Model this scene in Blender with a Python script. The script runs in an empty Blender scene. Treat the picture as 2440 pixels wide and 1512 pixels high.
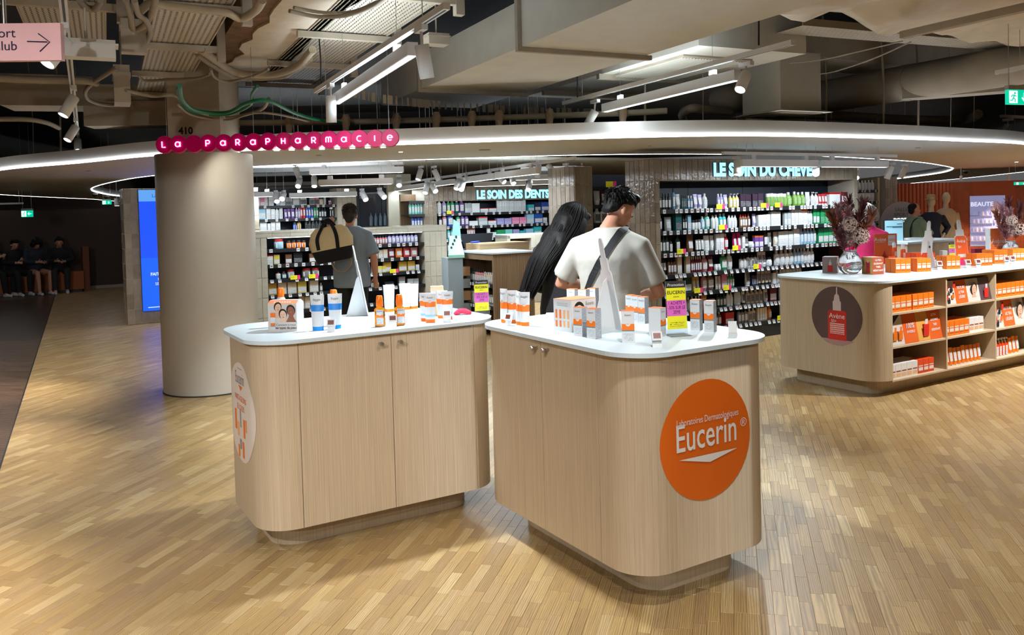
import bpy, bmesh, math, random
from math import sin, cos, pi, radians, atan2, hypot, sqrt
from mathutils import Vector, Matrix, Euler
random.seed(7)
SC = bpy.context.scene
COL = SC.collection

# ------------------------------------------------------------ camera
F, PPX, PPY, PITCH, ROLL, CAMH = 1974.0, 1220.0, 562.0, 0.0319, -0.0264, 1.59
_fw = Vector((0, cos(PITCH), -sin(PITCH))); _up = Vector((0, sin(PITCH), cos(PITCH))); _rt = Vector((1, 0, 0))
CR = _rt*cos(ROLL) + _up*sin(ROLL); CU = -_rt*sin(ROLL) + _up*cos(ROLL); CF = _fw
CO = Vector((0, 0, CAMH))
cd = bpy.data.cameras.new('camera'); cam = bpy.data.objects.new('camera', cd); COL.objects.link(cam)
cd.sensor_fit = 'HORIZONTAL'; cd.sensor_width = 36.0; cd.lens = 36.0*F/2440.0
cd.shift_y = -(756.0-PPY)/2440.0; cd.clip_start = .05; cd.clip_end = 200
cam.matrix_world = Matrix(((CR.x, CU.x, -CF.x, CO.x), (CR.y, CU.y, -CF.y, CO.y), (CR.z, CU.z, -CF.z, CO.z), (0, 0, 0, 1)))
SC.camera = cam

# ------------------------------------------------------------ world, exposure
w = bpy.data.worlds.new('world'); SC.world = w; w.use_nodes = True
bg = w.node_tree.nodes['Background']; bg.inputs[0].default_value = (.70, .69, .70, 1); bg.inputs[1].default_value = .05
SC.view_settings.view_transform = 'Standard'; SC.view_settings.look = 'None'
SC.view_settings.exposure = 1.62; SC.view_settings.gamma = 1.0; SC.view_settings.use_curve_mapping = False
SC.cycles.max_bounces = 6; SC.cycles.diffuse_bounces = 3; SC.cycles.glossy_bounces = 3; SC.cycles.transmission_bounces = 6; SC.cycles.transparent_max_bounces = 6
SC.cycles.caustics_reflective = False; SC.cycles.caustics_refractive = False; SC.cycles.use_adaptive_sampling = True; SC.cycles.adaptive_threshold = .02
SPOT_W = 80.0      # watts of one track spot
LED_E = 3.4        # emission of the long LED lines
LIN_E = 1.4        # emission of the linear track lights

# ------------------------------------------------------------ measuring: a pixel of the photograph -> a point of the place
TH = radians(31.0); UX = Vector((cos(TH), sin(TH), 0)); VX = Vector((-sin(TH), cos(TH), 0))
def ray(px, py): return CF*F + CR*(px-PPX) + CU*(PPY-py)
def at(px, py, Y=None, z=None):
    d = ray(px, py); t = (z-CO.z)/d.z if z is not None else Y/d.y
    return CO + d*t
def proj(P):
    d = Vector(P)-CO; k = d.dot(CF); return PPX+F*d.dot(CR)/k, PPY-F*d.dot(CU)/k
def wp(u, v, z=0.0): return UX*u + VX*v + Vector((0, 0, z))
def uv(P): return P.dot(UX), P.dot(VX)
def hitv(px, py, v):
    d = ray(px, py); P = CO + d*(v/d.dot(VX)); return P.dot(UX), P.z
def hitu(px, py, u):
    d = ray(px, py); P = CO + d*(u/d.dot(UX)); return P.dot(VX), P.z
def upx(px, z, v):
    a, b = v*.0-12, 40.0
    for _ in range(50):
        m = (a+b)/2
        P = wp(m, v, z)
        if (P-CO).dot(CF) < .05: a = m; continue
        if proj(P)[0] < px: a = m
        else: b = m
    return a

# ------------------------------------------------------------ materials
MATS = {}
def NT(name):
    m = bpy.data.materials.new(name); m.use_nodes = True; MATS[name] = m
    nt = m.node_tree; return m, nt, nt.nodes['Principled BSDF'], nt.nodes.new, nt.links.new
def c4(c): return (c[0], c[1], c[2], 1.0)
def srgb(r, g, b):
    f = lambda x: (x/255/12.92) if x/255 <= .04045 else ((x/255+.055)/1.055)**2.4
    return (f(r), f(g), f(b))
def M(name, col=(.5, .5, .5), rough=.5, metal=0, spec=.5, var=.06, nscale=6.0, emit=None, es=0.0, bump=0.0, bscale=30.0, trans=0.0, ior=1.45, objcol=False, alpha=1.0):
    if name in MATS: return MATS[name]
    m, nt, P, N, L = NT(name)
    tc = N('ShaderNodeTexCoord'); nz = N('ShaderNodeTexNoise'); nz.inputs['Scale'].default_value = nscale; nz.inputs['Detail'].default_value = 4
    L(tc.outputs['Object'], nz.inputs['Vector'])
    mr = N('ShaderNodeMapRange'); mr.inputs[3].default_value = 1-var*2; mr.inputs[4].default_value = 1+var*2; L(nz.outputs[0], mr.inputs[0])
    mx = N('ShaderNodeMix'); mx.data_type = 'RGBA'; mx.blend_type = 'MULTIPLY'; mx.inputs[0].default_value = 1
    if objcol:
        oi = N('ShaderNodeObjectInfo'); L(oi.outputs['Color'], mx.inputs[6])
    else: mx.inputs[6].default_value = c4(col)
    L(mr.outputs[0], mx.inputs[7]); L(mx.outputs[2], P.inputs['Base Color'])
    P.inputs['Roughness'].default_value = rough; P.inputs['Metallic'].default_value = metal
    P.inputs['Specular IOR Level'].default_value = spec; P.inputs['IOR'].default_value = ior
    P.inputs['Transmission Weight'].default_value = trans; P.inputs['Alpha'].default_value = alpha
    if emit: P.inputs['Emission Color'].default_value = c4(emit); P.inputs['Emission Strength'].default_value = es
    if bump:
        n2 = N('ShaderNodeTexNoise'); n2.inputs['Scale'].default_value = bscale; n2.inputs['Detail'].default_value = 3; L(tc.outputs['Object'], n2.inputs['Vector'])
        bp = N('ShaderNodeBump'); bp.inputs['Strength'].default_value = bump; bp.inputs['Distance'].default_value = .02; L(n2.outputs[0], bp.inputs['Height']); L(bp.outputs[0], P.inputs['Normal'])
    return m
def grain_mat(name, cols, scale, rough=.45, ang=0.0, contrast=.35, randtone=True, bump=.05, rings=.35):
    """wood: stretched noise grain; tone by object / island so that every plank differs"""
    m, nt, P, N, L = NT(name)
    g = N('ShaderNodeNewGeometry'); mp = N('ShaderNodeVectorRotate'); mp.rotation_type = 'Z_AXIS'; mp.inputs['Angle'].default_value = -ang
    L(g.outputs['Position'], mp.inputs['Vector'])
    oi = N('ShaderNodeObjectInfo'); ad = N('ShaderNodeMath'); ad.operation = 'ADD'; L(oi.outputs['Random'], ad.inputs[0]); L(g.outputs['Random Per Island'], ad.inputs[1])
    fr = N('ShaderNodeMath'); fr.operation = 'FRACT'; L(ad.outputs[0], fr.inputs[0])
    sc = N('ShaderNodeVectorMath'); sc.operation = 'MULTIPLY'; sc.inputs[1].default_value = scale; L(mp.outputs[0], sc.inputs[0])
    off = N('ShaderNodeVectorMath'); off.operation = 'SCALE'; off.inputs[0].default_value = (91.7, 53.1, 37.3); L(fr.outputs[0], off.inputs[3])
    av = N('ShaderNodeVectorMath'); av.operation = 'ADD'; L(sc.outputs[0], av.inputs[0])
    if randtone: L(off.outputs[0], av.inputs[1])
    nz = N('ShaderNodeTexNoise'); nz.inputs['Scale'].default_value = 1; nz.inputs['Detail'].default_value = 7; nz.inputs['Roughness'].default_value = .65; nz.inputs['Distortion'].default_value = 1.1
    L(av.outputs[0], nz.inputs['Vector'])
    wv = N('ShaderNodeTexWave'); wv.wave_type = 'RINGS'; wv.inputs['Scale'].default_value = .33; wv.inputs['Distortion'].default_value = 9; wv.inputs['Detail'].default_value = 2.5; wv.inputs['Detail Scale'].default_value = .7
    L(av.outputs[0], wv.inputs['Vector'])
    mg = N('ShaderNodeMix'); mg.data_type = 'FLOAT'; mg.inputs[0].default_value = rings; L(nz.outputs[0], mg.inputs[2]); L(wv.outputs[1], mg.inputs[3])
    cr = N('ShaderNodeValToRGB'); els = cr.color_ramp.elements
    els[0].position = 0; els[0].color = c4(cols[0]); els[1].position = 1; els[1].color = c4(cols[-1])
    for i, c in enumerate(cols[1:-1]): e = els.new((i+1)/(len(cols)-1)); e.color = c4(c)
    if randtone: L(fr.outputs[0], cr.inputs[0])
    else: L(nz.outputs[0], cr.inputs[0])
    mr = N('ShaderNodeMapRange'); mr.inputs[1].default_value = .28; mr.inputs[2].default_value = .72; mr.inputs[3].default_value = 1-contrast; mr.inputs[4].default_value = 1+contrast*.5; L(mg.outputs[0], mr.inputs[0])
    mx = N('ShaderNodeMix'); mx.data_type = 'RGBA'; mx.blend_type = 'MULTIPLY'; mx.inputs[0].default_value = 1; L(cr.outputs[0], mx.inputs[6]); L(mr.outputs[0], mx.inputs[7])
    L(mx.outputs[2], P.inputs['Base Color']); P.inputs['Roughness'].default_value = rough
    rr = N('ShaderNodeMapRange'); rr.inputs[3].default_value = rough-.06; rr.inputs[4].default_value = rough+.12; L(nz.outputs[0], rr.inputs[0]); L(rr.outputs[0], P.inputs['Roughness'])
    if bump:
        bp = N('ShaderNodeBump'); bp.inputs['Strength'].default_value = bump; bp.inputs['Distance'].default_value = .004; L(nz.outputs[0], bp.inputs['Height']); L(bp.outputs[0], P.inputs['Normal'])
    return m
def tile_mat(name, c0, c1):
    m, nt, P, N, L = NT(name)
    g = N('ShaderNodeNewGeometry'); oi = N('ShaderNodeObjectInfo')
    nz = N('ShaderNodeTexNoise'); nz.inputs['Scale'].default_value = 9; nz.inputs['Detail'].default_value = 5; L(g.outputs['Position'], nz.inputs['Vector'])
    a = N('ShaderNodeMath'); a.operation = 'MULTIPLY_ADD'; a.inputs[1].default_value = .6; L(oi.outputs['Random'], a.inputs[0]); L(nz.outputs[0], a.inputs[2])
    b = N('ShaderNodeMath'); b.operation = 'SUBTRACT'; b.inputs[1].default_value = .3; L(a.outputs[0], b.inputs[0])
    mx = N('ShaderNodeMix'); mx.data_type = 'RGBA'; mx.inputs[6].default_value = c4(c0); mx.inputs[7].default_value = c4(c1); mx.clamp_factor = True; L(b.outputs[0], mx.inputs[0]); L(mx.outputs[2], P.inputs['Base Color'])
    P.inputs['Roughness'].default_value = .12
    n2 = N('ShaderNodeTexNoise'); n2.inputs['Scale'].default_value = 26; n2.inputs['Detail'].default_value = 2.5; L(g.outputs['Position'], n2.inputs['Vector'])
    bp = N('ShaderNodeBump'); bp.inputs['Strength'].default_value = .5; bp.inputs['Distance'].default_value = .012; L(n2.outputs[0], bp.inputs['Height']); L(bp.outputs[0], P.inputs['Normal'])
    return m
def slot_mat(name, col, px, py, ax, ay, rough=.5, holes=True):
    """painted sheet metal punched with rows of slots (object x along, y across)"""
    m, nt, P, N, L = NT(name)
    P.inputs['Base Color'].default_value = c4(col); P.inputs['Roughness'].default_value = rough
    tc = N('ShaderNodeTexCoord'); sp = N('ShaderNodeSeparateXYZ'); L(tc.outputs['Object'], sp.inputs[0])
    def math(op, a, b=None):
        n = N('ShaderNodeMath'); n.operation = op
        for i, x in enumerate((a, b)):
            if x is None: continue
            if isinstance(x, (int, float)): n.inputs[i].default_value = x
            else: L(x, n.inputs[i])
        return n.outputs[0]
    row = math('FLOOR', math('DIVIDE', sp.outputs[1], py))
    sh = math('MULTIPLY', math('MODULO', row, 2.0), px*.5)
    fx = math('FRACT', math('DIVIDE', math('ADD', math('ADD', sp.outputs[0], sh), 100.0), px)); fy = math('FRACT', math('DIVIDE', math('ADD', sp.outputs[1], 100.0), py))
    k = math('MULTIPLY', math('LESS_THAN', fx, ax), math('LESS_THAN', fy, ay))
    tr = N('ShaderNodeBsdfTransparent'); ms = N('ShaderNodeMixShader'); L(k, ms.inputs[0]); L(P.outputs[0], ms.inputs[1]); L(tr.outputs[0], ms.inputs[2])
    L(ms.outputs[0], nt.nodes['Material Output'].inputs[0]); return m
def print_mat(name, base, ink, scale=(40, 40, 90), thr=.52, rough=.4, objcol=False):
    """packaging print: rows of broken small marks that read as tiny lettering"""
    m, nt, P, N, L = NT(name)
    tc = N('ShaderNodeTexCoord'); mp = N('ShaderNodeVectorMath'); mp.operation = 'MULTIPLY'; mp.inputs[1].default_value = scale; L(tc.outputs['Object'], mp.inputs[0])
    nz = N('ShaderNodeTexNoise'); nz.inputs['Scale'].default_value = 6; nz.inputs['Detail'].default_value = 1; L(mp.outputs[0], nz.inputs['Vector'])
    sp = N('ShaderNodeSeparateXYZ'); L(mp.outputs[0], sp.inputs[0])
    fr = N('ShaderNodeMath'); fr.operation = 'FRACT'; L(sp.outputs[2], fr.inputs[0])
    lt = N('ShaderNodeMath'); lt.operation = 'LESS_THAN'; lt.inputs[1].default_value = .5; L(fr.outputs[0], lt.inputs[0])
    gt = N('ShaderNodeMath'); gt.operation = 'GREATER_THAN'; gt.inputs[1].default_value = thr; L(nz.outputs[0], gt.inputs[0])
    mu = N('ShaderNodeMath'); mu.operation = 'MULTIPLY'; L(lt.outputs[0], mu.inputs[0]); L(gt.outputs[0], mu.inputs[1])
    mx = N('ShaderNodeMix'); mx.data_type = 'RGBA'; mx.inputs[6].default_value = c4(base); mx.inputs[7].default_value = c4(ink); L(mu.outputs[0], mx.inputs[0])
    if objcol:
        oi = N('ShaderNodeObjectInfo'); L(oi.outputs['Color'], mx.inputs[6])
    L(mx.outputs[2], P.inputs['Base Color']); P.inputs['Roughness'].default_value = rough; return m
def emat(name, col, s, base=None):
    if name not in ('led_white', 'linear_led') and 'spot' not in name: s *= .28
    return M(name, base or col, .5, emit=col, es=s, var=.01)

# ------------------------------------------------------------ mesh building
class MB:
    def __init__(s): s.v = []; s.f = []; s.m = []; s.s = []
    def add(s, vs, fs, mi=0, sm=False, X=None):
        o = len(s.v)
        s.v += [tuple(X @ Vector(p)) for p in vs] if X else [tuple(p) for p in vs]
        for f in fs: s.f.append(tuple(o+i for i in f)); s.m.append(mi); s.s.append(sm)
        return s
    def box(s, x0, y0, z0, x1, y1, z1, mi=0, X=None, taper=0.0):
        t = taper; xm = (x0+x1)/2; ym = (y0+y1)/2
        a = [(x0, y0), (x1, y0), (x1, y1), (x0, y1)]; b = [(xm+(x-xm)*(1-t), ym+(y-ym)*(1-t)) for x, y in a]
        return s.add([(x, y, z0) for x, y in a]+[(x, y, z1) for x, y in b], [(3, 2, 1, 0), (4, 5, 6, 7), (0, 1, 5, 4), (1, 2, 6, 5), (2, 3, 7, 6), (3, 0, 4, 7)], mi, False, X)
    def prism(s, poly, z0, z1, mi=0, X=None, sm=False, mside=None):
        n = len(poly); vs = [(x, y, z0) for x, y in poly]+[(x, y, z1) for x, y in poly]
        s.add(vs, [tuple(range(n-1, -1, -1)), tuple(range(n, 2*n))], mi, False, X)
        return s.add(vs, [(i, (i+1) % n, n+(i+1) % n, n+i) for i in range(n)], mi if mside is None else mside, sm, X)
    def lathe(s, prof, n=16, mi=0, X=None, sm=True, sx=1.0, sy=1.0, caps=True):
        vs = []; fs = []; k = len(prof)
        for r, z in prof: vs += [(sx*r*cos(2*pi*i/n), sy*r*sin(2*pi*i/n), z) for i in range(n)]
        for j in range(k-1): fs += [(j*n+i, j*n+(i+1) % n, (j+1)*n+(i+1) % n, (j+1)*n+i) for i in range(n)]
        s.add(vs, fs, mi, sm, X)
        if caps: s.add(vs, [tuple(range(n-1, -1, -1)), tuple((k-1)*n+i for i in range(n))], mi, False, X)
        return s
    def loft(s, rings, mi=0, sm=True, X=None, caps=True):
        n = len(rings[0]); vs = [p for r in rings for p in r]; fs = []
        for j in range(len(rings)-1): fs += [(j*n+i, j*n+(i+1) % n, (j+1)*n+(i+1) % n, (j+1)*n+i) for i in range(n)]
        s.add(vs, fs, mi, sm, X)
        if caps: s.add(vs, [tuple(range(n-1, -1, -1)), tuple((len(rings)-1)*n+i for i in range(n))], mi, False, X)
        return s
    def tube(s, pts, r, n=8, mi=0, sm=True, X=None):
        pts = [Vector(p) for p in pts]; rr = r if isinstance(r, (list, tuple)) else [r]*len(pts); rings = []; prev = None
        for i, p in enumerate(pts):
            t = (pts[min(i+1, len(pts)-1)]-pts[max(i-1, 0)]).normalized()
            a = prev if prev is not None else (Vector((0, 0, 1)) if abs(t.z) < .9 else Vector((1, 0, 0)))
            b = t.cross(a).normalized(); a = b.cross(t).normalized(); prev = a
            rings.append([p+(a*cos(2*pi*k/n)+b*sin(2*pi*k/n))*rr[i] for k in range(n)])
        return s.loft(rings, mi, sm, X)
    def ball(s, c, r, mi=0, n=12, k=8, X=None):
        rx, ry, rz = r if isinstance(r, (tuple, list)) else (r, r, r)
        prof = [(max(sin(pi*j/k), 1e-3), -cos(pi*j/k)) for j in range(k+1)]
        T = Matrix.Translation(Vector(c)) @ Matrix.Diagonal((rx, ry, rz, 1))
        return s.lathe(prof, n, mi, (X @ T) if X else T)
    def disc(s, c, r, mi=0, n=24, X=None, ry=None):   # in the local xz plane, facing -y
        vs = [(c[0]+r*cos(2*pi*i/n), c[1], c[2]+(ry or r)*sin(2*pi*i/n)) for i in range(n)]
        return s.add(vs, [tuple(range(n))], mi, False, X)
    def poly(s, pts, mi=0, X=None): return s.add(pts, [tuple(range(len(pts)))], mi, False, X)
    def rect(s, x0, z0, x1, z1, y, mi=0, X=None): return s.add([(x0, y, z0), (x1, y, z0), (x1, y, z1), (x0, y, z1)], [(0, 1, 2, 3)], mi, False, X)
    def mesh(s, name, mats):
        me = bpy.data.meshes.new(name); me.from_pydata(s.v, [], s.f)
        for m in (mats if isinstance(mats, (list, tuple)) else [mats]): me.materials.append(m)
        me.polygons.foreach_set('material_index', s.m); me.polygons.foreach_set('use_smooth', s.s); me.update(); return me
    def build(s, name, mats, parent=None, loc=None, rot=None, color=None):
        return link(name, s.mesh(name, mats), parent, loc, rot, color)
def link(name, me, parent=None, loc=None, rot=None, color=None):
    o = bpy.data.objects.new(name, me); COL.objects.link(o)
    if parent: o.parent = parent
    if loc is not None: o.location = loc
    if rot is not None: o.rotation_euler = rot if isinstance(rot, (tuple, list, Euler)) else (0, 0, rot)
    if color is not None: o.color = c4(color)
    return o
SEEN = {}
def tag(o, label, cat, group=None, kind=None):
    o['label'] = label; o['category'] = cat
    if group: o['group'] = group
    if kind: o['kind'] = kind
    if SEEN.get(label, group) != group or (label in SEEN and group is None): print('DUP LABEL', label)
    SEEN[label] = group; return o
def struct(o): o['kind'] = 'structure'; return o
def thing(name, label, cat, loc, rz=None, group=None):
    o = bpy.data.objects.new(name, None); COL.objects.link(o); o.location = loc; o.empty_display_size = .1
    o.rotation_euler = (0, 0, TH if rz is None else rz); return tag(o, label, cat, group)
def dup(root, loc=None, rot=None, label=None, group=None):
    r = root.copy(); COL.objects.link(r)
    if loc is not None: r.location = loc
    if rot is not None: r.rotation_euler = (0, 0, rot)
    if label: r['label'] = label
    if group: r['group'] = group
    for ch in list(root.children):
        c = ch.copy(); COL.objects.link(c); c.parent = r
        for g in list(ch.children):
            d = g.copy(); COL.objects.link(d); d.parent = c
    return r
TXT = {}
def text_mesh(s, size=.1, bold=0.0, ext=0.0, align='CENTER', mat=None, sx=1.0, spacing=1.0):
    key = (s, size, bold, ext, align, mat.name if mat else '', sx, spacing)
    if key in TXT: return TXT[key]
    cu = bpy.data.curves.new('lettering', 'FONT'); cu.body = s; cu.size = size; cu.offset = bold; cu.extrude = ext
    cu.align_x = align; cu.align_y = 'BOTTOM_BASELINE'; cu.resolution_u = 3; cu.space_character = spacing; cu.space_line = .95
    o = bpy.data.objects.new('lettering', cu); COL.objects.link(o)
    bpy.context.view_layer.update()
    me = bpy.data.meshes.new_from_object(o.evaluated_get(bpy.context.evaluated_depsgraph_get()))
    bpy.data.objects.remove(o); bpy.data.curves.remove(cu)
    me.transform(Matrix.Rotation(pi/2, 4, 'X') @ Matrix.Diagonal((sx, 1, 1, 1)))   # upright in xz, facing -y
    me.materials.clear()
    if mat: me.materials.append(mat)
    TXT[key] = me; return me
def text(s, size, mat, parent, loc, rot=0.0, name='lettering', **k):
    return link(name, text_mesh(s, size, mat=mat, **k), parent, loc, rot)
def rrect(u0, v0, u1, v1, r, n=8):
    out = []
    for cx, cy, a0 in ((u1-r, v0+r, -pi/2), (u1-r, v1-r, 0), (u0+r, v1-r, pi/2), (u0+r, v0+r, pi)):
        out += [(cx+r*cos(a0+pi/2*i/n), cy+r*sin(a0+pi/2*i/n)) for i in range(n+1)]
    return out     # counter-clockwise, starts on the front (v0) edge at its right corner
def blob(parts, voxel=.015, smooth=6, fac=.5):
    """one continuous skin over overlapping tapered pieces (voxel remesh + smoothing)"""
    me = parts.mesh('blob', []); o = bpy.data.objects.new('blob', me); COL.objects.link(o)
    m = o.modifiers.new('r', 'REMESH'); m.mode = 'VOXEL'; m.voxel_size = voxel; m.use_smooth_shade = True
    if smooth: m2 = o.modifiers.new('s', 'SMOOTH'); m2.iterations = smooth; m2.factor = fac
    bpy.context.view_layer.update()
    r = bpy.data.meshes.new_from_object(o.evaluated_get(bpy.context.evaluated_depsgraph_get()))
    bpy.data.objects.remove(o); bpy.data.meshes.remove(me); return r
def catmull(P, n=6, closed=False):
    P = [Vector(p) for p in P]; out = []; N = len(P)
    for i in range(N if closed else N-1):
        g = (lambda k: P[k % N]) if closed else (lambda k: P[max(0, min(N-1, k))])
        a, b, c, d = g(i-1), g(i), g(i+1), g(i+2)
        for j in range(n):
            t = j/n; out.append(.5*((2*b)+(c-a)*t+(2*a-5*b+4*c-d)*t*t+(3*b-a-3*c+d)*t**3))
    if not closed: out.append(P[-1])
    return out
# ============================================================ shared materials
OAK = grain_mat('oak_plank', [srgb(156, 126, 82), srgb(177, 146, 96), srgb(167, 135, 87), srgb(187, 158, 108), srgb(162, 131, 90), srgb(198, 171, 122)], (7, 120, 20), .34, radians(75), .36)
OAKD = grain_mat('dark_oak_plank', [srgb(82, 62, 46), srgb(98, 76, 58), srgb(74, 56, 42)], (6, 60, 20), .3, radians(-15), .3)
LAM = grain_mat('oak_laminate', [srgb(182, 162, 134), srgb(198, 178, 150), srgb(208, 190, 164)], (170, 170, 2.2), .5, 0, .17, randtone=False, bump=.03, rings=.12)
LAMD = grain_mat('brown_laminate', [srgb(120, 96, 72), srgb(146, 118, 90), srgb(156, 128, 100)], (80, 80, 2.0), .5, 0, .25, randtone=False, bump=.03)
TILE = tile_mat('glazed_tile', srgb(118, 106, 92), srgb(158, 146, 128))
TILEL = tile_mat('pale_glazed_tile', srgb(168, 162, 148), srgb(192, 186, 170))
GROUT = M('grout', srgb(176, 168, 154), .8)
WHITE = M('white_paint', (.72, .70, .66), .55, var=.02)
SLAB = M('white_laminate', (.63, .74, .80), .35, var=.04, nscale=9)
SOFF = M('soffit_paint', srgb(208, 206, 202), .6, var=.02)
BLACK = M('black_metal', (.012, .013, .016), .4)
NAVY = M('navy_panel', (.010, .015, .030), .45)
CEILP = M('ceiling_paint', srgb(176, 166, 150), .8, bump=.25, bscale=12, var=.12, nscale=3)
DUCTP = M('duct_paint', srgb(206, 202, 190), .6, bump=.03, bscale=9, var=.05)
DUCTP2 = M('pipe_paint', srgb(168, 158, 142), .7, bump=.08, bscale=20, var=.08)
DARKC = M('dark_ceiling', (.035, .033, .032), .9, bump=.3, bscale=6)
CONC = M('raw_concrete', srgb(120, 92, 66), .9, bump=.5, bscale=14, var=.25, nscale=8)
CREAM = M('column_paint', srgb(204, 196, 184), .55, var=.02)
BROWNW = M('brown_wall', srgb(66, 50, 42), .7, var=.1, nscale=2)
TERRA = M('terracotta', srgb(176, 92, 62), .6, var=.06)
STEEL = M('brushed_steel', (.55, .54, .52), .3, 1)
LEDM = emat('led_white', (.92, .96, 1.0), LED_E)
LINM = emat('linear_led', (.88, .95, 1.0), LIN_E)
LAMPW = M('lamp_white', (.74, .74, .74), .45, var=.01)
SPOTE = emat('spot_lens', (.92, .97, 1.0), 8.0)
WPL = M('white_card', (.66, .67, .68), .45, var=.015)
ORANGE = M('orange_print', srgb(240, 118, 28), .45, var=.03)
INK = M('black_print', (.015, .015, .018), .5)
GREYP = M('grey_print', (.28, .28, .30), .5)
YEL = M('yellow_print', srgb(238, 232, 40), .45, var=.02)
MAG = M('magenta_print', srgb(226, 92, 190), .45, var=.02)
def clear_mat():
    m, nt, P, N, L = NT('clear_acrylic'); P.inputs['Base Color'].default_value = (.8, .88, .92, 1); P.inputs['Roughness'].default_value = .05; P.inputs['Specular IOR Level'].default_value = .8
    t = N('ShaderNodeBsdfTransparent'); t.inputs[0].default_value = (.95, .97, .98, 1); f = N('ShaderNodeFresnel'); f.inputs[0].default_value = 1.45; a = N('ShaderNodeMath'); a.operation = 'ADD'; a.inputs[1].default_value = .05; L(f.outputs[0], a.inputs[0]); x = N('ShaderNodeMixShader'); L(a.outputs[0], x.inputs[0]); L(t.outputs[0], x.inputs[1]); L(P.outputs[0], x.inputs[2]); L(x.outputs[0], nt.nodes['Material Output'].inputs[0]); return m
CLEAR = clear_mat()

# ============================================================ floor
def far_wood():
    m, nt, P, N, L = NT('parquet_far')
    g = N('ShaderNodeNewGeometry'); r = N('ShaderNodeVectorRotate'); r.rotation_type = 'Z_AXIS'; r.inputs['Angle'].default_value = -radians(75); L(g.outputs['Position'], r.inputs[0])
    b = N('ShaderNodeTexBrick'); b.inputs['Scale'].default_value = 1; b.inputs['Brick Width'].default_value = .27; b.inputs['Row Height'].default_value = .05
    b.inputs['Mortar Size'].default_value = .0006; b.offset = .37; L(r.outputs[0], b.inputs[0])
    b.inputs['Color1'].default_value = c4(srgb(160, 126, 86)); b.inputs['Color2'].default_value = c4(srgb(196, 164, 120)); b.inputs['Mortar'].default_value = c4(srgb(90, 66, 42))
    L(b.outputs[0], P.inputs['Base Color']); P.inputs['Roughness'].default_value = .34; return m
fl = MB().add([(-26, -6, -.003), (30, -6, -.003), (30, 34, -.003), (-26, 34, -.003)], [(0, 1, 2, 3)]).build('floor', far_wood()); struct(fl)
BL0, BL1 = Vector((-3.39, 5.38)), Vector((-7.34, 12.95))
def left_of(x, y): return (BL1.x-BL0.x)*(y-BL0.y)-(BL1.y-BL0.y)*(x-BL0.x) > 0
MB().add([(-3.39+3.6, 5.38-6.9, -.0022), (12, -1.5, -.0022), (12, 10.95, -.0022), (-6.3, 10.95, -.0022)], [(0, 1, 2, 3)]).build('underlay', M('underlay', srgb(58, 40, 24), .9), fl)
def plank_verts(L, W):
    c = .0007; a = L/2-.0004; b = W/2-.0003
    return [(x*a, y*b, -.002) for x, y in ((-1, -1), (1, -1), (1, 1), (-1, 1))]+[(x*a, y*b, -c) for x, y in ((-1, -1), (1, -1), (1, 1), (-1, 1))]+[(x*(a-c), y*(b-c), 0) for x, y in ((-1, -1), (1, -1), (1, 1), (-1, 1))]
PF = [(0, 1, 5, 4), (1, 2, 6, 5), (2, 3, 7, 6), (3, 0, 4, 7), (4, 5, 9, 8), (5, 6, 10, 9), (6, 7, 11, 10), (7, 4, 8, 11), (8, 9, 10, 11)]
def parquet(ang, side, name, mat, single):
    a = Vector((cos(ang), sin(ang))); b = Vector((sin(ang), -cos(ang))); W = .05; LN = [.20, .23, .25, .28, .31]
    meshes = {}
    for l in LN:
        mb = MB(); mb.add(plank_verts(l, W), PF); meshes[l] = mb.mesh(name, mat)
    rest = MB(); cand = []
    for j in range(-420, 420):
        t = -14+random.random()*.3
        while t < 16:
            l = random.choice(LN); c = a*(t+l/2)+b*(j*W); t += l
            if not (1.4 < c.y < 11.2) or (left_of(c.x, c.y) != side and left_of(c.x-.3, c.y) == left_of(c.x+.3, c.y)): continue
            edge = left_of(c.x-.2, c.y) != left_of(c.x+.2, c.y)
            if abs(c.x) > .66*c.y+.9: continue
            px, py = proj((c.x, c.y, 0)); hid = edge or c.y < 2.6 or not (5 < px < 2435 and py < 1506)
            u, v = c.dot(UX.xy), c.dot(VX.xy)
            if .9 < u < 2.2 and 3.7 < v < 4.6 or 2.0 < u < 2.85 and 2.45 < v < 3.8: hid = True
            cand.append((c.y+(100 if hid else 0), c, l))
    cand.sort(key=lambda q: q[0])
    X0 = Matrix.Rotation(ang, 4, 'Z')
    for i, (k, c, l) in enumerate(cand):
        if i < single: link(name, meshes[l], fl, (c.x, c.y, 0), ang)
        else: rest.add(plank_verts(l, W), PF, X=Matrix.Translation((c.x, c.y, 0)) @ X0)
    me = rest.mesh('parquet', mat); bm_ = bmesh.new(); bm_.from_mesh(me); nn_ = Vector((BL1.y-BL0.y, BL0.x-BL1.x, 0))*(1 if not side else -1)
    bmesh.ops.bisect_plane(bm_, geom=bm_.verts[:]+bm_.edges[:]+bm_.faces[:], plane_co=(BL0.x, BL0.y, 0), plane_no=-nn_, clear_outer=True); bm_.to_mesh(me); bm_.free()
    o = link('parquet_planks' if not side else 'corridor_planks', me, fl); o['kind'] = 'stuff'
parquet(radians(75), False, 'plank', OAK, 300)
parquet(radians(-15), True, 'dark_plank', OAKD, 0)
d = (BL1-BL0).normalized(); n = Vector((-d.y, d.x))
MB().add([(BL0.x-d.x*5-.006, BL0.y-d.y*5, .001), (BL0.x-d.x*5+.006, BL0.y-d.y*5, .001), (BL1.x+d.x*8+.006, BL1.y+d.y*8, .001), (BL1.x+d.x*8-.006, BL1.y+d.y*8, .001)], [(0, 1, 2, 3)]).build('threshold_strip', BLACK, fl)
q = [BL0-d*6, BL1+d*14]
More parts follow.
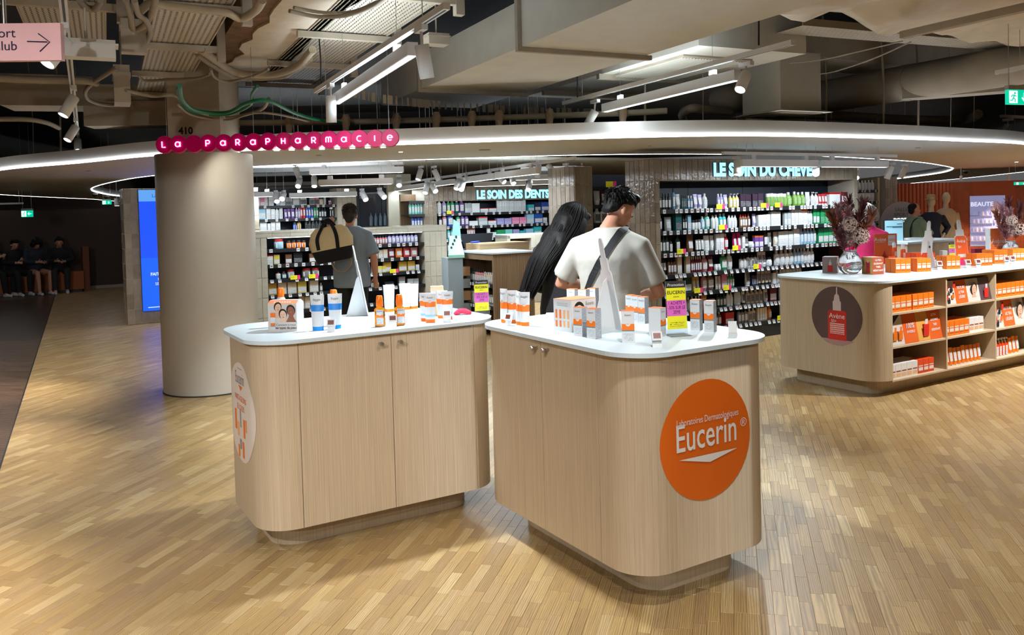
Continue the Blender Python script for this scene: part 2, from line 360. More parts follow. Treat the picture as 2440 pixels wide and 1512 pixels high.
MB().add([(q[0].x, q[0].y, -.0015), (q[1].x, q[1].y, -.0015), (-26, 30, -.0015), (-26, -1, -.0015)], [(0, 1, 2, 3)]).build('corridor_floor', M('corridor_floor', srgb(70, 52, 40), .3, var=.1, nscale=2), fl)

# ============================================================ shell of the place
ZC = 3.55
struct(MB().add([(-26, -6, ZC), (30, -6, ZC), (30, 34, ZC), (-26, 34, ZC)], [(3, 2, 1, 0)]).build('ceiling', DARKC))
def wallbox(name, P, Q, z0, z1, mat, t=.15):
    P, Q = Vector(P), Vector(Q); dd = (Q-P).normalized(); nn = Vector((-dd.y, dd.x))*t
    mb = MB().prism([(P.x, P.y), (Q.x, Q.y), (Q.x+nn.x, Q.y+nn.y), (P.x+nn.x, P.y+nn.y)], z0, z1)
    return struct(mb.build(name, mat))
W2 = lambda u, v: tuple(wp(u, v).xy)
wallbox('wall_corridor', W2(-14, 21.7), W2(5.0, 21.7), 0, 1.87, BROWNW)
wallbox('wall_far_left', W2(-16, 32), W2(9, 32), 0, ZC, BROWNW)
wallbox('wall_left', (-21, -5), (-21, 15), 0, ZC, BROWNW)
wallbox('wall_back', W2(7, 28), W2(34, 28), 0, ZC, M('back_wall', srgb(120, 116, 110), .8))
wallbox('wall_behind', (-21, -5.5), (24, -5.5), 0, ZC, M('rear_wall', srgb(150, 140, 126), .8))
wallbox('wall_right', (24, -5.5), (24, 12), 0, ZC, M('right_wall', srgb(150, 110, 86), .8))
MB().box(-8, 21.6, 0, 3.2, 21.69, .07).build('baseboard_corridor', M('base_white', srgb(150, 140, 130), .6), None, (0, 0, 0), TH)['kind'] = 'structure'

# ============================================================ round column
cx, cy = -2.84, 7.72
col = thing('column', 'thick round cream column behind the left counter', 'column', (cx, cy, 0), 0)
MB().lathe([(.43, 0), (.43, 2.165), (.425, 2.17)], 64).build('cladding', CREAM, col)
MB().lathe([(.434, 0), (.434, .012)], 64).build('base_joint', M('base_joint', (.05, .045, .04), .8), col)
MB().box(-.22, -.26, 2.17, .25, .28, ZC).build('shaft', CEILP, col)
text('410', .085, INK, col, (-.06, -.262, 2.345), bold=.003, name='stencil_number')
MB().box(-.44, -.06, .25, -.42, .04, .33).build('socket', M('socket', srgb(190, 170, 130), .4), col)

# ============================================================ ring canopy with LED lines
ZS = 2.22
G = lambda L: [at(x, y, z=ZS).xy for x, y in L]
outer = [Vector((-13.4, 34)), Vector((-13.2, 28))] + G([(220, 474), (150, 471), (0, 463)]) + [Vector((-9.9, 14.7)), Vector((-8.0, 11.9))] + G([(0, 405), (185, 388), (372, 370), (660, 355), (950, 344), (1220, 335), (1500, 327), (1780, 323), (2100, 329), (2300, 336), (2440, 343)]) + [Vector((8.4, 12.3)), Vector((10.6, 15.4)), Vector((12.4, 18.9))] + G([(2440, 409), (2300, 424)]) + [Vector((16.2, 34))]
inner = [Vector((-11.4, 34)), Vector((-11.2, 28))] + G([(295, 468), (235, 459), (218, 450), (240, 440), (300, 427), (375, 417), (590, 397), (1000, 380), (1500, 367), (1900, 370), (2100, 379), (2200, 387), (2260, 397), (2270, 402), (2250, 410), (2200, 418)]) + [Vector((12.2, 27.5)), Vector((12.6, 34))]
def resample(P, n):
    P = catmull([p.to_3d() for p in P], 8); L = [0]
    for a, b in zip(P, P[1:]): L.append(L[-1]+(b-a).length)
    out = []; k = 0
    for i in range(n):
        s = L[-1]*i/(n-1)
        while k < len(L)-2 and L[k+1] < s: k += 1
        t = (s-L[k])/max(1e-9, L[k+1]-L[k]); out.append(P[k].lerp(P[k+1], t))
    return out
NR = 240; RO = resample(outer, NR); RI = resample(inner, NR)
ring = thing('canopy_ring', 'wide pale ring canopy with two glowing lines above the shop', 'canopy', (0, 0, 0), 0)
mb = MB(); mb.add([(p.x, p.y, ZS) for p in RO]+[(p.x, p.y, ZS) for p in RI], [(i+NR, i+NR+1, i+1, i) for i in range(NR-1)]); mb.build('soffit', SOFF, ring)
def band(P, z0, z1, off, name, mat, flip=False):
    vs = []
    for i, p in enumerate(P):
        t = (P[min(i+1, NR-1)]-P[max(i-1, 0)]).normalized(); nrm = Vector((-t.y, t.x, 0))*off; vs += [(p.x+nrm.x, p.y+nrm.y, z0), (p.x+nrm.x, p.y+nrm.y, z1)]
    fs = [(2*i, 2*i+2, 2*i+3, 2*i+1) for i in range(NR-1)]
    return MB().add(vs, [f[::-1] for f in fs] if flip else fs, 0, True).build(name, mat, ring)
band(RO, ZS, 2.365, 0, 'fascia', SOFF); band(RI, ZS, 2.365, 0, 'inner_fascia', SOFF, True)
mb = MB(); mb.add([(p.x, p.y, 2.365) for p in RO]+[(p.x, p.y, 2.365) for p in RI], [(i, i+1, i+NR+1, i+NR) for i in range(NR-1)]); mb.build('upper_face', DUCTP2, ring)
def led_line(P, off, name):
    rings = []
    for i, p in enumerate(P):
        t = (P[min(i+1, NR-1)]-P[max(i-1, 0)]).normalized(); nn = Vector((-t.y, t.x, 0)); rings.append([p+nn*a+Vector((0, 0, ZS+b)) for a, b in ((-off, -.004), (off, -.004), (off, .016), (-off, .016))])
    MB().loft(rings, 0, False).build(name, LEDM, ring)
led_line(RO, .013, 'outer_led_line'); led_line(RI, .011, 'inner_led_line')
for i, (x, y, r) in enumerate(((760, 370, .028), (1548, 348, .02), (955, 362, .022), (1155, 357, .06), (2187, 352, .03), (2422, 386, .03), (210, 407, .03), (195, 438, .03))):
    p = at(x, y, z=ZS-.002); MB().lathe([(r, 0), (r, .006)], 16).build('soffit_vent', emat('downlight', (1, 1, 1), 3) if i in (2, 5) else M('vent_grey', (.30, .29, .27), .6), ring, (p.x, p.y, ZS-.005))
# ============================================================ ceiling services (run at 26 degrees)
CA = radians(26); SX = Vector((cos(CA), sin(CA), 0)); TX = Vector((-sin(CA), cos(CA), 0))
def st(P): return P.dot(SX), P.dot(TX)
def cthing(name, label, cat, loc=(0, 0, 0), group=None): return thing(name, label, cat, loc, CA, group)
def CP(px, py, z): return st(at(px, py, z=z))
# big rectangular duct
s0 = CP(1255, 106, 2.75)[0]; s1 = CP(1506, 142, 2.75)[0]; t1 = CP(1110, 257, 2.75)[1]
dz = 2.75
dct = cthing('air_duct', 'broad flat beige air duct crossing above the counters', 'duct')
MB().box(s0, -3, dz, s1, t1, dz+.33).build('duct_body', DUCTP, dct)
for py in (112, 212):
    t = CP(1245 if py == 112 else 1022, py, dz)[1]
    MB().box(s0-.035, t-.02, dz-.035, s1+.05, t+.02, dz).box(s0-.035, t-.02, dz, s0, t+.02, dz+.4).build('support_frame', DUCTP2, dct)
MB().box(s0-.004, 3.2, dz-.004, s1+.004, 3.22, dz+.334).build('duct_seam', DUCTP2, dct)
# plenum box with grille
pa = CP(1665, 108, 2.85); pb = CP(1880, 138, 2.85); pc = CP(1212, 228, 2.85)
pl = cthing('plenum_box', 'large beige plenum box with grille beside the flat duct', 'duct')
MB().box(pa[0], pa[1], 2.85, pb[0], pc[1], 3.5).build('box_body', DUCTP, pl)
g0 = pa[0]+.12
MB().box(g0, pa[1]+.35, 2.835, g0+.75, pa[1]+1.6, 2.85).build('grille_frame', DUCTP2, pl)
for i in range(22): MB().box(g0+.03+i*.032, pa[1]+.4, 2.825, g0+.04+i*.032, pa[1]+1.55, 2.836).build('grille_bar', DUCTP, pl)
for i, t in enumerate((pc[1]-1.6, pc[1]-.5)): MB().box(pa[0]-.04, t, 2.8, pb[0], t+.05, 2.85).build('support_frame', DUCTP2, pl)
# square drop with ceiling diffuser
P = at(1862, 274, z=2.45)
df = cthing('diffuser_box', 'square beige box ending in a slatted air diffuser', 'diffuser', (P.x, P.y, 0))
MB().box(-.26, -.26, 2.47, .26, .26, 3.02).build('drop_box', DUCTP, df)
MB().box(-.34, -.34, 2.45, .34, .34, 2.475, taper=.2).build('face_plate', DUCTP, df)
for i in range(7):
    a = .27-.036*i; MB().box(-a, -a, 2.442-.001*i, a, a, 2.447-.001*i).build('slat', DUCTP if i % 2 else DUCTP2, df)
# round duct on the right
rd = cthing('round_duct', 'thick round brown-beige duct at the upper right', 'duct')
A, Bq = at(1950, 232, z=2.8), at(2440, 152, z=2.8); Bq = Bq+(Bq-A)*1.2; A = A-(Bq-A)*.2
rd.rotation_euler = (0, 0, 0)
MB().tube([A+(Bq-A)*i/12 for i in range(13)], .185, 28).build('duct_body', DUCTP2, rd)
for k in (.35, .62): MB().tube([A+(Bq-A)*k, A+(Bq-A)*(k+.012)], .19, 28).build('collar', DUCTP2, rd)
# plastic sheet hung under the ceiling
def sheet():
    a, b = at(1660, 2, z=2.9), at(2470, 116, z=2.9); n1, n2 = 46, 30; vs = []; rng = random.Random(4)
    ph = [(rng.uniform(2, 9), rng.uniform(2, 9), rng.uniform(0, 6), rng.uniform(.01, .035)) for _ in range(9)]
    for j in range(n2):
        for i in range(n1):
            p = a.lerp(b, i/(n1-1)*1.5-.15)+Vector((.25, -1, 0))*(3.2*j/(n2-1)); h = sum(A_*sin(fx*p.x+fy*p.y+q) for fx, fy, q, A_ in ph)
            vs.append((p.x, p.y, 2.9+h+.18*(j/(n2-1))+(.06*sin(i*.9) if j == 0 else 0)))
    return MB().add(vs, [(j*n1+i, (j+1)*n1+i, (j+1)*n1+i+1, j*n1+i+1) for j in range(n2-1) for i in range(n1-1)], 0, True)
ps = tag(sheet().build('plastic_sheet', M('plastic_sheet', srgb(206, 192, 166), .4, bump=.7, bscale=5, var=.1)), 'crumpled off-white plastic sheet hung at the upper right', 'sheet')
sol = ps.modifiers.new('t', 'SOLIDIFY'); sol.thickness = .003
a, b = at(2150, 82, z=2.78), at(2432, 18, z=2.78); d_ = (b-a).normalized(); n_ = Vector((-d_.y, d_.x, 0))*.03; b = b+d_*.5
MB().prism([tuple((a+n_).xy), tuple((a-n_).xy), tuple((b-n_).xy), tuple((b+n_).xy)], 2.75, 2.8).build('strut', DUCTP2); tag(bpy.data.objects['strut'], 'slotted beige strut running under the plastic sheet', 'strut')
# concrete beam with peeling white render
bm = cthing('ceiling_beam', 'raw concrete beam with peeling white paint at the upper left', 'beam')
q0 = CP(520, 180, 3.0)[0]; q1 = CP(720, 120, 3.0)[0]
MB().box(q0-.16, -3, 3.02, q1, 9.6, ZC).build('concrete_core', CONC, bm)
poly = []; rng = random.Random(3)
for k in range(60): poly.append((q1-.0+rng.uniform(-.05, .02), -3+12.4*k/59))
poly2 = [(q0+.02+rng.uniform(-.05, .06), -3+12.4*k/59) for k in range(60)]
MB().prism([(p[0], p[1]) for p in poly]+poly2[::-1], 3.0, 3.02).build('white_render', M('peeling_paint', srgb(214, 202, 182), .7, bump=.3, bscale=9, var=.08, nscale=7), bm)
MB().box(q1-.02, -3, 3.04, q1+.02, 9.4, ZC).build('side_patch', CEILP, bm)
# cross beams further back, partly dark
for lab, (x0, y0), (x1, y1), z, wd, h in (('low beige beam crossing left of the column', (0, 250), (520, 255), 2.75, .5, .22), ('second beige beam above the left end of the ring', (200, 300), (560, 296), 2.55, .3, .25), ('broad beige beam between plastic sheet and round duct', (1900, 130), (2480, 190), 3.05, .6, .3), ('dusty beam under the round duct on the right', (2150, 235), (2480, 210), 2.62, .25, .2)):
    a, b = at(x0, y0, z=z), at(x1, y1, z=z); dd = (b-a).normalized(); nn = Vector((-dd.y, dd.x, 0))*wd
    tag(MB().prism([tuple(a.xy), tuple(b.xy), tuple((b+nn).xy), tuple((a+nn).xy)], z, z+h).build('cross_beam', CEILP), lab, 'beam')
# perforated cable trays
TRAY = slot_mat('punched_tray', srgb(196, 188, 172), .048, .034, .5, .36)
TRAYB = slot_mat('punched_tray_round', srgb(196, 188, 172), .03, .036, .42, .4)
TRAYP = M('tray_paint', srgb(184, 174, 156), .55)
def tray(lab, s, t0, t1, z, wdt, mat, lip=.06):
    o = cthing('cable_tray', lab, 'cable tray'); o.location = SX*s+TX*t0+Vector((0, 0, z))
    o.rotation_euler = (0, 0, CA+pi/2)
    L_ = t1-t0
    MB().add([(0, -wdt, 0), (L_, -wdt, 0), (L_, 0, 0), (0, 0, 0)], [(3, 2, 1, 0)]).build('tray_floor', mat, o)
    for y in (-wdt, 0): MB().box(0, y-.004, -.01, L_, y+.004, lip).build('tray_side', TRAYP, o)
    for k in range(1, int(L_/1.3)+1):
        x = k*1.3; MB().box(x-.025, -wdt-.08, -.055, x+.025, .08, -.01).build('cross_bar', TRAYP, o)
        MB().box(x-.03, -wdt-.12, -.12, x+.03, -wdt-.06, .7).build('hanger', TRAYP, o)
    return o
sA = CP(300, 240, 2.9); tray('perforated beige cable tray left of the concrete beam', CP(330, 200, 2.9)[0], 1.5, sA[1]+.1, 2.9, .42, TRAYB)
sB = CP(620, 165, 3.0); tray('wide perforated cable tray behind the left track light', CP(640, 160, 3.0)[0], 1.2, 9.2, 3.0, .62, TRAY)
tray('short perforated tray at the far upper left corner', CP(60, 60, 2.95)[0], 3.2, 7.0, 2.95, .5, TRAY)
o = cthing('cable_tray', 'slim slotted cable tray crossing behind the tarp beams', 'cable tray'); p0 = at(1880, 70, z=3.0); o.location = p0; o.rotation_euler = (0, 0, radians(24))
MB().add([(0, -.15, 0), (4, -.15, 0), (4, .15, 0), (0, .15, 0)], [(3, 2, 1, 0)]).build('tray_floor', TRAY, o); MB().box(0, -.155, 0, 4, -.15, .06).build('tray_side', TRAYP, o)
# slotted strip curving above the ring
pts = catmull([at(x, y, z=2.62) for x, y in ((840, 222), (900, 236), (1000, 248), (1120, 258), (1240, 264), (1345, 268), (1500, 272))], 6)
mb = MB(); vs = []
for p in pts: vs += [(p.x, p.y, p.z-.03), (p.x, p.y, p.z+.05)]
mb.add(vs, [(2*i, 2*i+2, 2*i+3, 2*i+1) for i in range(len(pts)-1)])
o = tag(mb.build('slotted_rail', slot_mat('slotted_rail', srgb(170, 156, 134), .12, .05, .6, .9)), 'curved slotted rail running above the ring canopy', 'rail'); o.modifiers.new('t', 'SOLIDIFY').thickness = .004
# dusty pipe with wrapped hangers above the ring
pp = [at(540, 293, z=2.5), at(945, 288, z=2.5), at(1420, 272, z=2.5), at(1590, 264, z=2.5)]; pp = [Vector((p.x, 9.3-.0*i, p.z)) if False else p for i, p in enumerate(pp)]
pipe = thing('hanger_pipe', 'dusty beige pipe with wrapped hangers just above the ring', 'pipe', (0, 0, 0), 0)
MB().tube(catmull(pp, 5), .03, 10).build('pipe_body', DUCTP2, pipe)
for x in (552, 690, 825, 945, 1040, 1125, 1190, 1310, 1485):
    py = 293-(x-540)/1050*29; p = at(x, py, z=2.5)
    MB().tube([p+Vector((0, 0, .05)), p, p-Vector((.005, 0, .06)), p-Vector((.01, 0, .15))], [.028, .048, .036, .022], 8).build('wrapped_hanger', M('wrap', srgb(160, 140, 116), .9, bump=.6, bscale=40), pipe)
MB().tube([pp[0], pp[0]-Vector((0, 0, .2))], .03, 8).build('elbow', DUCTP2, pipe)
# pipes and conduits
def conduit(lab, P, r, mat, name='conduit', n=8, sub=6, cat='conduit'):
    return tag(MB().tube(catmull([Vector(p) for p in P], sub), r, n).build(name, mat), lab, cat)
RIB = M('corrugated_conduit', srgb(172, 158, 134), .5, bump=0)
def ribbed(lab, P, r):
    pts = catmull([Vector(p) for p in P], 14); rr = [r*(1+.09*(i % 2)) for i in range(len(pts))]
    return tag(MB().tube(pts, rr, 10).build('corrugated_conduit', RIB), lab, 'conduit')
Z = lambda L, z: [at(x, y, z=z) for x, y in L]
ribbed('corrugated conduit looping across the left cable tray', Z([(330, 30), (360, 8), (400, 14), (470, 22), (540, 30), (575, 44), (610, 24), (625, 0)], 2.82), .024)
ribbed('corrugated conduit sagging below the concrete beam', Z([(480, 118), (520, 148), (560, 172), (610, 178), (660, 176), (710, 156), (745, 118)], 2.86), .03)
ribbed('thinner corrugated conduit beside the sagging one', Z([(470, 128), (510, 158), (560, 184), (620, 187), (680, 180), (740, 140)], 2.9), .022)
GRN = M('green_cable', srgb(20, 120, 84), .5)
conduit('green cable hanging in an arc behind the pink sign letters', Z([(428, 205), (436, 240), (470, 264), (540, 268), (590, 245), (640, 240), (700, 268), (760, 285), (850, 296)], 2.48), .016, GRN, 'green_cable', cat='cable')
conduit('second green cable beside the first one', Z([(424, 208), (430, 244), (466, 270), (545, 272), (596, 250), (600, 225), (614, 205)], 2.5), .012, GRN, 'green_cable', cat='cable')
for i, (lab, L_, z, r) in enumerate((
    ('grey cable bundle drooping left of the green cables', [(280, 160), (212, 205), (206, 232), (232, 246), (270, 250), (300, 240)], 2.7, .018),
    ('pale cable running below the cable tray end', [(300, 215), (360, 228), (420, 228), (460, 262), (540, 280), (620, 262), (640, 235)], 2.5, .014),
    ('grey cable strand under the green cables, left part', [(425, 250), (460, 275), (540, 286), (600, 270), (660, 272), (740, 290)], 2.47, .01),
    ('white cable crossing behind the sloping tray bar', [(330, 178), (345, 192), (400, 190), (470, 186), (500, 176)], 2.74, .012),
    ('grey hose curling at the top of the left tray', [(300, 0), (312, 40), (318, 70), (345, 60), (362, 30), (372, -10)], 2.72, .018),
    ('second grey hose curling beside the junction box', [(320, 0), (330, 34), (348, 48), (358, 80), (340, 110)], 2.7, .016),
    ('loop of cable above the ballast box', [(190, 0), (205, 18), (228, 20), (240, 0)], 2.8, .02),
    ('thin pipe along the far left ceiling edge', [(-30, 185), (90, 190), (200, 192), (230, 198)], 2.7, .03),
    ('second thin pipe along the far left ceiling edge', [(-30, 180), (110, 182), (220, 188)], 2.85, .025),
    ('thin pipe low above the left end of the ring', [(-30, 284), (60, 284), (110, 292), (140, 305)], 2.5, .022),
    ('drooping cable across the beam near the wide tray', [(690, 26), (760, 40), (830, 36), (890, 14), (920, -8)], 2.88, .014),
    ('second drooping cable across the beam', [(700, 18), (770, 30), (840, 28), (900, 4)], 2.9, .012),
    ('thin hose below the beam beside the tray', [(502, 165), (512, 185), (545, 194), (600, 182), (640, 165)], 2.8, .012),
    ('cream pipe behind the diffuser box', [(1860, 268), (2000, 276), (2150, 285), (2290, 286), (2330, 272)], 2.6, .06),
    ('bent cream pipe left of the diffuser box', [(1632, 292), (1626, 272), (1648, 258), (1690, 262), (1740, 266)], 2.55, .045),
    ('thin cable from the strut to the diffuser box', [(2150, 98), (2050, 122), (1960, 142), (1880, 150)], 2.82, .006),
    ('second thin cable from the strut', [(2170, 100), (2080, 140), (1990, 170), (1950, 176)], 2.8, .006))):
    conduit(lab, Z(L_, z), r, DUCTP2 if i > 6 else M('grey_cable', srgb(150, 140, 124), .6))
ell = at(1735, 235, z=2.7); tag(MB().ball(tuple(ell), (.2, .2, .16), 0, 20, 10).tube([ell, ell+Vector((.5, .3, .1))], .17, 20).build('duct_elbow', DUCTP2), 'grey bulging duct elbow behind the bright track spot', 'duct')
# junction boxes and ballast at the upper left
for lab, x, y, z, sz in (('grey-white ballast box beside the pink sign', 205, 118, 2.55, (.30, .12, .1)), ('small junction box between the left trays', 318, 88, 2.7, (.14, .1, .2)), ('stacked cream brackets left of the sloping tray', 290, 205, 2.68, (.12, .3, .3)), ('clear junction box at the right of the wide tray', 1040, 95, 2.85, (.16, .12, .08))):
    p = at(x, y, z=z); b = MB()
    b.box(-sz[0]/2, -sz[1]/2, -sz[2]/2, sz[0]/2, sz[1]/2, sz[2]/2).box(-sz[0]*.55, -sz[1]*.55, sz[2]*.2, sz[0]*.55, sz[1]*.55, sz[2]*.3).tube([(0, 0, sz[2]/2), (0, 0, 1.2)], .006, 6)
    tag(b.build('junction_box', WHITE if 'ballast' in lab else TRAYP, None, p, CA), lab, 'box')
# dangling black suspension leads
for lab, x, y0, y1, z in (('black lead hanging by the left track light', 765, 90, 205, 2.62), ('black lead hanging at the far end of the right track', 1376, 178, 232, 2.62), ('wire loop holding the near end of the right track', 1808, 30, 108, 2.62)):
    p = at(x, y1, z=z); tag(MB().tube([p, p+Vector((.004, 0, .2)), p+Vector((-.006, 0, .5)), p+Vector((0, 0, .9))], .006, 6).lathe([(.02, 0), (.02, .005)], 10, X=Matrix.Translation(p+Vector((0, 0, .45)))).build('suspension_lead', BLACK), lab, 'cable')
for i, (x, y, z) in enumerate(((2188, 300, 2.36), (2265, 302, 2.36), (2105, 300, 2.36), (2320, 310, 2.36), (1968, 300, 2.36), (1675, 298, 2.36), (1537, 303, 2.36), (80, 372, 2.36), (145, 366, 2.36))):
    p = at(x, y, z=z); q_ = MB().tube([p, p+Vector((.01, 0, .4)), p+Vector((-.02, 0, 1.15))], .004 if i % 2 else .012, 6)
    tag(q_.build('ring_hanger', DUCTP2, None), 'thin wire holding up the ring canopy' , 'wire', 'wires holding the ring canopy')

# ============================================================ track lights
def spot_head(tr, P0, P1, on=True, watts=None, lens=SPOTE, angle=75, name='track_spot', lab='', group=None, grp_cat='spotlight', stem=None, cold=(.85, .945, 1.0)):
    """a white cylinder head on a short stem; P0 top centre, P1 lens centre"""
    P0, P1 = Vector(P0), Vector(P1); d = (P1-P0).normalized(); L_ = (P1-P0).length
    top = stem if stem is not None else P0+Vector((0, 0, .10))
    o = thing(name, lab, grp_cat, top, 0, group)
    Xr = Matrix.Translation(P0-top) @ d.to_track_quat('Z', 'Y').to_matrix().to_4x4()
    r = .04
    MB().lathe([(r*.9, 0), (r, .006), (r, L_), (r*.88, L_), (r*.8, L_-.02)], 20, X=Xr, caps=False).lathe([(r*.9, 0), (.001, .0)], 20, X=Xr, caps=False).build('housing', LAMPW, o)
    MB().lathe([(r*.84, L_-.006), (.001, L_-.006)], 20, X=Xr, caps=False).build('lens', lens, o)
    MB().box(-.06, -.018, -.03, .06, .018, .0).build('adapter', LAMPW, o).rotation_euler = (0, 0, CA+pi/2)
    MB().tube([(0, 0, -.02), (P0-top)+d*.02], .008, 8).build('stem', LAMPW, o)
    if top.z < 2.4: MB().tube([(0, 0, -.01), (0, 0, ZC-top.z)], .0025, 5).build('drop_rod', LAMPW, o)
    if on:
        ld = bpy.data.lights.new('bulb', 'SPOT'); ld.energy = watts or SPOT_W; ld.spot_size = radians(angle); ld.spot_blend = .7; ld.shadow_soft_size = .035; ld.color = cold
        lo = bpy.data.objects.new('bulb', ld); COL.objects.link(lo); lo.parent = o; lo.location = (P1-top)+d*.02; lo.rotation_euler = d.to_track_quat('-Z', 'Y').to_euler()
    return o
def reach(P0, px, py, L_, near=True):
    """the point on the ray of (px,py) at distance L_ from P0"""
    d = ray(px, py).normalized(); m = (P0-CO).dot(d); h = (CO+d*m-P0).length
    k = sqrt(max(0, L_*L_-h*h)); return CO+d*(m-k if near else m+k)
def track(lab, A, Bp, name='light_track'):
    o = thing(name, lab, 'light track', A, atan2(Bp.y-A.y, Bp.x-A.x)); L_ = (Bp-A).length
    MB().box(0, -.018, 0, L_, .018, .034).build('rail', LAMPW, o); MB().box(.02, -.006, -.001, L_-.02, .006, .001).build('slot', BLACK, o)
    for k in (.12, .88): MB().tube([(L_*k, 0, .03), (L_*k, 0, .9)], .0025, 6).build('suspension_wire', STEEL, o)
    return o
def linear(lab, A, Bp, h=.075, drop=.045, watts=0, group=None, E=None, wd=.04, up=0):
    o = thing('linear_light', lab, 'linear light', A, atan2(Bp.y-A.y, Bp.x-A.x), group); L_ = (Bp-A).length
    MB().box(0, -wd/2-.012, -drop-h, L_, wd/2+.012, -drop).build('housing', LAMPW, o)
    MB().box(.02, -wd/2, -drop-h-.003, L_-.02, wd/2, -drop-h).build('diffuser', E or LINM, o)
    for k in (.15, .85): MB().box(L_*k-.03, -.015, -drop, L_*k+.03, .015, 0).build('adapter', LAMPW, o); MB().tube([(L_*k, 0, -.01), (L_*k, 0, ZC-A.z)], .0018, 4).build('suspension_wire', STEEL, o)
    if watts:
        ld = bpy.data.lights.new('tube', 'AREA'); ld.shape = 'RECTANGLE'; ld.size = L_*.95; ld.size_y = .05; ld.energy = watts; ld.color = (.80, .92, 1.0)
        lo = bpy.data.objects.new('tube', ld); COL.objects.link(lo); lo.parent = o; lo.location = (L_/2, 0, -drop-h-.006)
        if up: l2 = ld.copy(); l2.energy = up; lo2 = bpy.data.objects.new('added_uplight', l2); COL.objects.link(lo2); lo2.parent = o; lo2.location = (L_/2, 0, -drop+.012); lo2.rotation_euler = (pi, 0, 0)  # upward lamp added on top of the fixture to brighten the ceiling
    return o
ZT = 2.6
TA, TB = at(1065, 22, z=ZT), at(752, 222, z=ZT); track('white light track above the left counter', TA, TB)
LA, LB = at(983, 100, z=ZT-.045), at(800, 226, z=ZT-.045); linear('long glowing linear light under the left track', LA+Vector((0, 0, .045)), LB+Vector((0, 0, .045)), watts=5, up=4)
p = at(1003, 62, z=ZT); s = p-Vector((0, 0, .10)); spot_head(0, s, reach(s, 1018, 187, .165, True), True, SPOT_W*1.0, angle=120, lab='white cylinder spot at the near end of the left track', stem=p)
p = at(787, 200, z=ZT); s = p-Vector((0, 0, .09)); spot_head(0, s, reach(s, 790, 292, .16, False), True, SPOT_W*1.1, angle=80, lab='white cylinder spot at the far end of the left track', stem=p)
TC, TD = at(1890, 107, z=ZT), at(1343, 250, z=ZT); track('white light track above the right counter', TC, TD)
linear('long pale linear light under the right track', at(1758, 166, z=ZT-.045)+Vector((0, 0, .045)), at(1440, 248, z=ZT-.045)+Vector((0, 0, .045)), watts=4, up=3.5)
p = at(1418, 238, z=ZT); s = p-Vector((0, 0, .10)); spot_head(0, s, reach(s, 1397, 302, .16, True), True, SPOT_W*1.1, angle=80, lab='white spot tilted down at the far end of the right track', stem=p)
p = at(1778, 148, z=ZT); s = p-Vector((0, 0, .08)); spot_head(0, s, reach(s, 1763, 214, .16, True), True, SPOT_W*.7, angle=80, lab='bright spot facing the camera at the near end of right track', stem=p, lens=emat('spot_bright', (.93, .98, 1.0), 30))
TE, TF = at(148, -10, z=ZT), at(188, 345, z=ZT); track('light track receding along the left corridor', TE, TF)
for lab, x, y, x1, y1, on in (('white spot half hidden behind the pink sign', 155, 58, 112, 152, 1), ('white spot of the left track, nearest below the sign', 176, 205, 150, 275, 1), ('white spot of the left track above the ring line', 180, 282, 160, 334, 1), ('farthest white spot of the left track pointing straight down', 184, 316, 186, 360, 0)):
    p = at(x, y, z=ZT); s = p-Vector((0, 0, .08)); spot_head(0, s, reach(s, x1, y1, .17, True), bool(on), SPOT_W*1.2, angle=80, lab=lab, stem=p, cold=(1, .93, .84))
p = at(2402, 282, z=2.55); track('short white light track at the right edge', at(2385, 280, z=2.56), at(2470, 284, z=2.56)); s = p-Vector((0, 0, .07)); spot_head(0, s, reach(s, 2390, 340, .16, True), True, SPOT_W*1.4, angle=80, lab='white spot over the orange product counter', stem=p, cold=(1, .95, .88))
# unseen tracks added over and behind the viewer to light floor, counters and ceiling
NW = 'one two three four five six seven eight nine ten eleven twelve thirteen fourteen'.split()
for i, (x, y, spots) in enumerate((
    (.5, 2.4, ((.55, 2.7, .5, 2.9, .3, 125),)), (-.5, 1.2, ((-.5, 1.3, -.8, 3.7, .36, 80),)), (1.3, .9, ((1.3, 1.0, 1.0, 2.8, .25, 85),)),
    (3.6, 3.0, ((3.4, 3.3, 3.6, 3.8, .32, 95),)), (4.3, 6.0, ((4.2, 6.2, 4.0, 6.6, 1.2, 110),)), (6.0, 7.4, ((6.0, 7.4, 6.0, 7.8, 1.6, 120),)), (-2.7, 2.6, ((-2.9, 2.6, -2.6, 3.4, .4, 100),)),
    (-1.6, .2, ((-1.6, .3, -2.2, 4.4, .8, 85),)), (1.5, -2.0, ((1.5, -1.6, 1.4, -1.2, 2.6, 130),)), (-2.0, -2.2, ((-2.0, -1.8, -2.0, -1.2, 2.6, 130),)), (4.6, -.2, ((4.6, .2, 4.6, .8, 1.6, 125),)), (9.0, 8.6, ((9.0, 8.6, 8.6, 9.4, 2.6, 130),)), (-6.4, 6.0, ((-6.4, 6.4, -6.6, 8.2, 2.2, 120),)), (10.5, 12.5, ((10.5, 12.5, 10.2, 12.8, 2.4, 130),)))):
    track('light track added out of view over the aisle, number %s' % NW[i], Vector((x+.25, y-.9, ZT)), Vector((x-.25, y+.9, ZT)))
    for sx_, sy_, tx_, ty_, pw, an in spots:
        p = Vector((sx_, sy_, ZT)); s = p-Vector((0, 0, .09)); t_ = Vector((tx_, ty_, 0))
        spot_head(0, s, s+(t_-s).normalized()*.16, True, SPOT_W*pw, angle=an, lab='spot added on an aisle track out of view', group='added aisle spots out of view', stem=p, cold=(1, .98, .95))
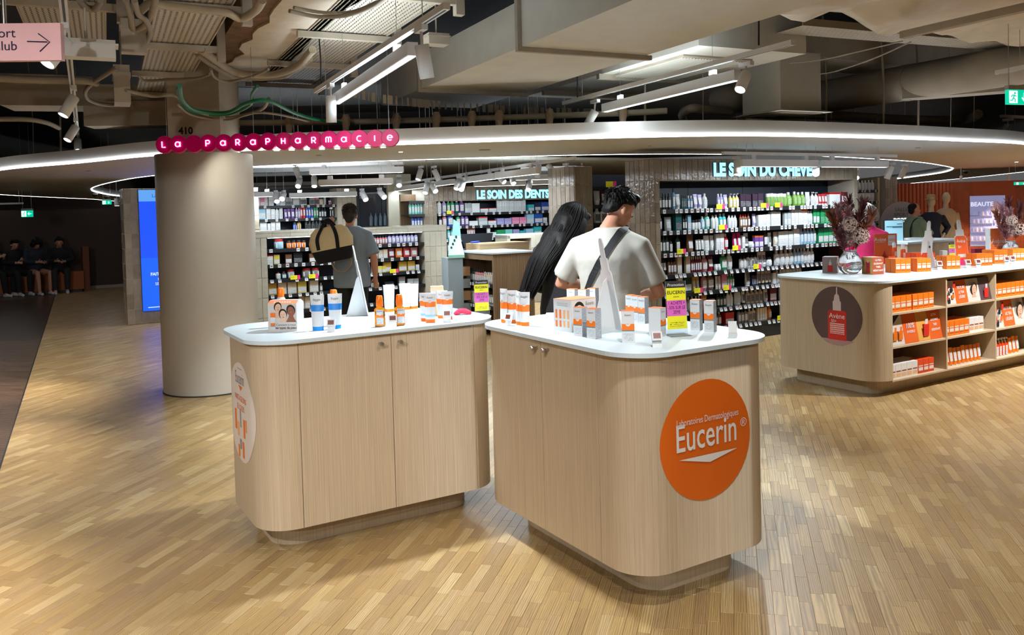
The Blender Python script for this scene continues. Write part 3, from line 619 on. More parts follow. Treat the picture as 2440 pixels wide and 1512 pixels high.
# ============================================================ the two oak counters in front
class Path:
    def __init__(s, pts, closed=True):
        s.p = [Vector(q) for q in pts]; s.p.append(s.p[0].copy()) if closed else None
        s.L = [0.0]
        for a, b in zip(s.p, s.p[1:]): s.L.append(s.L[-1]+(b-a).length)
        s.T = s.L[-1]
    def at(s, t):
        t %= s.T; k = 0
        while k < len(s.L)-2 and s.L[k+1] < t: k += 1
        a, b = s.p[k], s.p[k+1]; d = (b-a); l = d.length or 1e-9
        return a+d*((t-s.L[k])/l), Vector((d.y, -d.x))/l     # outward normal for a counter-clockwise path
    def near(s, q):
        q = Vector(q); return min((( (s.at(s.T*i/4000)[0]-q).length, s.T*i/4000) for i in range(4000)))[1]
    def sub(s, a, b):
        if b <= a: b += s.T
        ts = [a]+[x for k in (0, s.T) for x in (l+k for l in s.L) if a+1e-4 < x < b-1e-4]+[b]; return [s.at(t) for t in ts]
def panel(path, a, b, z0, z1, th=.018, gap=.0015):
    rings = [[(p.x, p.y, z0), (p.x, p.y, z1), (p.x-n.x*th, p.y-n.y*th, z1), (p.x-n.x*th, p.y-n.y*th, z0)] for p, n in path.sub(a+gap, b-gap)]
    m = MB(); k = len(rings); vs = [q for r in rings for q in r]
    m.add(vs, [(4*i, 4*i+4, 4*i+5, 4*i+1) for i in range(k-1)], 0, True)
    for j in (1, 2, 3): m.add(vs, [(4*i+j, 4*i+4+j, 4*i+4+(j+1) % 4, 4*i+(j+1) % 4) for i in range(k-1)])
    m.add(vs, [(0, 1, 2, 3), tuple(4*(k-1)+i for i in (3, 2, 1, 0))]); return m
DARKIN = M('cabinet_inside', (.03, .024, .018), .8)
def counter(name, label, u0, v0, u1, v1, r, z0, z1, slab, over, plinth, seams, lam, cat='counter'):
    o = thing(name, label, cat, (0, 0, 0)); P_ = Path(rrect(u0, v0, u1, v1, r, 12))
    MB().prism(rrect(u0+.02, v0+.02, u1-.02, v1-.02, r-.02, 8), z0+.005, z1-.002).build('core', DARKIN, o)
    ss = sorted((P_.near(q), nm) for q, nm in seams)
    for i, (s_, nm) in enumerate(ss): panel(P_, s_, ss[(i+1) % len(ss)][0] if len(ss) > 1 else s_+P_.T-1e-3, z0, z1).build(nm, lam, o)
    MB().prism(rrect(u0-over, v0-over, u1+over, v1+over, r+over, 14), z1, z1+slab, sm=False).build('worktop', SLAB, o)
    a, b, c, d = plinth; MB().prism(rrect(u0+a, v0+b, u1-c, v1-d, r*.75, 8), .0, z0+.004).build('plinth', lam, o)
    return o, P_
CZ = 1.018
LC, LP = counter('oak_counter', 'oak counter with white top left of the gap, round white sticker', .92, 3.80, 2.18, 4.50, .17, .13, 1.0, .018, .028, (.1, .15, .1, .1), [((1.109, 3.8), 'door'), ((1.572, 3.8), 'door'), ((2.035, 3.8), 'end_panel'), ((1.5, 4.5), 'end_panel')], LAM)
RC, RP = counter('oak_counter', 'oak counter with white top and big orange round sticker', 2.02, 2.475, 2.80, 3.72, .17, .13, 1.0, .018, .028, (.15, .11, .1, .1), [((2.02, 3.585), 'door'), ((2.02, 3.135), 'door'), ((2.02, 2.714), 'end_panel'), ((2.80, 3.4), 'end_panel')], LAM)
def knob(P3, nrm, par):
    X = Matrix.Translation(P3) @ Vector((nrm[0], nrm[1], 0)).to_track_quat('Z', 'Y').to_matrix().to_4x4()
    MB().lathe([(.007, -.002), (.0055, .002), (.0055, .022), (.010, .024), (.010, .036), (.008, .038)], 14, X=X).build('knob', STEEL, par)
for px, py in ((909, 819), (955, 814)):
    u, z = hitv(px, py, 3.775); knob(Vector((u, 3.80, z)), (0, -1), LC)
for px, py in ((1270, 829), (1296, 834)):
    v, z = hitu(px, py, 1.995); knob(Vector((2.02, v, z)), (-1, 0), RC)
def decal(path, sc, zc, R, mat, par, name, off=.0012, n=40, rings=9, rz=None):
    vs = []; fs = []
    for j in range(rings+1):
        for i in range(n):
            r = R*j/rings; a = 2*pi*i/n; p, nn = path.at(sc+r*cos(a)); vs.append((p.x+nn.x*off, p.y+nn.y*off, zc+(rz or R)*j/rings*sin(a)))
    for j in range(rings): fs += [(j*n+i, j*n+(i+1) % n, (j+1)*n+(i+1) % n, (j+1)*n+i) for i in range(n)]
    return MB().add(vs, [f[::-1] for f in fs], 0, True).build(name, mat, par)
DECO = M('orange_vinyl', srgb(226, 106, 24), .4, var=.02); DECW = M('white_vinyl', srgb(226, 214, 204), .4, var=.02)
uc, zc = hitv(1684, 1046, 2.475)
s_or = RP.near((uc, 2.475)); st_ = decal(RP, s_or, zc, .247, DECO, RC, 'round_sticker')
WV = M('white_print', (.82, .82, .82), .45, var=.01)
def ontext(s, size, px, py, v, par, mat, **k):
    u, z = hitv(px, py, v); return text(s, size, mat, par, (u, v, z), **k)
v_ = 2.4715
ontext('Laboratoires Dermatologiques', .0385, 1612, 1018, v_, st_, WV, align='LEFT', sx=.72)
ontext('Eucerin', .158, 1609, 1080, v_, st_, WV, align='LEFT', sx=.72, bold=.0012)
ontext('®', .05, 1764, 1016, v_, st_, WV, align='LEFT')
tri = [hitv(x, y, v_) for x, y in ((1618, 1097), (1692, 1100), (1757, 1066))]
MB().add([(u, v_, z) for u, z in tri], [(0, 1, 2)]).build('triangle_mark', WV, st_)
# white sticker on the far end of the left counter
v1_, z1_ = hitu(575, 982, .92); s_w = LP.near((.92, v1_)); wd = decal(LP, s_w, z1_, .245, DECW, LC, 'round_sticker', rz=.245)
u_ = .9175
X_ = -pi/2
text('Eucerin', .085, GREYP, wd, (u_, v1_+.005, z1_+.14), X_, sx=.7); text('PARTAGEONS', .04, ORANGE, wd, (u_, v1_, z1_+.055), X_, sx=.9); text('LE SOLEIL', .04, ORANGE, wd, (u_, v1_, z1_+.01), X_, sx=.9)
MB().add([(u_, v1_+.03, z1_+.132), (u_, v1_-.045, z1_+.132), (u_, v1_-.01, z1_+.108)], [(0, 1, 2)]).build('triangle_mark', ORANGE, wd)
for i, (dy, dz_, h, wv_, mt) in enumerate(((.11, -.05, .10, .03, ORANGE), (.06, -.09, .07, .035, M('pale_orange', srgb(240, 170, 110), .5)), (.01, -.03, .09, .02, GREYP), (-.06, -.07, .09, .03, ORANGE), (-.10, -.05, .06, .02, M('pale_orange2', srgb(230, 150, 90), .5)), (.06, -.2, .06, .025, ORANGE), (.02, -.16, .05, .03, GREYP), (-.03, -.18, .08, .03, ORANGE))):
    MB().box(-.0004, -wv_/2, -h/2, .0004, wv_/2, h/2).build('printed_product', mt, wd, (u_, v1_+dy, z1_+dz_))
MB().box(-.0004, -.05, -.0015, .0004, .03, .0015).build('printed_rule', GREYP, wd, (u_, v1_+.01, z1_+.215))

# ============================================================ small sun-care products
TUBEW = M('tube_white', (.66, .67, .69), .3, var=.01); TBLUE = M('tube_blue', srgb(40, 132, 214), .4); CAPB = M('cap_blue', srgb(30, 150, 240), .25); CAPO = M('cap_orange', srgb(250, 120, 14), .3)
TXTP = print_mat('tiny_print_white', (.66, .67, .69), (.25, .3, .36), (30, 30, 190), .5); BLUET = M('blue_text', srgb(110, 160, 200), .5)
AMBER = M('amber_oil', srgb(206, 120, 16), .08, trans=.75, ior=1.4); CARTG = print_mat('carton_side_print', srgb(186, 188, 194), srgb(120, 124, 132), (26, 26, 150), .45)
GREENL = M('teal_line', srgb(70, 130, 140), .5)
def oval(w_, d_, z, n=18): return [(w_/2*cos(2*pi*i/n), d_/2*sin(2*pi*i/n), z) for i in range(n)]
def tube_prod(label, w_, h, cap, bands, loc, rz, group=None, back=False, badge=None, name='cream_tube', logo=True):
    """a squeezable tube standing on its cap; bands = [(z0,z1,mat)] as shares of the height"""
    o = thing(name, label, 'tube', loc, rz, group); ch = .11*h
    zs = sorted(set([.11, .16, .22, .3, .38, .46, .54, .62, .7, .78, .86, .93, .97, .972, 1.0]+[b for t in bands for b in t[:2]])); mats = [TXTP if back else TUBEW]
    m = MB()
    def ring(z):
        k = (z-.11)/.89; return oval(w_*(.80+.20*k), w_*.62*(1-k**1.3)+.003, z*h)
    for a, b in zip(zs, zs[1:]):
        mi = 0
        for q0, q1, mt in bands:
            if q0-1e-6 <= a and b <= q1+1e-6 and not back:
                if mt not in mats: mats.append(mt)
                mi = mats.index(mt)
        m.loft([ring(a), ring(b)], mi, True, caps=False)
    m.add(ring(1.0), [tuple(range(18))], 0)
    m.build('tube_body', mats, o)
    MB().lathe([(w_*.385, 0), (w_*.39, ch*.9), (w_*.38, ch)], 20, sy=.74).build('cap', cap, o)
    if logo and not back:
        yf = lambda z: -(w_*.62*(1-((z-.11)/.89)**1.3)+.003)/2-.0015
        text('Eucerin', h*.085, M('navy_text', (.03, .04, .09), .5), o, (0, yf(.84), h*.84), sx=.8); MB().tube([(-.1*w_, yf(.83), h*.832), (0, yf(.83), h*.822), (.12*w_, yf(.83), h*.832)], .0006, 5).build('swoosh', INK, o)
        if badge: MB().disc((0, yf(badge)-.0006, h*badge), w_*.17, 0).build('badge', TUBEW, o); text('50+', h*.062, M('badge_orange', srgb(226, 120, 60), .5), o, (0, yf(badge)-.0012, h*(badge-.025)))
    return o
TOP = lambda px, py, z=CZ: at(px, py, z=z)
BO = [(.52, .70, ORANGE)]; BB = [(.54, .72, TBLUE)]
WAVE = [(.54, .72, ORANGE), (.2, .28, M('wave_blue', srgb(150, 196, 226), .4))]
tube_prod('white tube with blue band left of the small card holder', .072, .175, CAPB, BB, TOP(758, 786), radians(-4), 'after-sun tubes')
tube_prod('white tube with blue band right behind the small card holder', .072, .175, CAPB, BB, TOP(800, 782), radians(4), 'after-sun tubes')
for i, (x, y, rz, back) in enumerate(((928, 742, 172, 1), (966, 737, 176, 1), (985, 735, 190, 1))):
    tube_prod(['left of three', 'middle of three', 'right of three'][i]+' white tubes turned with the fine-print back showing', .07, .155 if i < 2 else .148, CAPO, [], TOP(x, y), radians(rz+180), 'tubes seen from the back', True)
for i, (lab, x, y, rz, wv) in enumerate((('white tube with orange band, left one before the beige carton', 1014, 764, -12, WAVE), ('white tube with orange band and wave, second before beige carton', 1026, 767, 2, WAVE), ('white orange-banded tube behind the right card holder', 1054, 757, -6, BO), ('white orange-banded tube standing right behind the card holder', 1067, 760, 6, WAVE))):
    tube_prod(lab, .064, .148, CAPO, wv, TOP(x, y), radians(rz), 'dry-touch tubes', badge=.76)
for i, (lab, x, y, rz, hh) in enumerate((('leftmost slim orange-banded tube at the right counter corner', 1202, 768, -48, .172), ('second slim orange-banded tube on the right counter', 1222, 769, -12, .165), ('slim tube turned sideways between two orange-banded tubes', 1238, 773, -70, .165), ('rightmost slim orange-banded tube on the right counter', 1251, 775, -8, .165))):
    tube_prod(lab, .056, hh, CAPO, [(.42, .62, ORANGE)], TOP(x, y), radians(rz), 'slim face tubes', badge=.64)
def lotion(lab, px, py, hh, grp=None):
    o = thing('lotion_bottle', lab, 'bottle', TOP(px, py), 0, grp)
    MB().lathe([(.024, 0), (.026, .004), (.026, hh*.66), (.02, hh*.74), (.014, hh*.78)], 20).build('bottle_body', TUBEW, o); MB().lathe([(.0165, hh*.77), (.017, hh*.98), (.014, hh)], 20).build('cap', CAPO, o); return o
lotion('white bottle with orange cap behind the portrait box', 672, 778, .2); lotion('white bottle with orange cap behind the blue tubes', 797, 775, .185)
def spray(lab, px, py, rz):
    o = thing('oil_spray', lab, 'spray bottle', TOP(px, py), rz, 'amber oil sprays'); sq = lambda w_, d_, z: [(x, y, z) for x, y in rrect(-w_/2, -d_/2, w_/2, d_/2, min(w_, d_)*.42, 5)]
    zz = [(0, .050), (.006, .056), (.02, .056), (.028, .053), (.036, .056), (.05, .052), (.056, .056), (.07, .052), (.076, .056), (.088, .054), (.097, .03), (.1, .028)]
    MB().loft([sq(w_, .036 if w_ > .04 else .024, z) for z, w_ in zz]).build('bottle_body', AMBER, o)
    MB().rect(-.012, .012, .024, .086, -.0195).build('label', TXTP, o); MB().rect(-.012, .046, .024, .06, -.0198).build('orange_band', ORANGE, o)
    MB().disc((.006, -.0201, .064), .008).build('badge', TUBEW, o); text('Eucerin', .010, INK, o, (.006, -.0202, .076))
    MB().lathe([(.0165, .1), (.0175, .104), (.0175, .132), (.0155, .152), (.013, .156)], 20).build('cap', CAPO, o); return o
spray('amber oil spray bottle left of its card holder', 906, 777, radians(-8)); spray('amber oil spray bottle right of its card holder', 953, 774, radians(10))
def carton(lab, px, py, w_, d_, h, rz, grp=None, z=CZ, name='carton'):
    o = thing(name, lab, 'box', TOP(px, py, z), rz, grp)
    MB().box(-w_/2, -d_/2, 0, w_/2, d_/2, h).build('carton_body', WPL, o); MB().box(-w_/2, -d_/2, h, w_/2, d_/2, h+.0012).build('top_flap', ORANGE, o)
    MB().add([(w_/2+.0004, -d_/2, 0), (w_/2+.0004, d_/2, 0), (w_/2+.0004, d_/2, h), (w_/2+.0004, -d_/2, h)], [(0, 1, 2, 3)]).build('side_print', CARTG, o)
    y = -d_/2-.0004
    MB().rect(-w_/2, h*.40, w_/2, h*.60, y).build('orange_band', ORANGE, o); MB().rect(-w_/2, h*.37, w_/2, h*.40, y).build('teal_line', GREENL, o); MB().rect(-w_*.4, h*.08, w_*.4, h*.3, y).build('fine_print', TXTP, o)
    MB().disc((0, y-.0003, h*.6), w_*.2).build('badge', WPL, o); text('50+', h*.06, M('badge_orange', srgb(226, 120, 60), .5), o, (0, y-.0006, h*.575)); text('Eucerin', h*.085, INK, o, (0, y-.0003, h*.85), sx=.8)
    return o
for i, (x, y, rz, hh) in enumerate(((1384, 799, -42, .128), (1416, 805, -44, .130))): carton(('left' if i == 0 else 'right')+' of two small cartons before the big portrait box', x, y, .048, .042, hh, radians(rz), 'cartons on the right counter')
for i, (x, y) in enumerate(((1365, 740), (1392, 742), (1414, 738))): carton(('left', 'middle', 'right')[i]+' carton peeking out behind the big portrait box', x, y, .05, .04, .122, radians(-35), 'cartons on the right counter')
for i, (x, y) in enumerate(((1504, 763), (1518, 766), (1534, 769))): carton(('left', 'middle', 'right')[i]+' carton of three in a row right of the white cutout', x, y, .036, .042, .128, radians(-38), 'cartons on the right counter')
carton('carton nearest the front edge, left of the white card holder', 1497, 815, .052, .038, .134, radians(-6), 'cartons on the right counter')
carton('carton behind the white card holder by the promotion stand', 1567, 800, .045, .06, .125, radians(48), 'cartons on the right counter')
for i, (x, y) in enumerate(((1660, 785), (1693, 789))): carton(('left' if i == 0 else 'right')+' of two tall cartons right of the promotion stand', x, y, .044, .042, .138, radians(-32), 'cartons on the right counter')
# beige carton leaning among the tubes
o = thing('beige_carton', 'beige and white carton behind the orange-banded tubes', 'box', TOP(1043, 752), radians(8)); MB().box(-.035, -.02, 0, .035, .02, .162).build('carton_body', M('beige_card', srgb(236, 190, 130), .6), o); MB().rect(-.035, .1, .035, .15, -.0206).build('white_panel', WPL, o); MB().box(-.036, -.021, .14, .036, .021, .164, taper=.05).build('lid', M('cream_card', srgb(240, 214, 170), .6), o)
# price card holders
ESL = M('price_screen', srgb(120, 60, 50), .3, var=.3, nscale=90)
def holder(lab, px, py, rz, z=CZ, s=1.0, screen=True, grp='small price card holders'):
    o = thing('price_holder', lab, 'card holder', TOP(px, py, z), rz, grp); o.scale = (s, s, s); T = Matrix.Rotation(radians(-18), 4, 'X')
    MB().add([(-.019, -.012, 0), (.019, -.012, 0), (.019, .012, .062), (-.019, .012, .062), (-.019, -.009, 0), (.019, -.009, 0), (.019, .015, .062), (-.019, .015, .062)], [(0, 1, 2, 3), (7, 6, 5, 4), (1, 5, 6, 2), (0, 3, 7, 4), (3, 2, 6, 7)]).box(-.019, -.012, 0, .019, .025, .0016).build('holder_card', WPL, o)
    if screen:
        X = Matrix.Translation((0, -.002, .043)) @ T
        MB().box(-.0215, -.006, -.017, .0215, .002, .019, X=X).build('display_case', WPL, o); MB().rect(-.015, -.009, .015, .013, -.0064, X=X).build('display_screen', ESL, o)
    else: MB().box(-.019, -.022, 0, .019, -.012, .012).build('lip', WPL, o)
    return o
holder('white card holder before the blue-banded tubes', 790, 790, radians(-4)); holder('white card holder between the amber sprays', 936, 779, radians(12)); holder('white card holder before the dry-touch tubes', 1066, 767, radians(-3)); holder('tilted card holder before the slim tubes', 1213, 775, radians(-40), s=.95)
holder('white card holder at the front edge before a carton', 1565, 826, radians(4), s=1.0); holder('empty white card holder at the right end of the counter', 1746, 798, radians(-10), s=.95, screen=False)
# flat printed portraits
SK = [M('print_skin_a', srgb(222, 178, 152), .6), M('print_skin_b', srgb(228, 188, 164), .6), M('print_skin_c', srgb(146, 92, 66), .6)]; HAIRP = M('print_hair', srgb(34, 24, 22), .6); LIP = M('print_lip', srgb(170, 80, 76), .6)
def ell(mb, cx_, cz_, rx, rz_, y, mi, n=18, rot=0.0):
    mb.add([(cx_+rx*cos(a)*cos(rot)-rz_*sin(a)*sin(rot), y, cz_+rx*cos(a)*sin(rot)+rz_*sin(a)*cos(rot)) for a in (2*pi*i/n for i in range(n))], [tuple(range(n))], mi)
def portrait(par, cx_, cz_, s, sk, y, rot=0.0, shoulders=True):
    m = MB()
    if shoulders: m.poly([(cx_-.5*s, y, cz_-1.0*s), (cx_+.5*s, y, cz_-1.0*s), (cx_+.22*s, y, cz_-.5*s), (cx_+.15*s, y, cz_-.2*s), (cx_-.15*s, y, cz_-.2*s), (cx_-.22*s, y, cz_-.5*s)], 0)
    ell(m, cx_, cz_+.08*s, .38*s, .46*s, y-.0002, 1, rot=rot); ell(m, cx_+.02*s, cz_-.02*s, .29*s, .40*s, y-.0004, 0, rot=rot)
    for dx in (-.12, .12): ell(m, cx_+dx*s*cos(rot), cz_+.04*s+dx*s*sin(rot), .045*s, .018*s, y-.0006, 1)
    ell(m, cx_+.03*s, cz_-.22*s, .1*s, .03*s, y-.0006, 2); m.poly([(cx_-.02*s, y-.0006, cz_-.1*s), (cx_+.05*s, y-.0006, cz_-.1*s), (cx_+.02*s, y-.0006, cz_+.04*s)], 3)
    m.build('printed_portrait', [sk, HAIRP, LIP, M('print_shade', srgb(180, 130, 106), .6)], par)
o = thing('display_box', 'display box with three printed portraits on the left counter', 'display box', TOP(674, 789), radians(-6))
wB, hB = .146, .152
MB().add([(-wB/2, 0, 0), (wB/2, 0, 0), (wB/2, .1, 0), (-wB/2, .1, 0), (-wB/2, 0, hB*.9), (wB/2, 0, hB*.9), (wB/2, .1, hB*.9), (-wB/2, .1, hB*.9), (-wB/2, .03, hB), (wB/2, .03, hB), (wB/2, .07, hB), (-wB/2, .07, hB)], [(0, 1, 5, 4), (1, 2, 6, 10, 9, 5), (2, 3, 7, 6), (3, 0, 4, 8, 11, 7), (6, 7, 11, 10), (8, 9, 10, 11)]).build('box_body', M('box_grey', srgb(206, 200, 196), .5), o)
MB().add([(-wB/2, -.0004, hB*.9), (wB/2, -.0004, hB*.9), (wB/2, .03, hB+.0004), (-wB/2, .03, hB+.0004)], [(0, 1, 2, 3)]).build('orange_strip', M('coral_card', srgb(244, 150, 106), .5), o)
for k in range(7): MB().rect(-.045+.013*k, 0, -.037+.013*k, .008, 0).build('strip_mark', WV, o, (0, .0085, hB*.935), (-radians(63), 0, 0))
portrait(o, -.022, .118, .052, SK[0], -.0006, -.2); portrait(o, .045, .1, .06, SK[2], -.0014, .25); portrait(o, .004, .082, .056, SK[1], -.0022, .15)
MB().rect(-wB/2, 0, wB/2, .046, -.0034).build('lower_panel', M('box_grey', srgb(206, 200, 196), .5), o)
text('Convient à tous', .0155, INK, o, (.018, -.004, .028)); text('les types de peau', .0155, INK, o, (.018, -.004, .013), bold=.0004)
mb = MB(); mb.rect(-.06, .01, -.036, .07, -.0038, 0).rect(-.06, .07, -.036, .092, -.0038, 1).rect(-.06, .03, -.036, .042, -.004, 1).rect(-.06, .024, -.036, .03, -.004, 2); mb.build('printed_bottle', [WPL, ORANGE, GREYP], o)
o = thing('display_box', 'large portrait box with orange top on the right counter', 'display box', TOP(1363, 792), radians(40))
wB, dB, hB = .16, .12, .148
MB().box(0, 0, 0, wB, dB, hB).build('box_body', WPL, o); MB().box(-.001, -.001, hB, wB+.001, dB+.001, hB+.0015).build('orange_top', M('coral_card', srgb(244, 150, 106), .5), o)
MB().rect(.002, .002, wB-.002, hB-.002, -.0005).build('photo_panel', M('print_bg', srgb(226, 214, 206), .5), o); portrait(o, .05, .085, .1, SK[1], -.001, .15); text('Eucerin', .024, INK, o, (.118, -.0012, .118), sx=.75); text('N°1', .022, ORANGE, o, (.112, -.0012, .085)); MB().rect(.09, .078, .14, .081, -.0012).build('printed_rule', ORANGE, o)
sd = MB().add([(-.0005, dB, .0), (-.0005, 0, .0), (-.0005, 0, hB), (-.0005, dB, hB)], [(0, 1, 2, 3)]).build('side_panel', WPL, o)
text('Découvrez nos soins\nsolaires Oil Control', .0105, GREYP, sd, (-.0012, dB/2, .118), -pi/2, sx=.8)
for k in range(4):
    y = dB*(.84-.22*k); MB().box(-.0015, y-.006, .06, -.0008, y+.006, .1).box(-.0015, y-.006, .02, -.0008, y+.006, .05).build('printed_product', ORANGE if k < 2 else M('pale_orange', srgb(240, 170, 110), .5), sd)
# tall cut-out dropper displays seen from the back
def cutout_shape(h, w_):
    hw = [(0, .5), (.03, .5), (.05, .47), (.60, .43), (.64, .38), (.655, .29), (.78, .27), (.785, .25), (.79, .16), (.95, .135), (.98, .10), (1, .045)]
    L_ = [(-k*w_, z*h) for z, k in hw]; return L_+[(-x, z) for x, z in reversed(L_)]
def cutout(lab, loc, rz, h, w_, front=None, strut=True, lean=.12, cat='display'):
    o = thing('cutout_display', lab, cat, loc, rz); sh = cutout_shape(h, w_); X = Matrix.Rotation(-lean, 4, 'X'); n = len(sh)
    MB().add([(x, 0, z) for x, z in sh]+[(x, .006, z) for x, z in sh], [tuple(range(n-1, -1, -1)), tuple(range(n, 2*n))]+[(i, (i+1) % n, n+(i+1) % n, n+i) for i in range(n)], 0, False, X).build('cutout_panel', WPL, o)
    if strut:
        t = math.tan(lean); pts = [(.004, 0), (.125*h/.42+.0, 0), (.06*h/.42, .52*h), (.045*h/.42, .56*h), (.006+.55*h*t, .56*h)]
        MB().add([(-.002, y, z) for y, z in pts]+[(.002, y, z) for y, z in pts], [(0, 1, 2, 3, 4), (9, 8, 7, 6, 5)]+[(i, i+5, (i+1) % 5+5, (i+1) % 5) for i in range(5)]).build('strut', WPL, o)
        MB().lathe([(.012, 0), (.012, .001)], 12, X=Matrix.Translation((.0025, .06, .18*h/.42)) @ Matrix.Rotation(pi/2, 4, 'Y')).build('punched_hole', M('hole_grey', (.08, .08, .08), .8), o)
    if front: front(o, X, h, w_)
    return o
cutout('tall white dropper-shaped cutout on the left counter, seen from behind', TOP(876, 750), radians(108), .40, .13, lean=.17)
cutout('tall white dropper-shaped cutout on the right counter, seen from behind', TOP(1470, 784), radians(108), .435, .14, lean=.17)
# promotion stands
def promo(lab, loc, rz, w_, h, brand, lines, z=CZ):
    o = thing('promotion_stand', lab, 'sign stand', loc, rz); T = Matrix.Rotation(-.06, 4, 'X'); b = .028
    MB().box(-w_/2, -.003, .004, w_/2, .0, h+b).build('acrylic_sheet', CLEAR, o).rotation_euler = (-.06, 0, 0); MB().box(-w_/2, -.045, 0, w_/2, .045, .003).build('acrylic_foot', CLEAR, o)
    p = MB(); y = -.0046
    for a, c, mi in ((.86, 1.0, 0), (.60, .86, 1), (.27, .60, 2), (.0, .27, 3)): p.box(-w_/2+.003, y, b+h*a, w_/2-.003, y+.0006, b+h*c, mi)
    p = p.build('paper', [M('black_paper', (.03, .03, .03), .6), YEL, M('magenta_paper', srgb(222, 104, 190), .5), YEL], o); p.rotation_euler = (-.06, 0, 0)
    tx = lambda s, sz, zz, mt, **k: text(s, sz, mt, p, (0, -.0054, b+h*zz), **k)
    tx('Promotion', h*.085, .895, WV); tx(brand, h*.10, .73, INK, bold=.0003); tx('solaires', h*.045, .66, INK)
    for i, s in enumerate(lines): tx(s, h*.10, .51-.095*i, M('plum_text', srgb(60, 20, 60), .5), sx=.72)
    MB().rect(-w_*.35, b+h*.04, w_*.35, b+h*.14, y-.0004).build('fine_print', print_mat('yellow_fine_print', srgb(238, 232, 40), srgb(90, 90, 30), (16, 16, 130), .5), p); return o
promo('yellow and pink promotion sign at the right end of left counter', TOP(1149, 752), radians(14), .083, .166, 'EUCERIN', ('1 ACHETE =', '-50% SUR LE', '2EME'))
promo('yellow and pink promotion sign on the right counter', TOP(1614, 798), radians(14), .098, .21, 'EUCERIN', ('1 ACHETE =', '-50% SUR LE', '2EME'))
# red fabric and leaflets
o = thing('red_cloth', 'crumpled red fabric at the back of the left counter', 'cloth', TOP(1102, 749), radians(10)); rng = random.Random(9); m = MB()
for k in range(7): m.tube(catmull([(-.045+.015*k*rng.random(), .02*rng.uniform(-1, 1), .006), (-.02, .018*rng.uniform(-1, 1), .012+.012*rng.random()), (.015, .02*rng.uniform(-1, 1), .014+.012*rng.random()), (.045, .016*rng.uniform(-1, 1), .007)], 5), [.008+.004*rng.random()]*16, 8)
me = blob(m, .004, 3); me.materials.append(M('red_fabric', srgb(226, 40, 70), .8, bump=.4, bscale=200)); link('folded_fabric', me, o)
for i, (x, y, rz) in enumerate(((1282, 757, 8), (1302, 752, 20), (1318, 748, -6))):
    o = thing('leaflet', ('left', 'middle', 'right')[i]+' printed leaflet lying flat on the right counter', 'leaflet', TOP(x, y), radians(rz), 'leaflets on the right counter'); MB().box(-.04, -.055, .0003+.0004*i, .04, .055, .0008+.0004*i).build('sheet', print_mat('leaflet_print%d' % i, (.76, .77, .8), (.35, .38, .46), (40, 120, 40), .5), o)
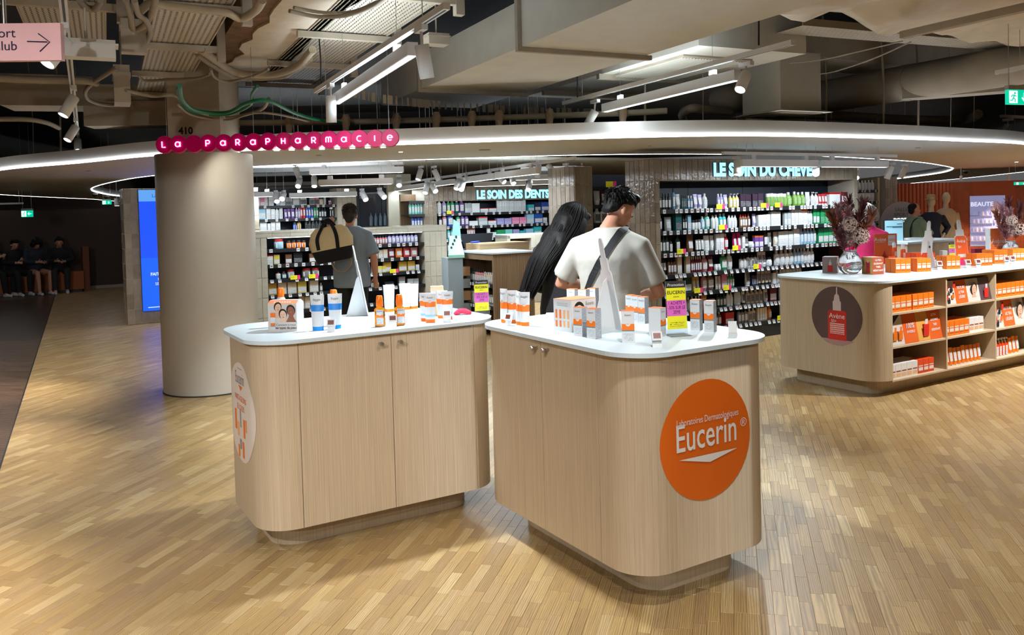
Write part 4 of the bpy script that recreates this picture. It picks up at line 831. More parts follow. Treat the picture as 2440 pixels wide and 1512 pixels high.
# ============================================================ shelf products (one mesh per kind, colour per object)
OC = M('product_colour', (1, 1, 1), .35, objcol=True, var=.05); CAPW = M('cap_white', (.78, .78, .78), .35); CAPK = M('cap_black', (.02, .02, .022), .3); CAPR = M('cap_red', srgb(190, 30, 30), .3)
LABW = print_mat('label_print', (.80, .80, .80), (.12, .12, .16), (9, 9, 14), .5); LABC = print_mat('label_print_colour', (1, 1, 1), (.9, .9, .9), (9, 9, 14), .56, objcol=True); LABK = print_mat('label_print_dark', (.03, .03, .04), (.8, .8, .8), (9, 9, 12), .55)
CAPS = {'w': CAPW, 'k': CAPK, 'r': CAPR, 'o': CAPO}
KM = {}
def kind_mesh(kind, cap='w', lab='w'):
    key = (kind, cap, lab)
    if key in KM: return KM[key]
    m = MB(); mats = [OC, CAPS[cap], {'w': LABW, 'c': LABC, 'k': LABK}[lab]]
    if kind == 'bottle':
        m.lathe([(.46, 0), (.5, .02), (.5, .68), (.40, .76), (.2, .82)], 10, 0, sy=.75).lathe([(.22, .81), (.22, .97), (.19, 1)], 8, 1)
        m.add([(-.36, -.36, .14), (.36, -.36, .14), (.36, -.36, .6), (-.36, -.36, .6)], [(0, 1, 2, 3)], 2)
    elif kind == 'pump':
        m.lathe([(.46, 0), (.5, .02), (.5, .66), (.3, .74)], 10, 0, sy=.75).lathe([(.2, .74), (.2, .82), (.07, .83), (.07, .92)], 8, 1).box(-.1, -.42, .92, .1, .12, 1.0, 1)
        m.add([(-.36, -.36, .1), (.36, -.36, .1), (.36, -.36, .58), (-.36, -.36, .58)], [(0, 1, 2, 3)], 2)
    elif kind == 'tube':
        R_ = lambda k, z: [(.5*(.8+.2*k)*cos(2*pi*i/10), (.36*(1-k)+.02)*sin(2*pi*i/10), z) for i in range(10)]
        m.lathe([(.38, 0), (.38, .13)], 10, 1, sy=.8).loft([R_(0, .13), R_(.3, .4), R_(.7, .75), R_(1, 1)], 0)
        m.add([(-.34, -.30, .3), (.34, -.30, .3), (.36, -.13, .78), (-.36, -.13, .78)], [(0, 1, 2, 3)], 2)
    elif kind == 'jar':
        m.lathe([(.46, 0), (.5, .04), (.5, .7), (.45, .74)], 12, 0).lathe([(.47, .74), (.47, .98), (.44, 1)], 12, 1); m.add([(-.40, -.44, .12), (.40, -.44, .12), (.40, -.44, .62), (-.40, -.44, .62)], [(0, 1, 2, 3)], 2)
    elif kind == 'pouch':
        R_ = lambda w_, d_, z: [(w_*cos(2*pi*i/10), d_*sin(2*pi*i/10), z) for i in range(10)]
        m.loft([R_(.46, .3, 0), R_(.5, .3, .25), R_(.48, .18, .7), R_(.5, .02, .95), R_(.5, .02, 1)], 0); m.add([(-.3, -.31, .2), (.3, -.31, .2), (.3, -.2, .66), (-.3, -.2, .66)], [(0, 1, 2, 3)], 2)
    else:
        m.box(-.48, -.4, 0, .48, .4, 1, 0); m.add([(-.44, -.404, .08), (.44, -.404, .08), (.44, -.404, .48), (-.44, -.404, .48)], [(0, 1, 2, 3)], 2); m.box(-.485, -.405, .86, .485, .405, 1.002, 1 if cap != 'w' else 0)
    KM[key] = m.mesh(kind, mats); return KM[key]
CN = {'dark': (28, 34, 38), 'teal': (20, 92, 92), 'darkgreen': (24, 58, 44), 'steelblue': (96, 142, 176), 'blue': (40, 90, 190), 'lightblue': (150, 196, 222), 'lavender': (160, 152, 204), 'white': (222, 226, 226), 'cream': (226, 216, 192), 'yellow': (222, 204, 96), 'plum': (58, 34, 56), 'green': (120, 164, 66), 'emerald': (40, 150, 92), 'red': (196, 40, 44), 'darkred': (110, 24, 36), 'pink': (226, 130, 166), 'magenta': (206, 30, 112), 'brown': (120, 84, 56), 'gold': (190, 150, 60), 'silver': (170, 178, 180), 'beige': (206, 188, 164), 'navy': (34, 46, 92), 'grey': (130, 130, 130), 'mint': (120, 206, 190), 'orange': (240, 126, 36), 'purple': (110, 70, 150), 'rose': (200, 120, 120), 'amber': (120, 70, 20), 'turquoise': (50, 180, 186)}
NMS = {'bottle': 'bottle', 'pump': 'pump_bottle', 'tube': 'product_tube', 'jar': 'jar', 'pouch': 'pouch', 'box': 'product_box'}
KW = {'bottle': 'bottle', 'pump': 'pump bottle', 'tube': 'tube', 'jar': 'jar', 'pouch': 'pouch', 'box': 'box'}
CNW = {'steelblue': 'steel-blue', 'lightblue': 'light-blue', 'darkgreen': 'dark green', 'darkred': 'dark red', 'dark': 'near-black', 'navy': 'navy', 'emerald': 'emerald green'}
ORD = 'first second third fourth fifth sixth seventh eighth ninth tenth eleventh twelfth thirteenth fourteenth fifteenth sixteenth seventeenth eighteenth nineteenth twentieth twenty-first twenty-second twenty-third twenty-fourth twenty-fifth twenty-sixth twenty-seventh'.split()
ROWN = ['top', 'second', 'third', 'fourth', 'fifth', 'sixth', 'lowest']
def fill(runs, conv, z, v, where, row, depth=.05, rz=TH, umax=None):
    """runs along a shelf front: (x0, x1, count, kind, cap, colour, height[, label kind]); x in photo units"""
    for k, r in enumerate(runs):
        x0, x1, n, kind, cap, cn, h = r[:7]; lab = r[7] if len(r) > 7 else 'w'
        u0, u1 = upx(conv(x0), z, v), upx(conv(x1), z, v); w_ = (u1-u0)/n*.96
        label = '%s %s, %s from the left on the %s %s' % (CNW.get(cn, cn), KW[kind], ORD[k], row, where)
        me = kind_mesh(kind, cap, lab); rgb = srgb(*CN[cn]); grp = 'products of the %s' % where
        dd = min(w_, .075) if kind != 'box' else min(max(w_*.7, .04), .12)
        for i in range(n):
            u = u0+(u1-u0)*(i+.5)/n; hh = h*random.uniform(.97, 1.03)
            o = link(NMS[kind], me, None, wp(u, v+depth+dd*.45+random.uniform(-.004, .004), z), rz+random.uniform(-.06, .06))
            j = random.uniform(.9, 1.08); o.color = (rgb[0]*j, rgb[1]*j, rgb[2]*j, 1); o.scale = (w_, dd, hh); tag(o, label, KW[kind], grp)
# ============================================================ tiled faces
TW, THT = .09, .242
_t = MB(); _t.add([(x*(TW/2-.002), 0, z*(THT/2-.002)) for x, z in ((-1, -1), (1, -1), (1, 1), (-1, 1))]+[(x*(TW/2-.005), -.006, z*(THT/2-.005)) for x, z in ((-1, -1), (1, -1), (1, 1), (-1, 1))], [(0, 1, 5, 4), (1, 2, 6, 5), (2, 3, 7, 6), (3, 0, 4, 7), (4, 5, 6, 7)]); 
TILEM = {'d': _t.mesh('tile', TILE), 'l': _t.mesh('tile', TILEL)}
def tiles(par, x0, y0, width, z0, z1, ang=0.0, m='d', tw=TW, th=None):
    """covers a face that starts at local (x0,y0) and runs along angle ang (facing its right-hand side) with single tiles"""
    nc = max(1, round(width/tw)); nr = max(1, round((z1-z0)/(th or THT))); cw, chh = width/nc, (z1-z0)/nr
    for i in range(nc):
        for j in range(nr):
            s = (i+.5)*cw; o = link('tile', TILEM[m], par, (x0+s*cos(ang), y0+s*sin(ang), z0+(j+.5)*chh), (random.uniform(-.012, .012), random.uniform(-.002, .002), ang+random.uniform(-.014, .014))); o.scale = (cw/TW, 1, chh/THT)
def pillar(name, label, u0, v0, u1, v1, z1, faces='fl', m='d', cat='pillar', z0=0):
    o = thing(name, label, cat, wp(u0, v0, 0)); w_, d_ = u1-u0, v1-v0
    MB().box(0, 0, z0, w_, d_, z1).build('core', GROUT, o)
    if 'f' in faces: tiles(o, 0, 0, w_, z0, z1, 0, m)
    if 'l' in faces: tiles(o, 0, d_, d_, z0, z1, -pi/2, m)
    if 'r' in faces: tiles(o, w_, 0, d_, z0, z1, pi/2, m)
    return o
TAGC = MB().box(-.017, -.004, -.017, .017, 0, .019, 0).rect(-.011, -.005, .011, .009, -.0044, 1).mesh('price_tag', [WPL, GREYP])
TAGO = MB().box(-.017, -.004, -.017, .017, 0, .019, 0).rect(-.011, -.005, .011, .009, -.0044, 1).mesh('price_tag', [WPL, M('tag_brown', srgb(150, 90, 50), .5)])
PROMO = MB().box(-.065, -.006, -.02, .025, -.004, .035, 0).box(.025, -.006, -.02, .065, -.004, .035, 1).rect(-.055, -.005, -.01, .02, -.0065, 2).mesh('promo_card', [YEL, M('hot_pink', srgb(236, 60, 130), .5), print_mat('promo_print', srgb(238, 232, 40), srgb(120, 120, 20), (30, 30, 120), .5)])
def shelves(par, u0, u1, zs, depth, tags=0, tilt=(), th=.022, front=.045, promo=(), tagspace=.075, base=(0, 0)):
    """black shelf boards with a price rail; price tags and promo cards clip onto each"""
    for k, z in enumerate(zs):
        s = MB().box(u0, 0, z-th, u1, depth, z).box(u0, -.006, z-front, u1, .0, z-.002).build('shelf', BLACK, par)
        if tags:
            u = u0+.05
            while u < u1-.04:
                if random.random() < .86: link('price_tag', TAGO if random.random() < .2 else TAGC, s, (u, -.007, z-front/2), (-.35 if k in tilt else 0, 0, 0)).scale = (1.25, 1, 1.25)
                u += tagspace*random.uniform(.75, 1.5)
        for u in promo[k] if k < len(promo) else (): link('promo_card', PROMO, s, (u, -.012, z+.008))

# ============================================================ hair-care wall
HU0, HU1, HV = 5.95, 9.36, 6.88
hw = thing('shelf_wall', 'wide tiled hair-care wall with seven black shelves and lit sign', 'shelving', wp(HU0, HV, 0)); W_ = HU1-HU0
MB().box(0, .43, 0, W_, .5, 2.1).build('carcass', GROUT, hw); MB().box(.07, .40, .05, W_-.07, .43, 1.86).build('back_panel', NAVY, hw); MB().box(0, 0, 1.86, W_, .43, 2.1).build('header', GROUT, hw); MB().box(0, 0, 0, .065, .43, 1.86).build('left_jamb', GROUT, hw); MB().box(W_-.07, 0, 0, W_, .43, 1.86).build('right_jamb', GROUT, hw)
for x in (.85, 1.75, 2.6): MB().box(x, .396, .1, x+.008, .401, 1.86).build('panel_joint', BLACK, hw)
MB().box(.065, .0, 0, W_-.07, .4, .15).build('kick_panel', BLACK, hw)
tiles(hw, 0, 0, W_, 1.862, 2.1, 0); tiles(hw, 0, 0, .065, 0, 1.862, 0); tiles(hw, W_-.07, 0, .07, 0, 1.862, 0); tiles(hw, 0, .5, .5, 0, 2.1, -pi/2); tiles(hw, W_, 0, .5, 0, 2.1, pi/2)
HZ = [1.545, 1.31, 1.065, .83, .615, .405, .19]; hx = lambda x: 1540+x*.291
pr = [[600, 960, 1075], [620], [280, 730], [900], [420, 655], [], [1095]]
shelves(hw, .07, W_-.072, HZ, .38, 1, (3, 4, 5, 6), promo=[[upx(hx(x), HZ[k], HV)-HU0 for x in L_] for k, L_ in enumerate(pr)], tagspace=.07)
LET = emat('cyan_letter', (.20, .66, .90), 2.9); LETS = M('letter_side', srgb(20, 60, 120), .5)
def lit_sign(par, s, size, loc, bold, sx, name='sign_letters'):
    tx = text(s, size, LETS, par, (loc[0], loc[1]+.02, loc[2]), bold=bold, ext=.018, sx=sx, name=name); return text(s, size, LET, tx, (0, -.0205, 0), bold=bold, sx=sx, name='glowing_face')
uC = (upx(1690, 1.98, HV)+upx(1954, 1.98, HV))/2-HU0; lit_sign(hw, 'LE SOIN DU CHEVEU', .198, (uC, -.02, 1.914), .011, .97)
R = [[(105, 235, 5, 'bottle', 'k', 'dark', .175), (246, 271, 1, 'bottle', 'k', 'steelblue', .225), (275, 315, 1, 'tube', 'w', 'silver', .17), (318, 362, 3, 'bottle', 'k', 'teal', .15, 'k'), (366, 410, 2, 'bottle', 'w', 'steelblue', .15), (418, 495, 2, 'tube', 'w', 'lavender', .16), (498, 537, 1, 'bottle', 'w', 'white', .165), (612, 662, 2, 'bottle', 'w', 'lavender', .165), (668, 704, 1, 'tube', 'w', 'lavender', .15), (712, 792, 3, 'pump', 'w', 'yellow', .165), (800, 890, 2, 'box', 'w', 'plum', .155, 'k'), (900, 990, 2, 'box', 'w', 'plum', .155, 'k'), (1020, 1182, 6, 'jar', 'w', 'green', .155, 'c'), (1185, 1227, 1, 'bottle', 'w', 'green', .165, 'c'), (1238, 1337, 3, 'bottle', 'w', 'green', .17, 'c'), (1343, 1384, 1, 'tube', 'w', 'white', .165), (1388, 1442, 2, 'pump', 'w', 'white', .165), (1446, 1518, 3, 'tube', 'w', 'red', .14), (1525, 1625, 1, 'box', 'r', 'white', .15, 'c'), (1630, 1690, 3, 'pouch', 'w', 'darkred', .16)],
 [(110, 160, 2, 'bottle', 'w', 'navy', .175), (190, 247, 1, 'pouch', 'w', 'silver', .15), (265, 320, 1, 'box', 'w', 'teal', .185, 'k'), (328, 364, 2, 'bottle', 'k', 'dark', .15), (368, 396, 1, 'box', 'w', 'lightblue', .165), (400, 475, 3, 'jar', 'k', 'white', .11), (480, 510, 1, 'bottle', 'w', 'lightblue', .15), (516, 556, 1, 'bottle', 'w', 'mint', .19), (565, 625, 2, 'bottle', 'w', 'white', .155), (630, 690, 2, 'bottle', 'w', 'turquoise', .17), (700, 776, 3, 'bottle', 'w', 'white', .15), (795, 882, 4, 'bottle', 'r', 'brown', .155), (905, 935, 1, 'tube', 'w', 'lavender', .15), (945, 1046, 3, 'box', 'w', 'white', .14), (1050, 1132, 2, 'box', 'k', 'white', .2), (1160, 1213, 2, 'box', 'w', 'silver', .16), (1217, 1300, 3, 'box', 'w', 'white', .19), (1302, 1355, 1, 'box', 'o', 'white', .19), (1358, 1392, 2, 'bottle', 'w', 'white', .17), (1397, 1448, 2, 'box', 'w', 'emerald', .2), (1456, 1562, 3, 'box', 'w', 'emerald', .18, 'c'), (1600, 1682, 3, 'bottle', 'w', 'red', .17)],
 [(110, 218, 4, 'bottle', 'k', 'darkgreen', .2), (221, 250, 1, 'pump', 'k', 'dark', .17), (275, 311, 1, 'bottle', 'k', 'darkgreen', .2), (370, 430, 1, 'pouch', 'w', 'brown', .19), (436, 505, 3, 'tube', 'k', 'white', .13), (508, 556, 1, 'pouch', 'w', 'white', .17), (560, 592, 1, 'tube', 'w', 'white', .17), (600, 666, 2, 'box', 'w', 'white', .185), (670, 706, 1, 'bottle', 'w', 'red', .185), (745, 812, 2, 'pouch', 'w', 'magenta', .185), (815, 838, 1, 'box', 'w', 'white', .15), (839, 877, 1, 'tube', 'k', 'white', .175, 'k'), (880, 914, 1, 'jar', 'w', 'white', .07), (916, 990, 2, 'box', 'o', 'purple', .14), (995, 1030, 1, 'bottle', 'k', 'dark', .19), (1032, 1062, 1, 'tube', 'w', 'white', .17, 'k'), (1080, 1114, 1, 'tube', 'w', 'beige', .17), (1116, 1232, 3, 'box', 'w', 'white', .175), (1236, 1288, 2, 'box', 'w', 'white', .19), (1295, 1425, 5, 'bottle', 'w', 'lightblue', .21), (1440, 1602, 4, 'box', 'w', 'emerald', .19)],
 [(115, 200, 3, 'tube', 'k', 'dark', .16), (205, 277, 3, 'bottle', 'k', 'brown', .165), (284, 322, 1, 'box', 'w', 'beige', .2), (354, 390, 1, 'box', 'w', 'beige', .2), (395, 482, 5, 'bottle', 'w', 'darkred', .175), (490, 536, 1, 'bottle', 'w', 'rose', .19), (540, 587, 1, 'tube', 'r', 'darkred', .17), (592, 640, 2, 'jar', 'w', 'white', .07), (643, 696, 1, 'bottle', 'w', 'emerald', .2), (700, 742, 1, 'bottle', 'w', 'white', .2), (800, 856, 2, 'bottle', 'k', 'white', .14), (860, 946, 3, 'bottle', 'k', 'white', .15, 'k'), (950, 1022, 2, 'tube', 'w', 'white', .175, 'k'), (1025, 1062, 1, 'jar', 'k', 'white', .11), (1090, 1240, 4, 'bottle', 'w', 'white', .185), (1242, 1320, 3, 'bottle', 'w', 'lightblue', .19), (1322, 1407, 3, 'bottle', 'w', 'white', .19)],
 [(120, 172, 1, 'box', 'w', 'teal', .16), (180, 280, 3, 'bottle', 'k', 'darkgreen', .15), (290, 330, 1, 'box', 'w', 'white', .18), (336, 400, 2, 'box', 'w', 'darkgreen', .18), (408, 472, 2, 'pouch', 'w', 'gold', .175), (488, 530, 1, 'bottle', 'w', 'rose', .19), (534, 592, 1, 'bottle', 'w', 'brown', .19), (600, 642, 2, 'tube', 'w', 'cream', .15), (646, 692, 1, 'box', 'w', 'pink', .18), (694, 752, 3, 'bottle', 'w', 'emerald', .17), (846, 892, 1, 'tube', 'w', 'white', .2, 'k'), (895, 942, 2, 'jar', 'k', 'navy', .12), (946, 1062, 4, 'tube', 'k', 'beige', .17, 'k'), (1066, 1092, 1, 'box', 'k', 'white', .15), (1096, 1148, 2, 'bottle', 'w', 'white', .16), (1150, 1308, 6, 'bottle', 'w', 'white', .21)],
 [(340, 425, 3, 'bottle', 'w', 'silver', .15), (430, 482, 2, 'bottle', 'w', 'beige', .15), (490, 540, 1, 'tube', 'o', 'orange', .15), (545, 602, 1, 'jar', 'w', 'cream', .1), (608, 686, 3, 'bottle', 'k', 'darkgreen', .15), (690, 742, 2, 'bottle', 'w', 'white', .17), (760, 812, 1, 'bottle', 'w', 'white', .2), (815, 845, 1, 'tube', 'k', 'white', .15, 'k'), (850, 992, 4, 'bottle', 'w', 'beige', .17, 'k'), (1000, 1036, 1, 'tube', 'w', 'white', .15, 'k'), (1042, 1096, 1, 'box', 'w', 'darkred', .19), (1125, 1202, 3, 'bottle', 'w', 'white', .19, 'k'), (1206, 1240, 1, 'jar', 'w', 'white', .13), (1246, 1310, 2, 'box', 'w', 'white', .18)],
 [(590, 650, 2, 'bottle', 'w', 'brown', .16), (680, 752, 1, 'box', 'w', 'red', .14), (780, 862, 3, 'bottle', 'k', 'grey', .16), (868, 932, 2, 'bottle', 'w', 'beige', .16, 'k'), (938, 1016, 4, 'box', 'w', 'beige', .15), (1030, 1062, 1, 'bottle', 'o', 'orange', .15), (1130, 1192, 2, 'tube', 'w', 'white', .17, 'k'), (1200, 1310, 5, 'box', 'w', 'white', .16)]]
for k, r in enumerate(R): fill(r, hx, HZ[k], HV, 'hair-care shelf', ROWN[k])

# ============================================================ tiled pillar and side shelf left of it
u_a = upx(1370, 1.6, 7.95); u_b = upx(1412, 1.6, 7.95); pillar('tiled_pillar', 'tall glazed-tile pillar left of the young couple', u_a, 7.95, u_b, 8.5, 2.08, 'flr')
ss = thing('side_shelf', 'narrow black side shelf between two tiled pillars', 'shelving', wp(u_b+.02, 8.05, 0)); wS = 1.2
MB().box(0, .38, 0, wS, .42, 2.0).build('back_panel', NAVY, ss); MB().box(-.02, 0, 0, .0, .42, 2.06).build('side_panel', LAMD, ss)
shelves(ss, 0, wS, [1.84, 1.62, 1.40, 1.18, .96], .36, 0)
sx_ = lambda x: x
fill([(1424, 1440, 1, 'tube', 'w', 'white', .17), (1441, 1450, 1, 'tube', 'w', 'darkred', .17), (1452, 1464, 1, 'bottle', 'w', 'white', .18), (1465, 1500, 2, 'bottle', 'w', 'white', .18)], sx_, 1.62, 8.05, 'side shelf behind man', 'upper'); fill([(1424, 1500, 5, 'bottle', 'w', 'white', .18, 'k')], sx_, 1.40, 8.05, 'side shelf behind man', 'middle'); fill([(1424, 1488, 4, 'jar', 'w', 'grey', .12), (1490, 1508, 2, 'box', 'w', 'magenta', .17)], sx_, 1.18, 8.05, 'side shelf behind man', 'lower')
pc = thing('promo_sign', 'yellow and pink promotion card on the side shelf', 'sign', wp(upx(1453, 1.84, 8.0), 8.0, 0)); MB().box(-.06, -.004, 1.83, .045, 0, 1.9, 0).box(.045, -.004, 1.83, .1, 0, 1.9, 1).box(-.02, -.003, 1.72, .04, 0, 1.83, 2).rect(-.01, 1.74, .03, 1.8, -.004, 3).build('card', [YEL, M('hot_pink', srgb(236, 60, 130), .5), WPL, M('tag_brown', srgb(150, 90, 50), .5)], pc)

# ============================================================ dental wall
DV = 12.9; du = lambda px: upx(px, 1.5, DV)
D0, D1 = du(1012), du(1400); dw = thing('shelf_wall', 'tiled dental-care wall with lit sign at the back', 'shelving', wp(D0, DV, 0)); WD = D1-D0; o0 = du(1041)-D0
MB().box(0, .4, 0, WD, .5, 2.0).build('carcass', GROUT, dw); MB().box(o0, .37, .1, WD, .4, 1.76).build('back_panel', NAVY, dw); MB().box(0, 0, 1.765, WD, .4, 2.02).build('header', GROUT, dw); MB().box(0, 0, 0, o0, .4, 1.765).build('left_jamb', GROUT, dw)
tiles(dw, 0, 0, WD, 1.767, 2.02, 0); tiles(dw, 0, 0, o0, 0, 1.767, 0)
DZ = [1.555, 1.325, 1.10, .875, .65]; dx = lambda x: 980+x/6.1
shelves(dw, o0, WD, DZ, .36, 1, promo=[[dx_-D0 for dx_ in (du(dx(560)),)], [], [du(dx(1010))-D0]], tagspace=.11)
uC = (du(1123)+du(1319))/2-D0; lit_sign(dw, 'LE SOIN DES DENTS', .20, (uC, -.02, 1.80), .011, .86)
RD = [[(368, 400, 1, 'bottle', 'w', 'grey', .2), (402, 472, 1, 'bottle', 'w', 'white', .24), (476, 540, 1, 'bottle', 'w', 'lavender', .24), (542, 592, 1, 'bottle', 'w', 'emerald', .23), (594, 658, 1, 'bottle', 'w', 'emerald', .24), (660, 724, 1, 'bottle', 'w', 'teal', .24), (726, 798, 1, 'bottle', 'w', 'purple', .24), (802, 898, 4, 'box', 'w', 'silver', .17), (902, 1024, 1, 'box', 'w', 'white', .16, 'c'), (1028, 1146, 1, 'box', 'r', 'white', .075), (1150, 1268, 1, 'box', 'r', 'white', .075), (1270, 1690, 12, 'box', 'w', 'white', .2), (1722, 1814, 1, 'box', 'w', 'turquoise', .12), (1816, 1908, 1, 'box', 'w', 'navy', .15), (1912, 2034, 1, 'box', 'w', 'blue', .16), (2060, 2240, 2, 'box', 'w', 'white', .13), (2260, 2380, 2, 'box', 'w', 'lightblue', .2)],
 [(420, 474, 1, 'bottle', 'k', 'dark', .2), (478, 546, 1, 'bottle', 'k', 'rose', .23), (550, 642, 1, 'bottle', 'k', 'blue', .24), (678, 744, 1, 'bottle', 'k', 'emerald', .21), (746, 800, 1, 'bottle', 'k', 'purple', .21), (802, 862, 1, 'bottle', 'k', 'purple', .21), (866, 996, 1, 'box', 'w', 'white', .08, 'c'), (1000, 1134, 1, 'box', 'r', 'silver', .15), (1140, 1262, 1, 'box', 'r', 'white', .08), (1266, 1484, 2, 'box', 'w', 'lavender', .11, 'c'), (1490, 1702, 2, 'box', 'w', 'pink', .12, 'c'), (1704, 1812, 1, 'box', 'w', 'lightblue', .18), (1816, 1938, 1, 'box', 'w', 'blue', .19), (1942, 2000, 1, 'box', 'w', 'white', .1)],
 [(545, 745, 4, 'bottle', 'w', 'turquoise', .2), (838, 952, 5, 'tube', 'w', 'rose', .18), (1085, 1124, 1, 'box', 'w', 'lightblue', .08), (1126, 1172, 1, 'box', 'w', 'white', .19), (1176, 1266, 1, 'box', 'w', 'white', .09), (1270, 1390, 1, 'box', 'w', 'emerald', .13, 'c'), (1392, 1500, 1, 'box', 'w', 'mint', .13, 'c'), (1504, 1598, 1, 'box', 'w', 'lavender', .13, 'c'), (1602, 1688, 1, 'box', 'w', 'turquoise', .1, 'c'), (1692, 1804, 1, 'box', 'w', 'lightblue', .13), (1808, 1924, 1, 'box', 'w', 'turquoise', .17)],
 [(545, 612, 1, 'bottle', 'k', 'grey', .2), (614, 722, 2, 'bottle', 'k', 'grey', .19), (1210, 1268, 1, 'box', 'w', 'blue', .06), (1272, 1364, 1, 'box', 'w', 'emerald', .14, 'c')]]
for k, r in enumerate(RD): fill(r, dx, DZ[k], DV, 'dental-care shelf', ROWN[k])
# small shelf and panels left of the dental wall
sv = thing('side_shelf', 'small black shelf of clear bottles left of the dental wall', 'shelving', wp(du(975), DV, 0)); ws = D0-du(975)
MB().box(0, .35, 0, ws, .4, 1.9).build('back_panel', LAMD, sv); shelves(sv, 0, ws, [1.78, 1.555, 1.325], .34, 0)
fill([(978, 1011, 5, 'bottle', 'w', 'mint', .21)], sx_, 1.555, DV, 'small shelf beside dental wall', 'upper'); fill([(984, 1011, 4, 'bottle', 'k', 'blue', .2)], sx_, 1.325, DV, 'small shelf beside dental wall', 'lower')

# ============================================================ low tiled gondola
GV = 10.87; gu = lambda px, z=1.0: upx(px, z, GV)
G0, G1 = gu(560), gu(1065); gd = thing('gondola', 'low tiled shelving unit behind the left counter, black shelves', 'shelving', wp(G0, GV, 0)); WG = G1-G0; ga, gb = gu(637)-G0, gu(1011)-G0; GT = 1.395
MB().box(0, .3, 0, WG, .6, GT-.03).build('carcass', GROUT, gd); MB().box(ga, .28, .1, gb, .3, GT-.1).build('back_panel', NAVY, gd); MB().box(0, 0, 0, ga, .3, GT-.03).build('left_end', GROUT, gd); MB().box(gb, 0, 0, WG, .3, GT-.03).build('right_end', GROUT, gd); MB().box(0, 0, GT-.09, WG, .3, GT-.03).build('lintel', GROUT, gd)
tiles(gd, 0, 0, ga, 0, GT-.09, 0, 'l'); tiles(gd, gb, 0, WG-gb, 0, GT-.09, 0, 'l', th=.21)
for i in range(int(WG/.24)+1):
    x0 = i*.24; x1 = min(WG, x0+.238); MB().box(x0, -.012, GT-.03, x1, .62, GT).build('top_tile', TILEL, gd); MB().box(x0, -.008, GT-.085, x1, .0, GT-.032).build('edge_tile', TILEL, gd)
MB().box(ga+.02, .012, GT-.098, gb-.02, .03, GT-.09).build('led_strip', LINM, gd)
GZ = [1.155, .955, .755, .555, .34]; gx = lambda x: 560+x/3.78
shelves(gd, ga, gb, GZ, .28, 1, (2, 3, 4), promo=[[], [], [gu(gx(540), .75)-G0, gu(gx(705), .75)-G0, gu(gx(1430), .75)-G0]], tagspace=.10)
RG = [[(366, 456, 1, 'jar', 'r', 'lightblue', .125), (476, 654, 4, 'jar', 'k', 'orange', .1), (700, 1230, 9, 'jar', 'k', 'amber', .1), (1240, 1390, 6, 'bottle', 'k', 'rose', .11), (1394, 1664, 8, 'bottle', 'k', 'lavender', .13)],
 [(302, 356, 1, 'box', 'r', 'white', .125), (360, 416, 1, 'box', 'w', 'yellow', .125), (466, 526, 1, 'box', 'w', 'brown', .12), (536, 622, 1, 'box', 'w', 'dark', .14, 'c'), (680, 1200, 7, 'box', 'w', 'brown', .12), (1264, 1300, 1, 'box', 'w', 'white', .08), (1306, 1390, 2, 'box', 'w', 'beige', .12), (1394, 1460, 1, 'pouch', 'w', 'darkred', .13), (1464, 1530, 1, 'pouch', 'w', 'orange', .13), (1534, 1600, 1, 'pouch', 'w', 'red', .13), (1602, 1668, 1, 'pouch', 'w', 'rose', .13)],
 [(380, 428, 1, 'bottle', 'r', 'white', .095), (432, 480, 1, 'bottle', 'r', 'teal', .095), (486, 552, 1, 'jar', 'r', 'silver', .12), (620, 700, 1, 'jar', 'r', 'grey', .125), (704, 776, 1, 'jar', 'r', 'grey', .125), (1245, 1298, 2, 'box', 'w', 'white', .13), (1302, 1376, 2, 'box', 'w', 'yellow', .09), (1350, 1424, 1, 'box', 'w', 'gold', .14), (1490, 1566, 1, 'box', 'w', 'gold', .14), (1570, 1640, 1, 'box', 'w', 'gold', .14), (1644, 1676, 1, 'box', 'w', 'white', .08)],
 [(310, 390, 1, 'box', 'w', 'gold', .165), (396, 480, 1, 'box', 'w', 'beige', .165), (484, 570, 1, 'box', 'w', 'beige', .165), (575, 660, 1, 'box', 'w', 'yellow', .165), (684, 768, 1, 'box', 'w', 'beige', .165), (776, 804, 1, 'bottle', 'w', 'grey', .11), (1240, 1312, 3, 'jar', 'k', 'grey', .09), (1360, 1450, 1, 'box', 'w', 'dark', .06), (1490, 1550, 1, 'box', 'w', 'grey', .12), (1570, 1672, 2, 'box', 'w', 'silver', .08)],
 [(590, 690, 2, 'box', 'w', 'beige', .16), (700, 770, 2, 'bottle', 'w', 'white', .14), (960, 1010, 2, 'tube', 'o', 'white', .12)]]
for k, r in enumerate(RG): fill(r, gx, GZ[k], GV, 'low gondola shelf', ROWN[k])

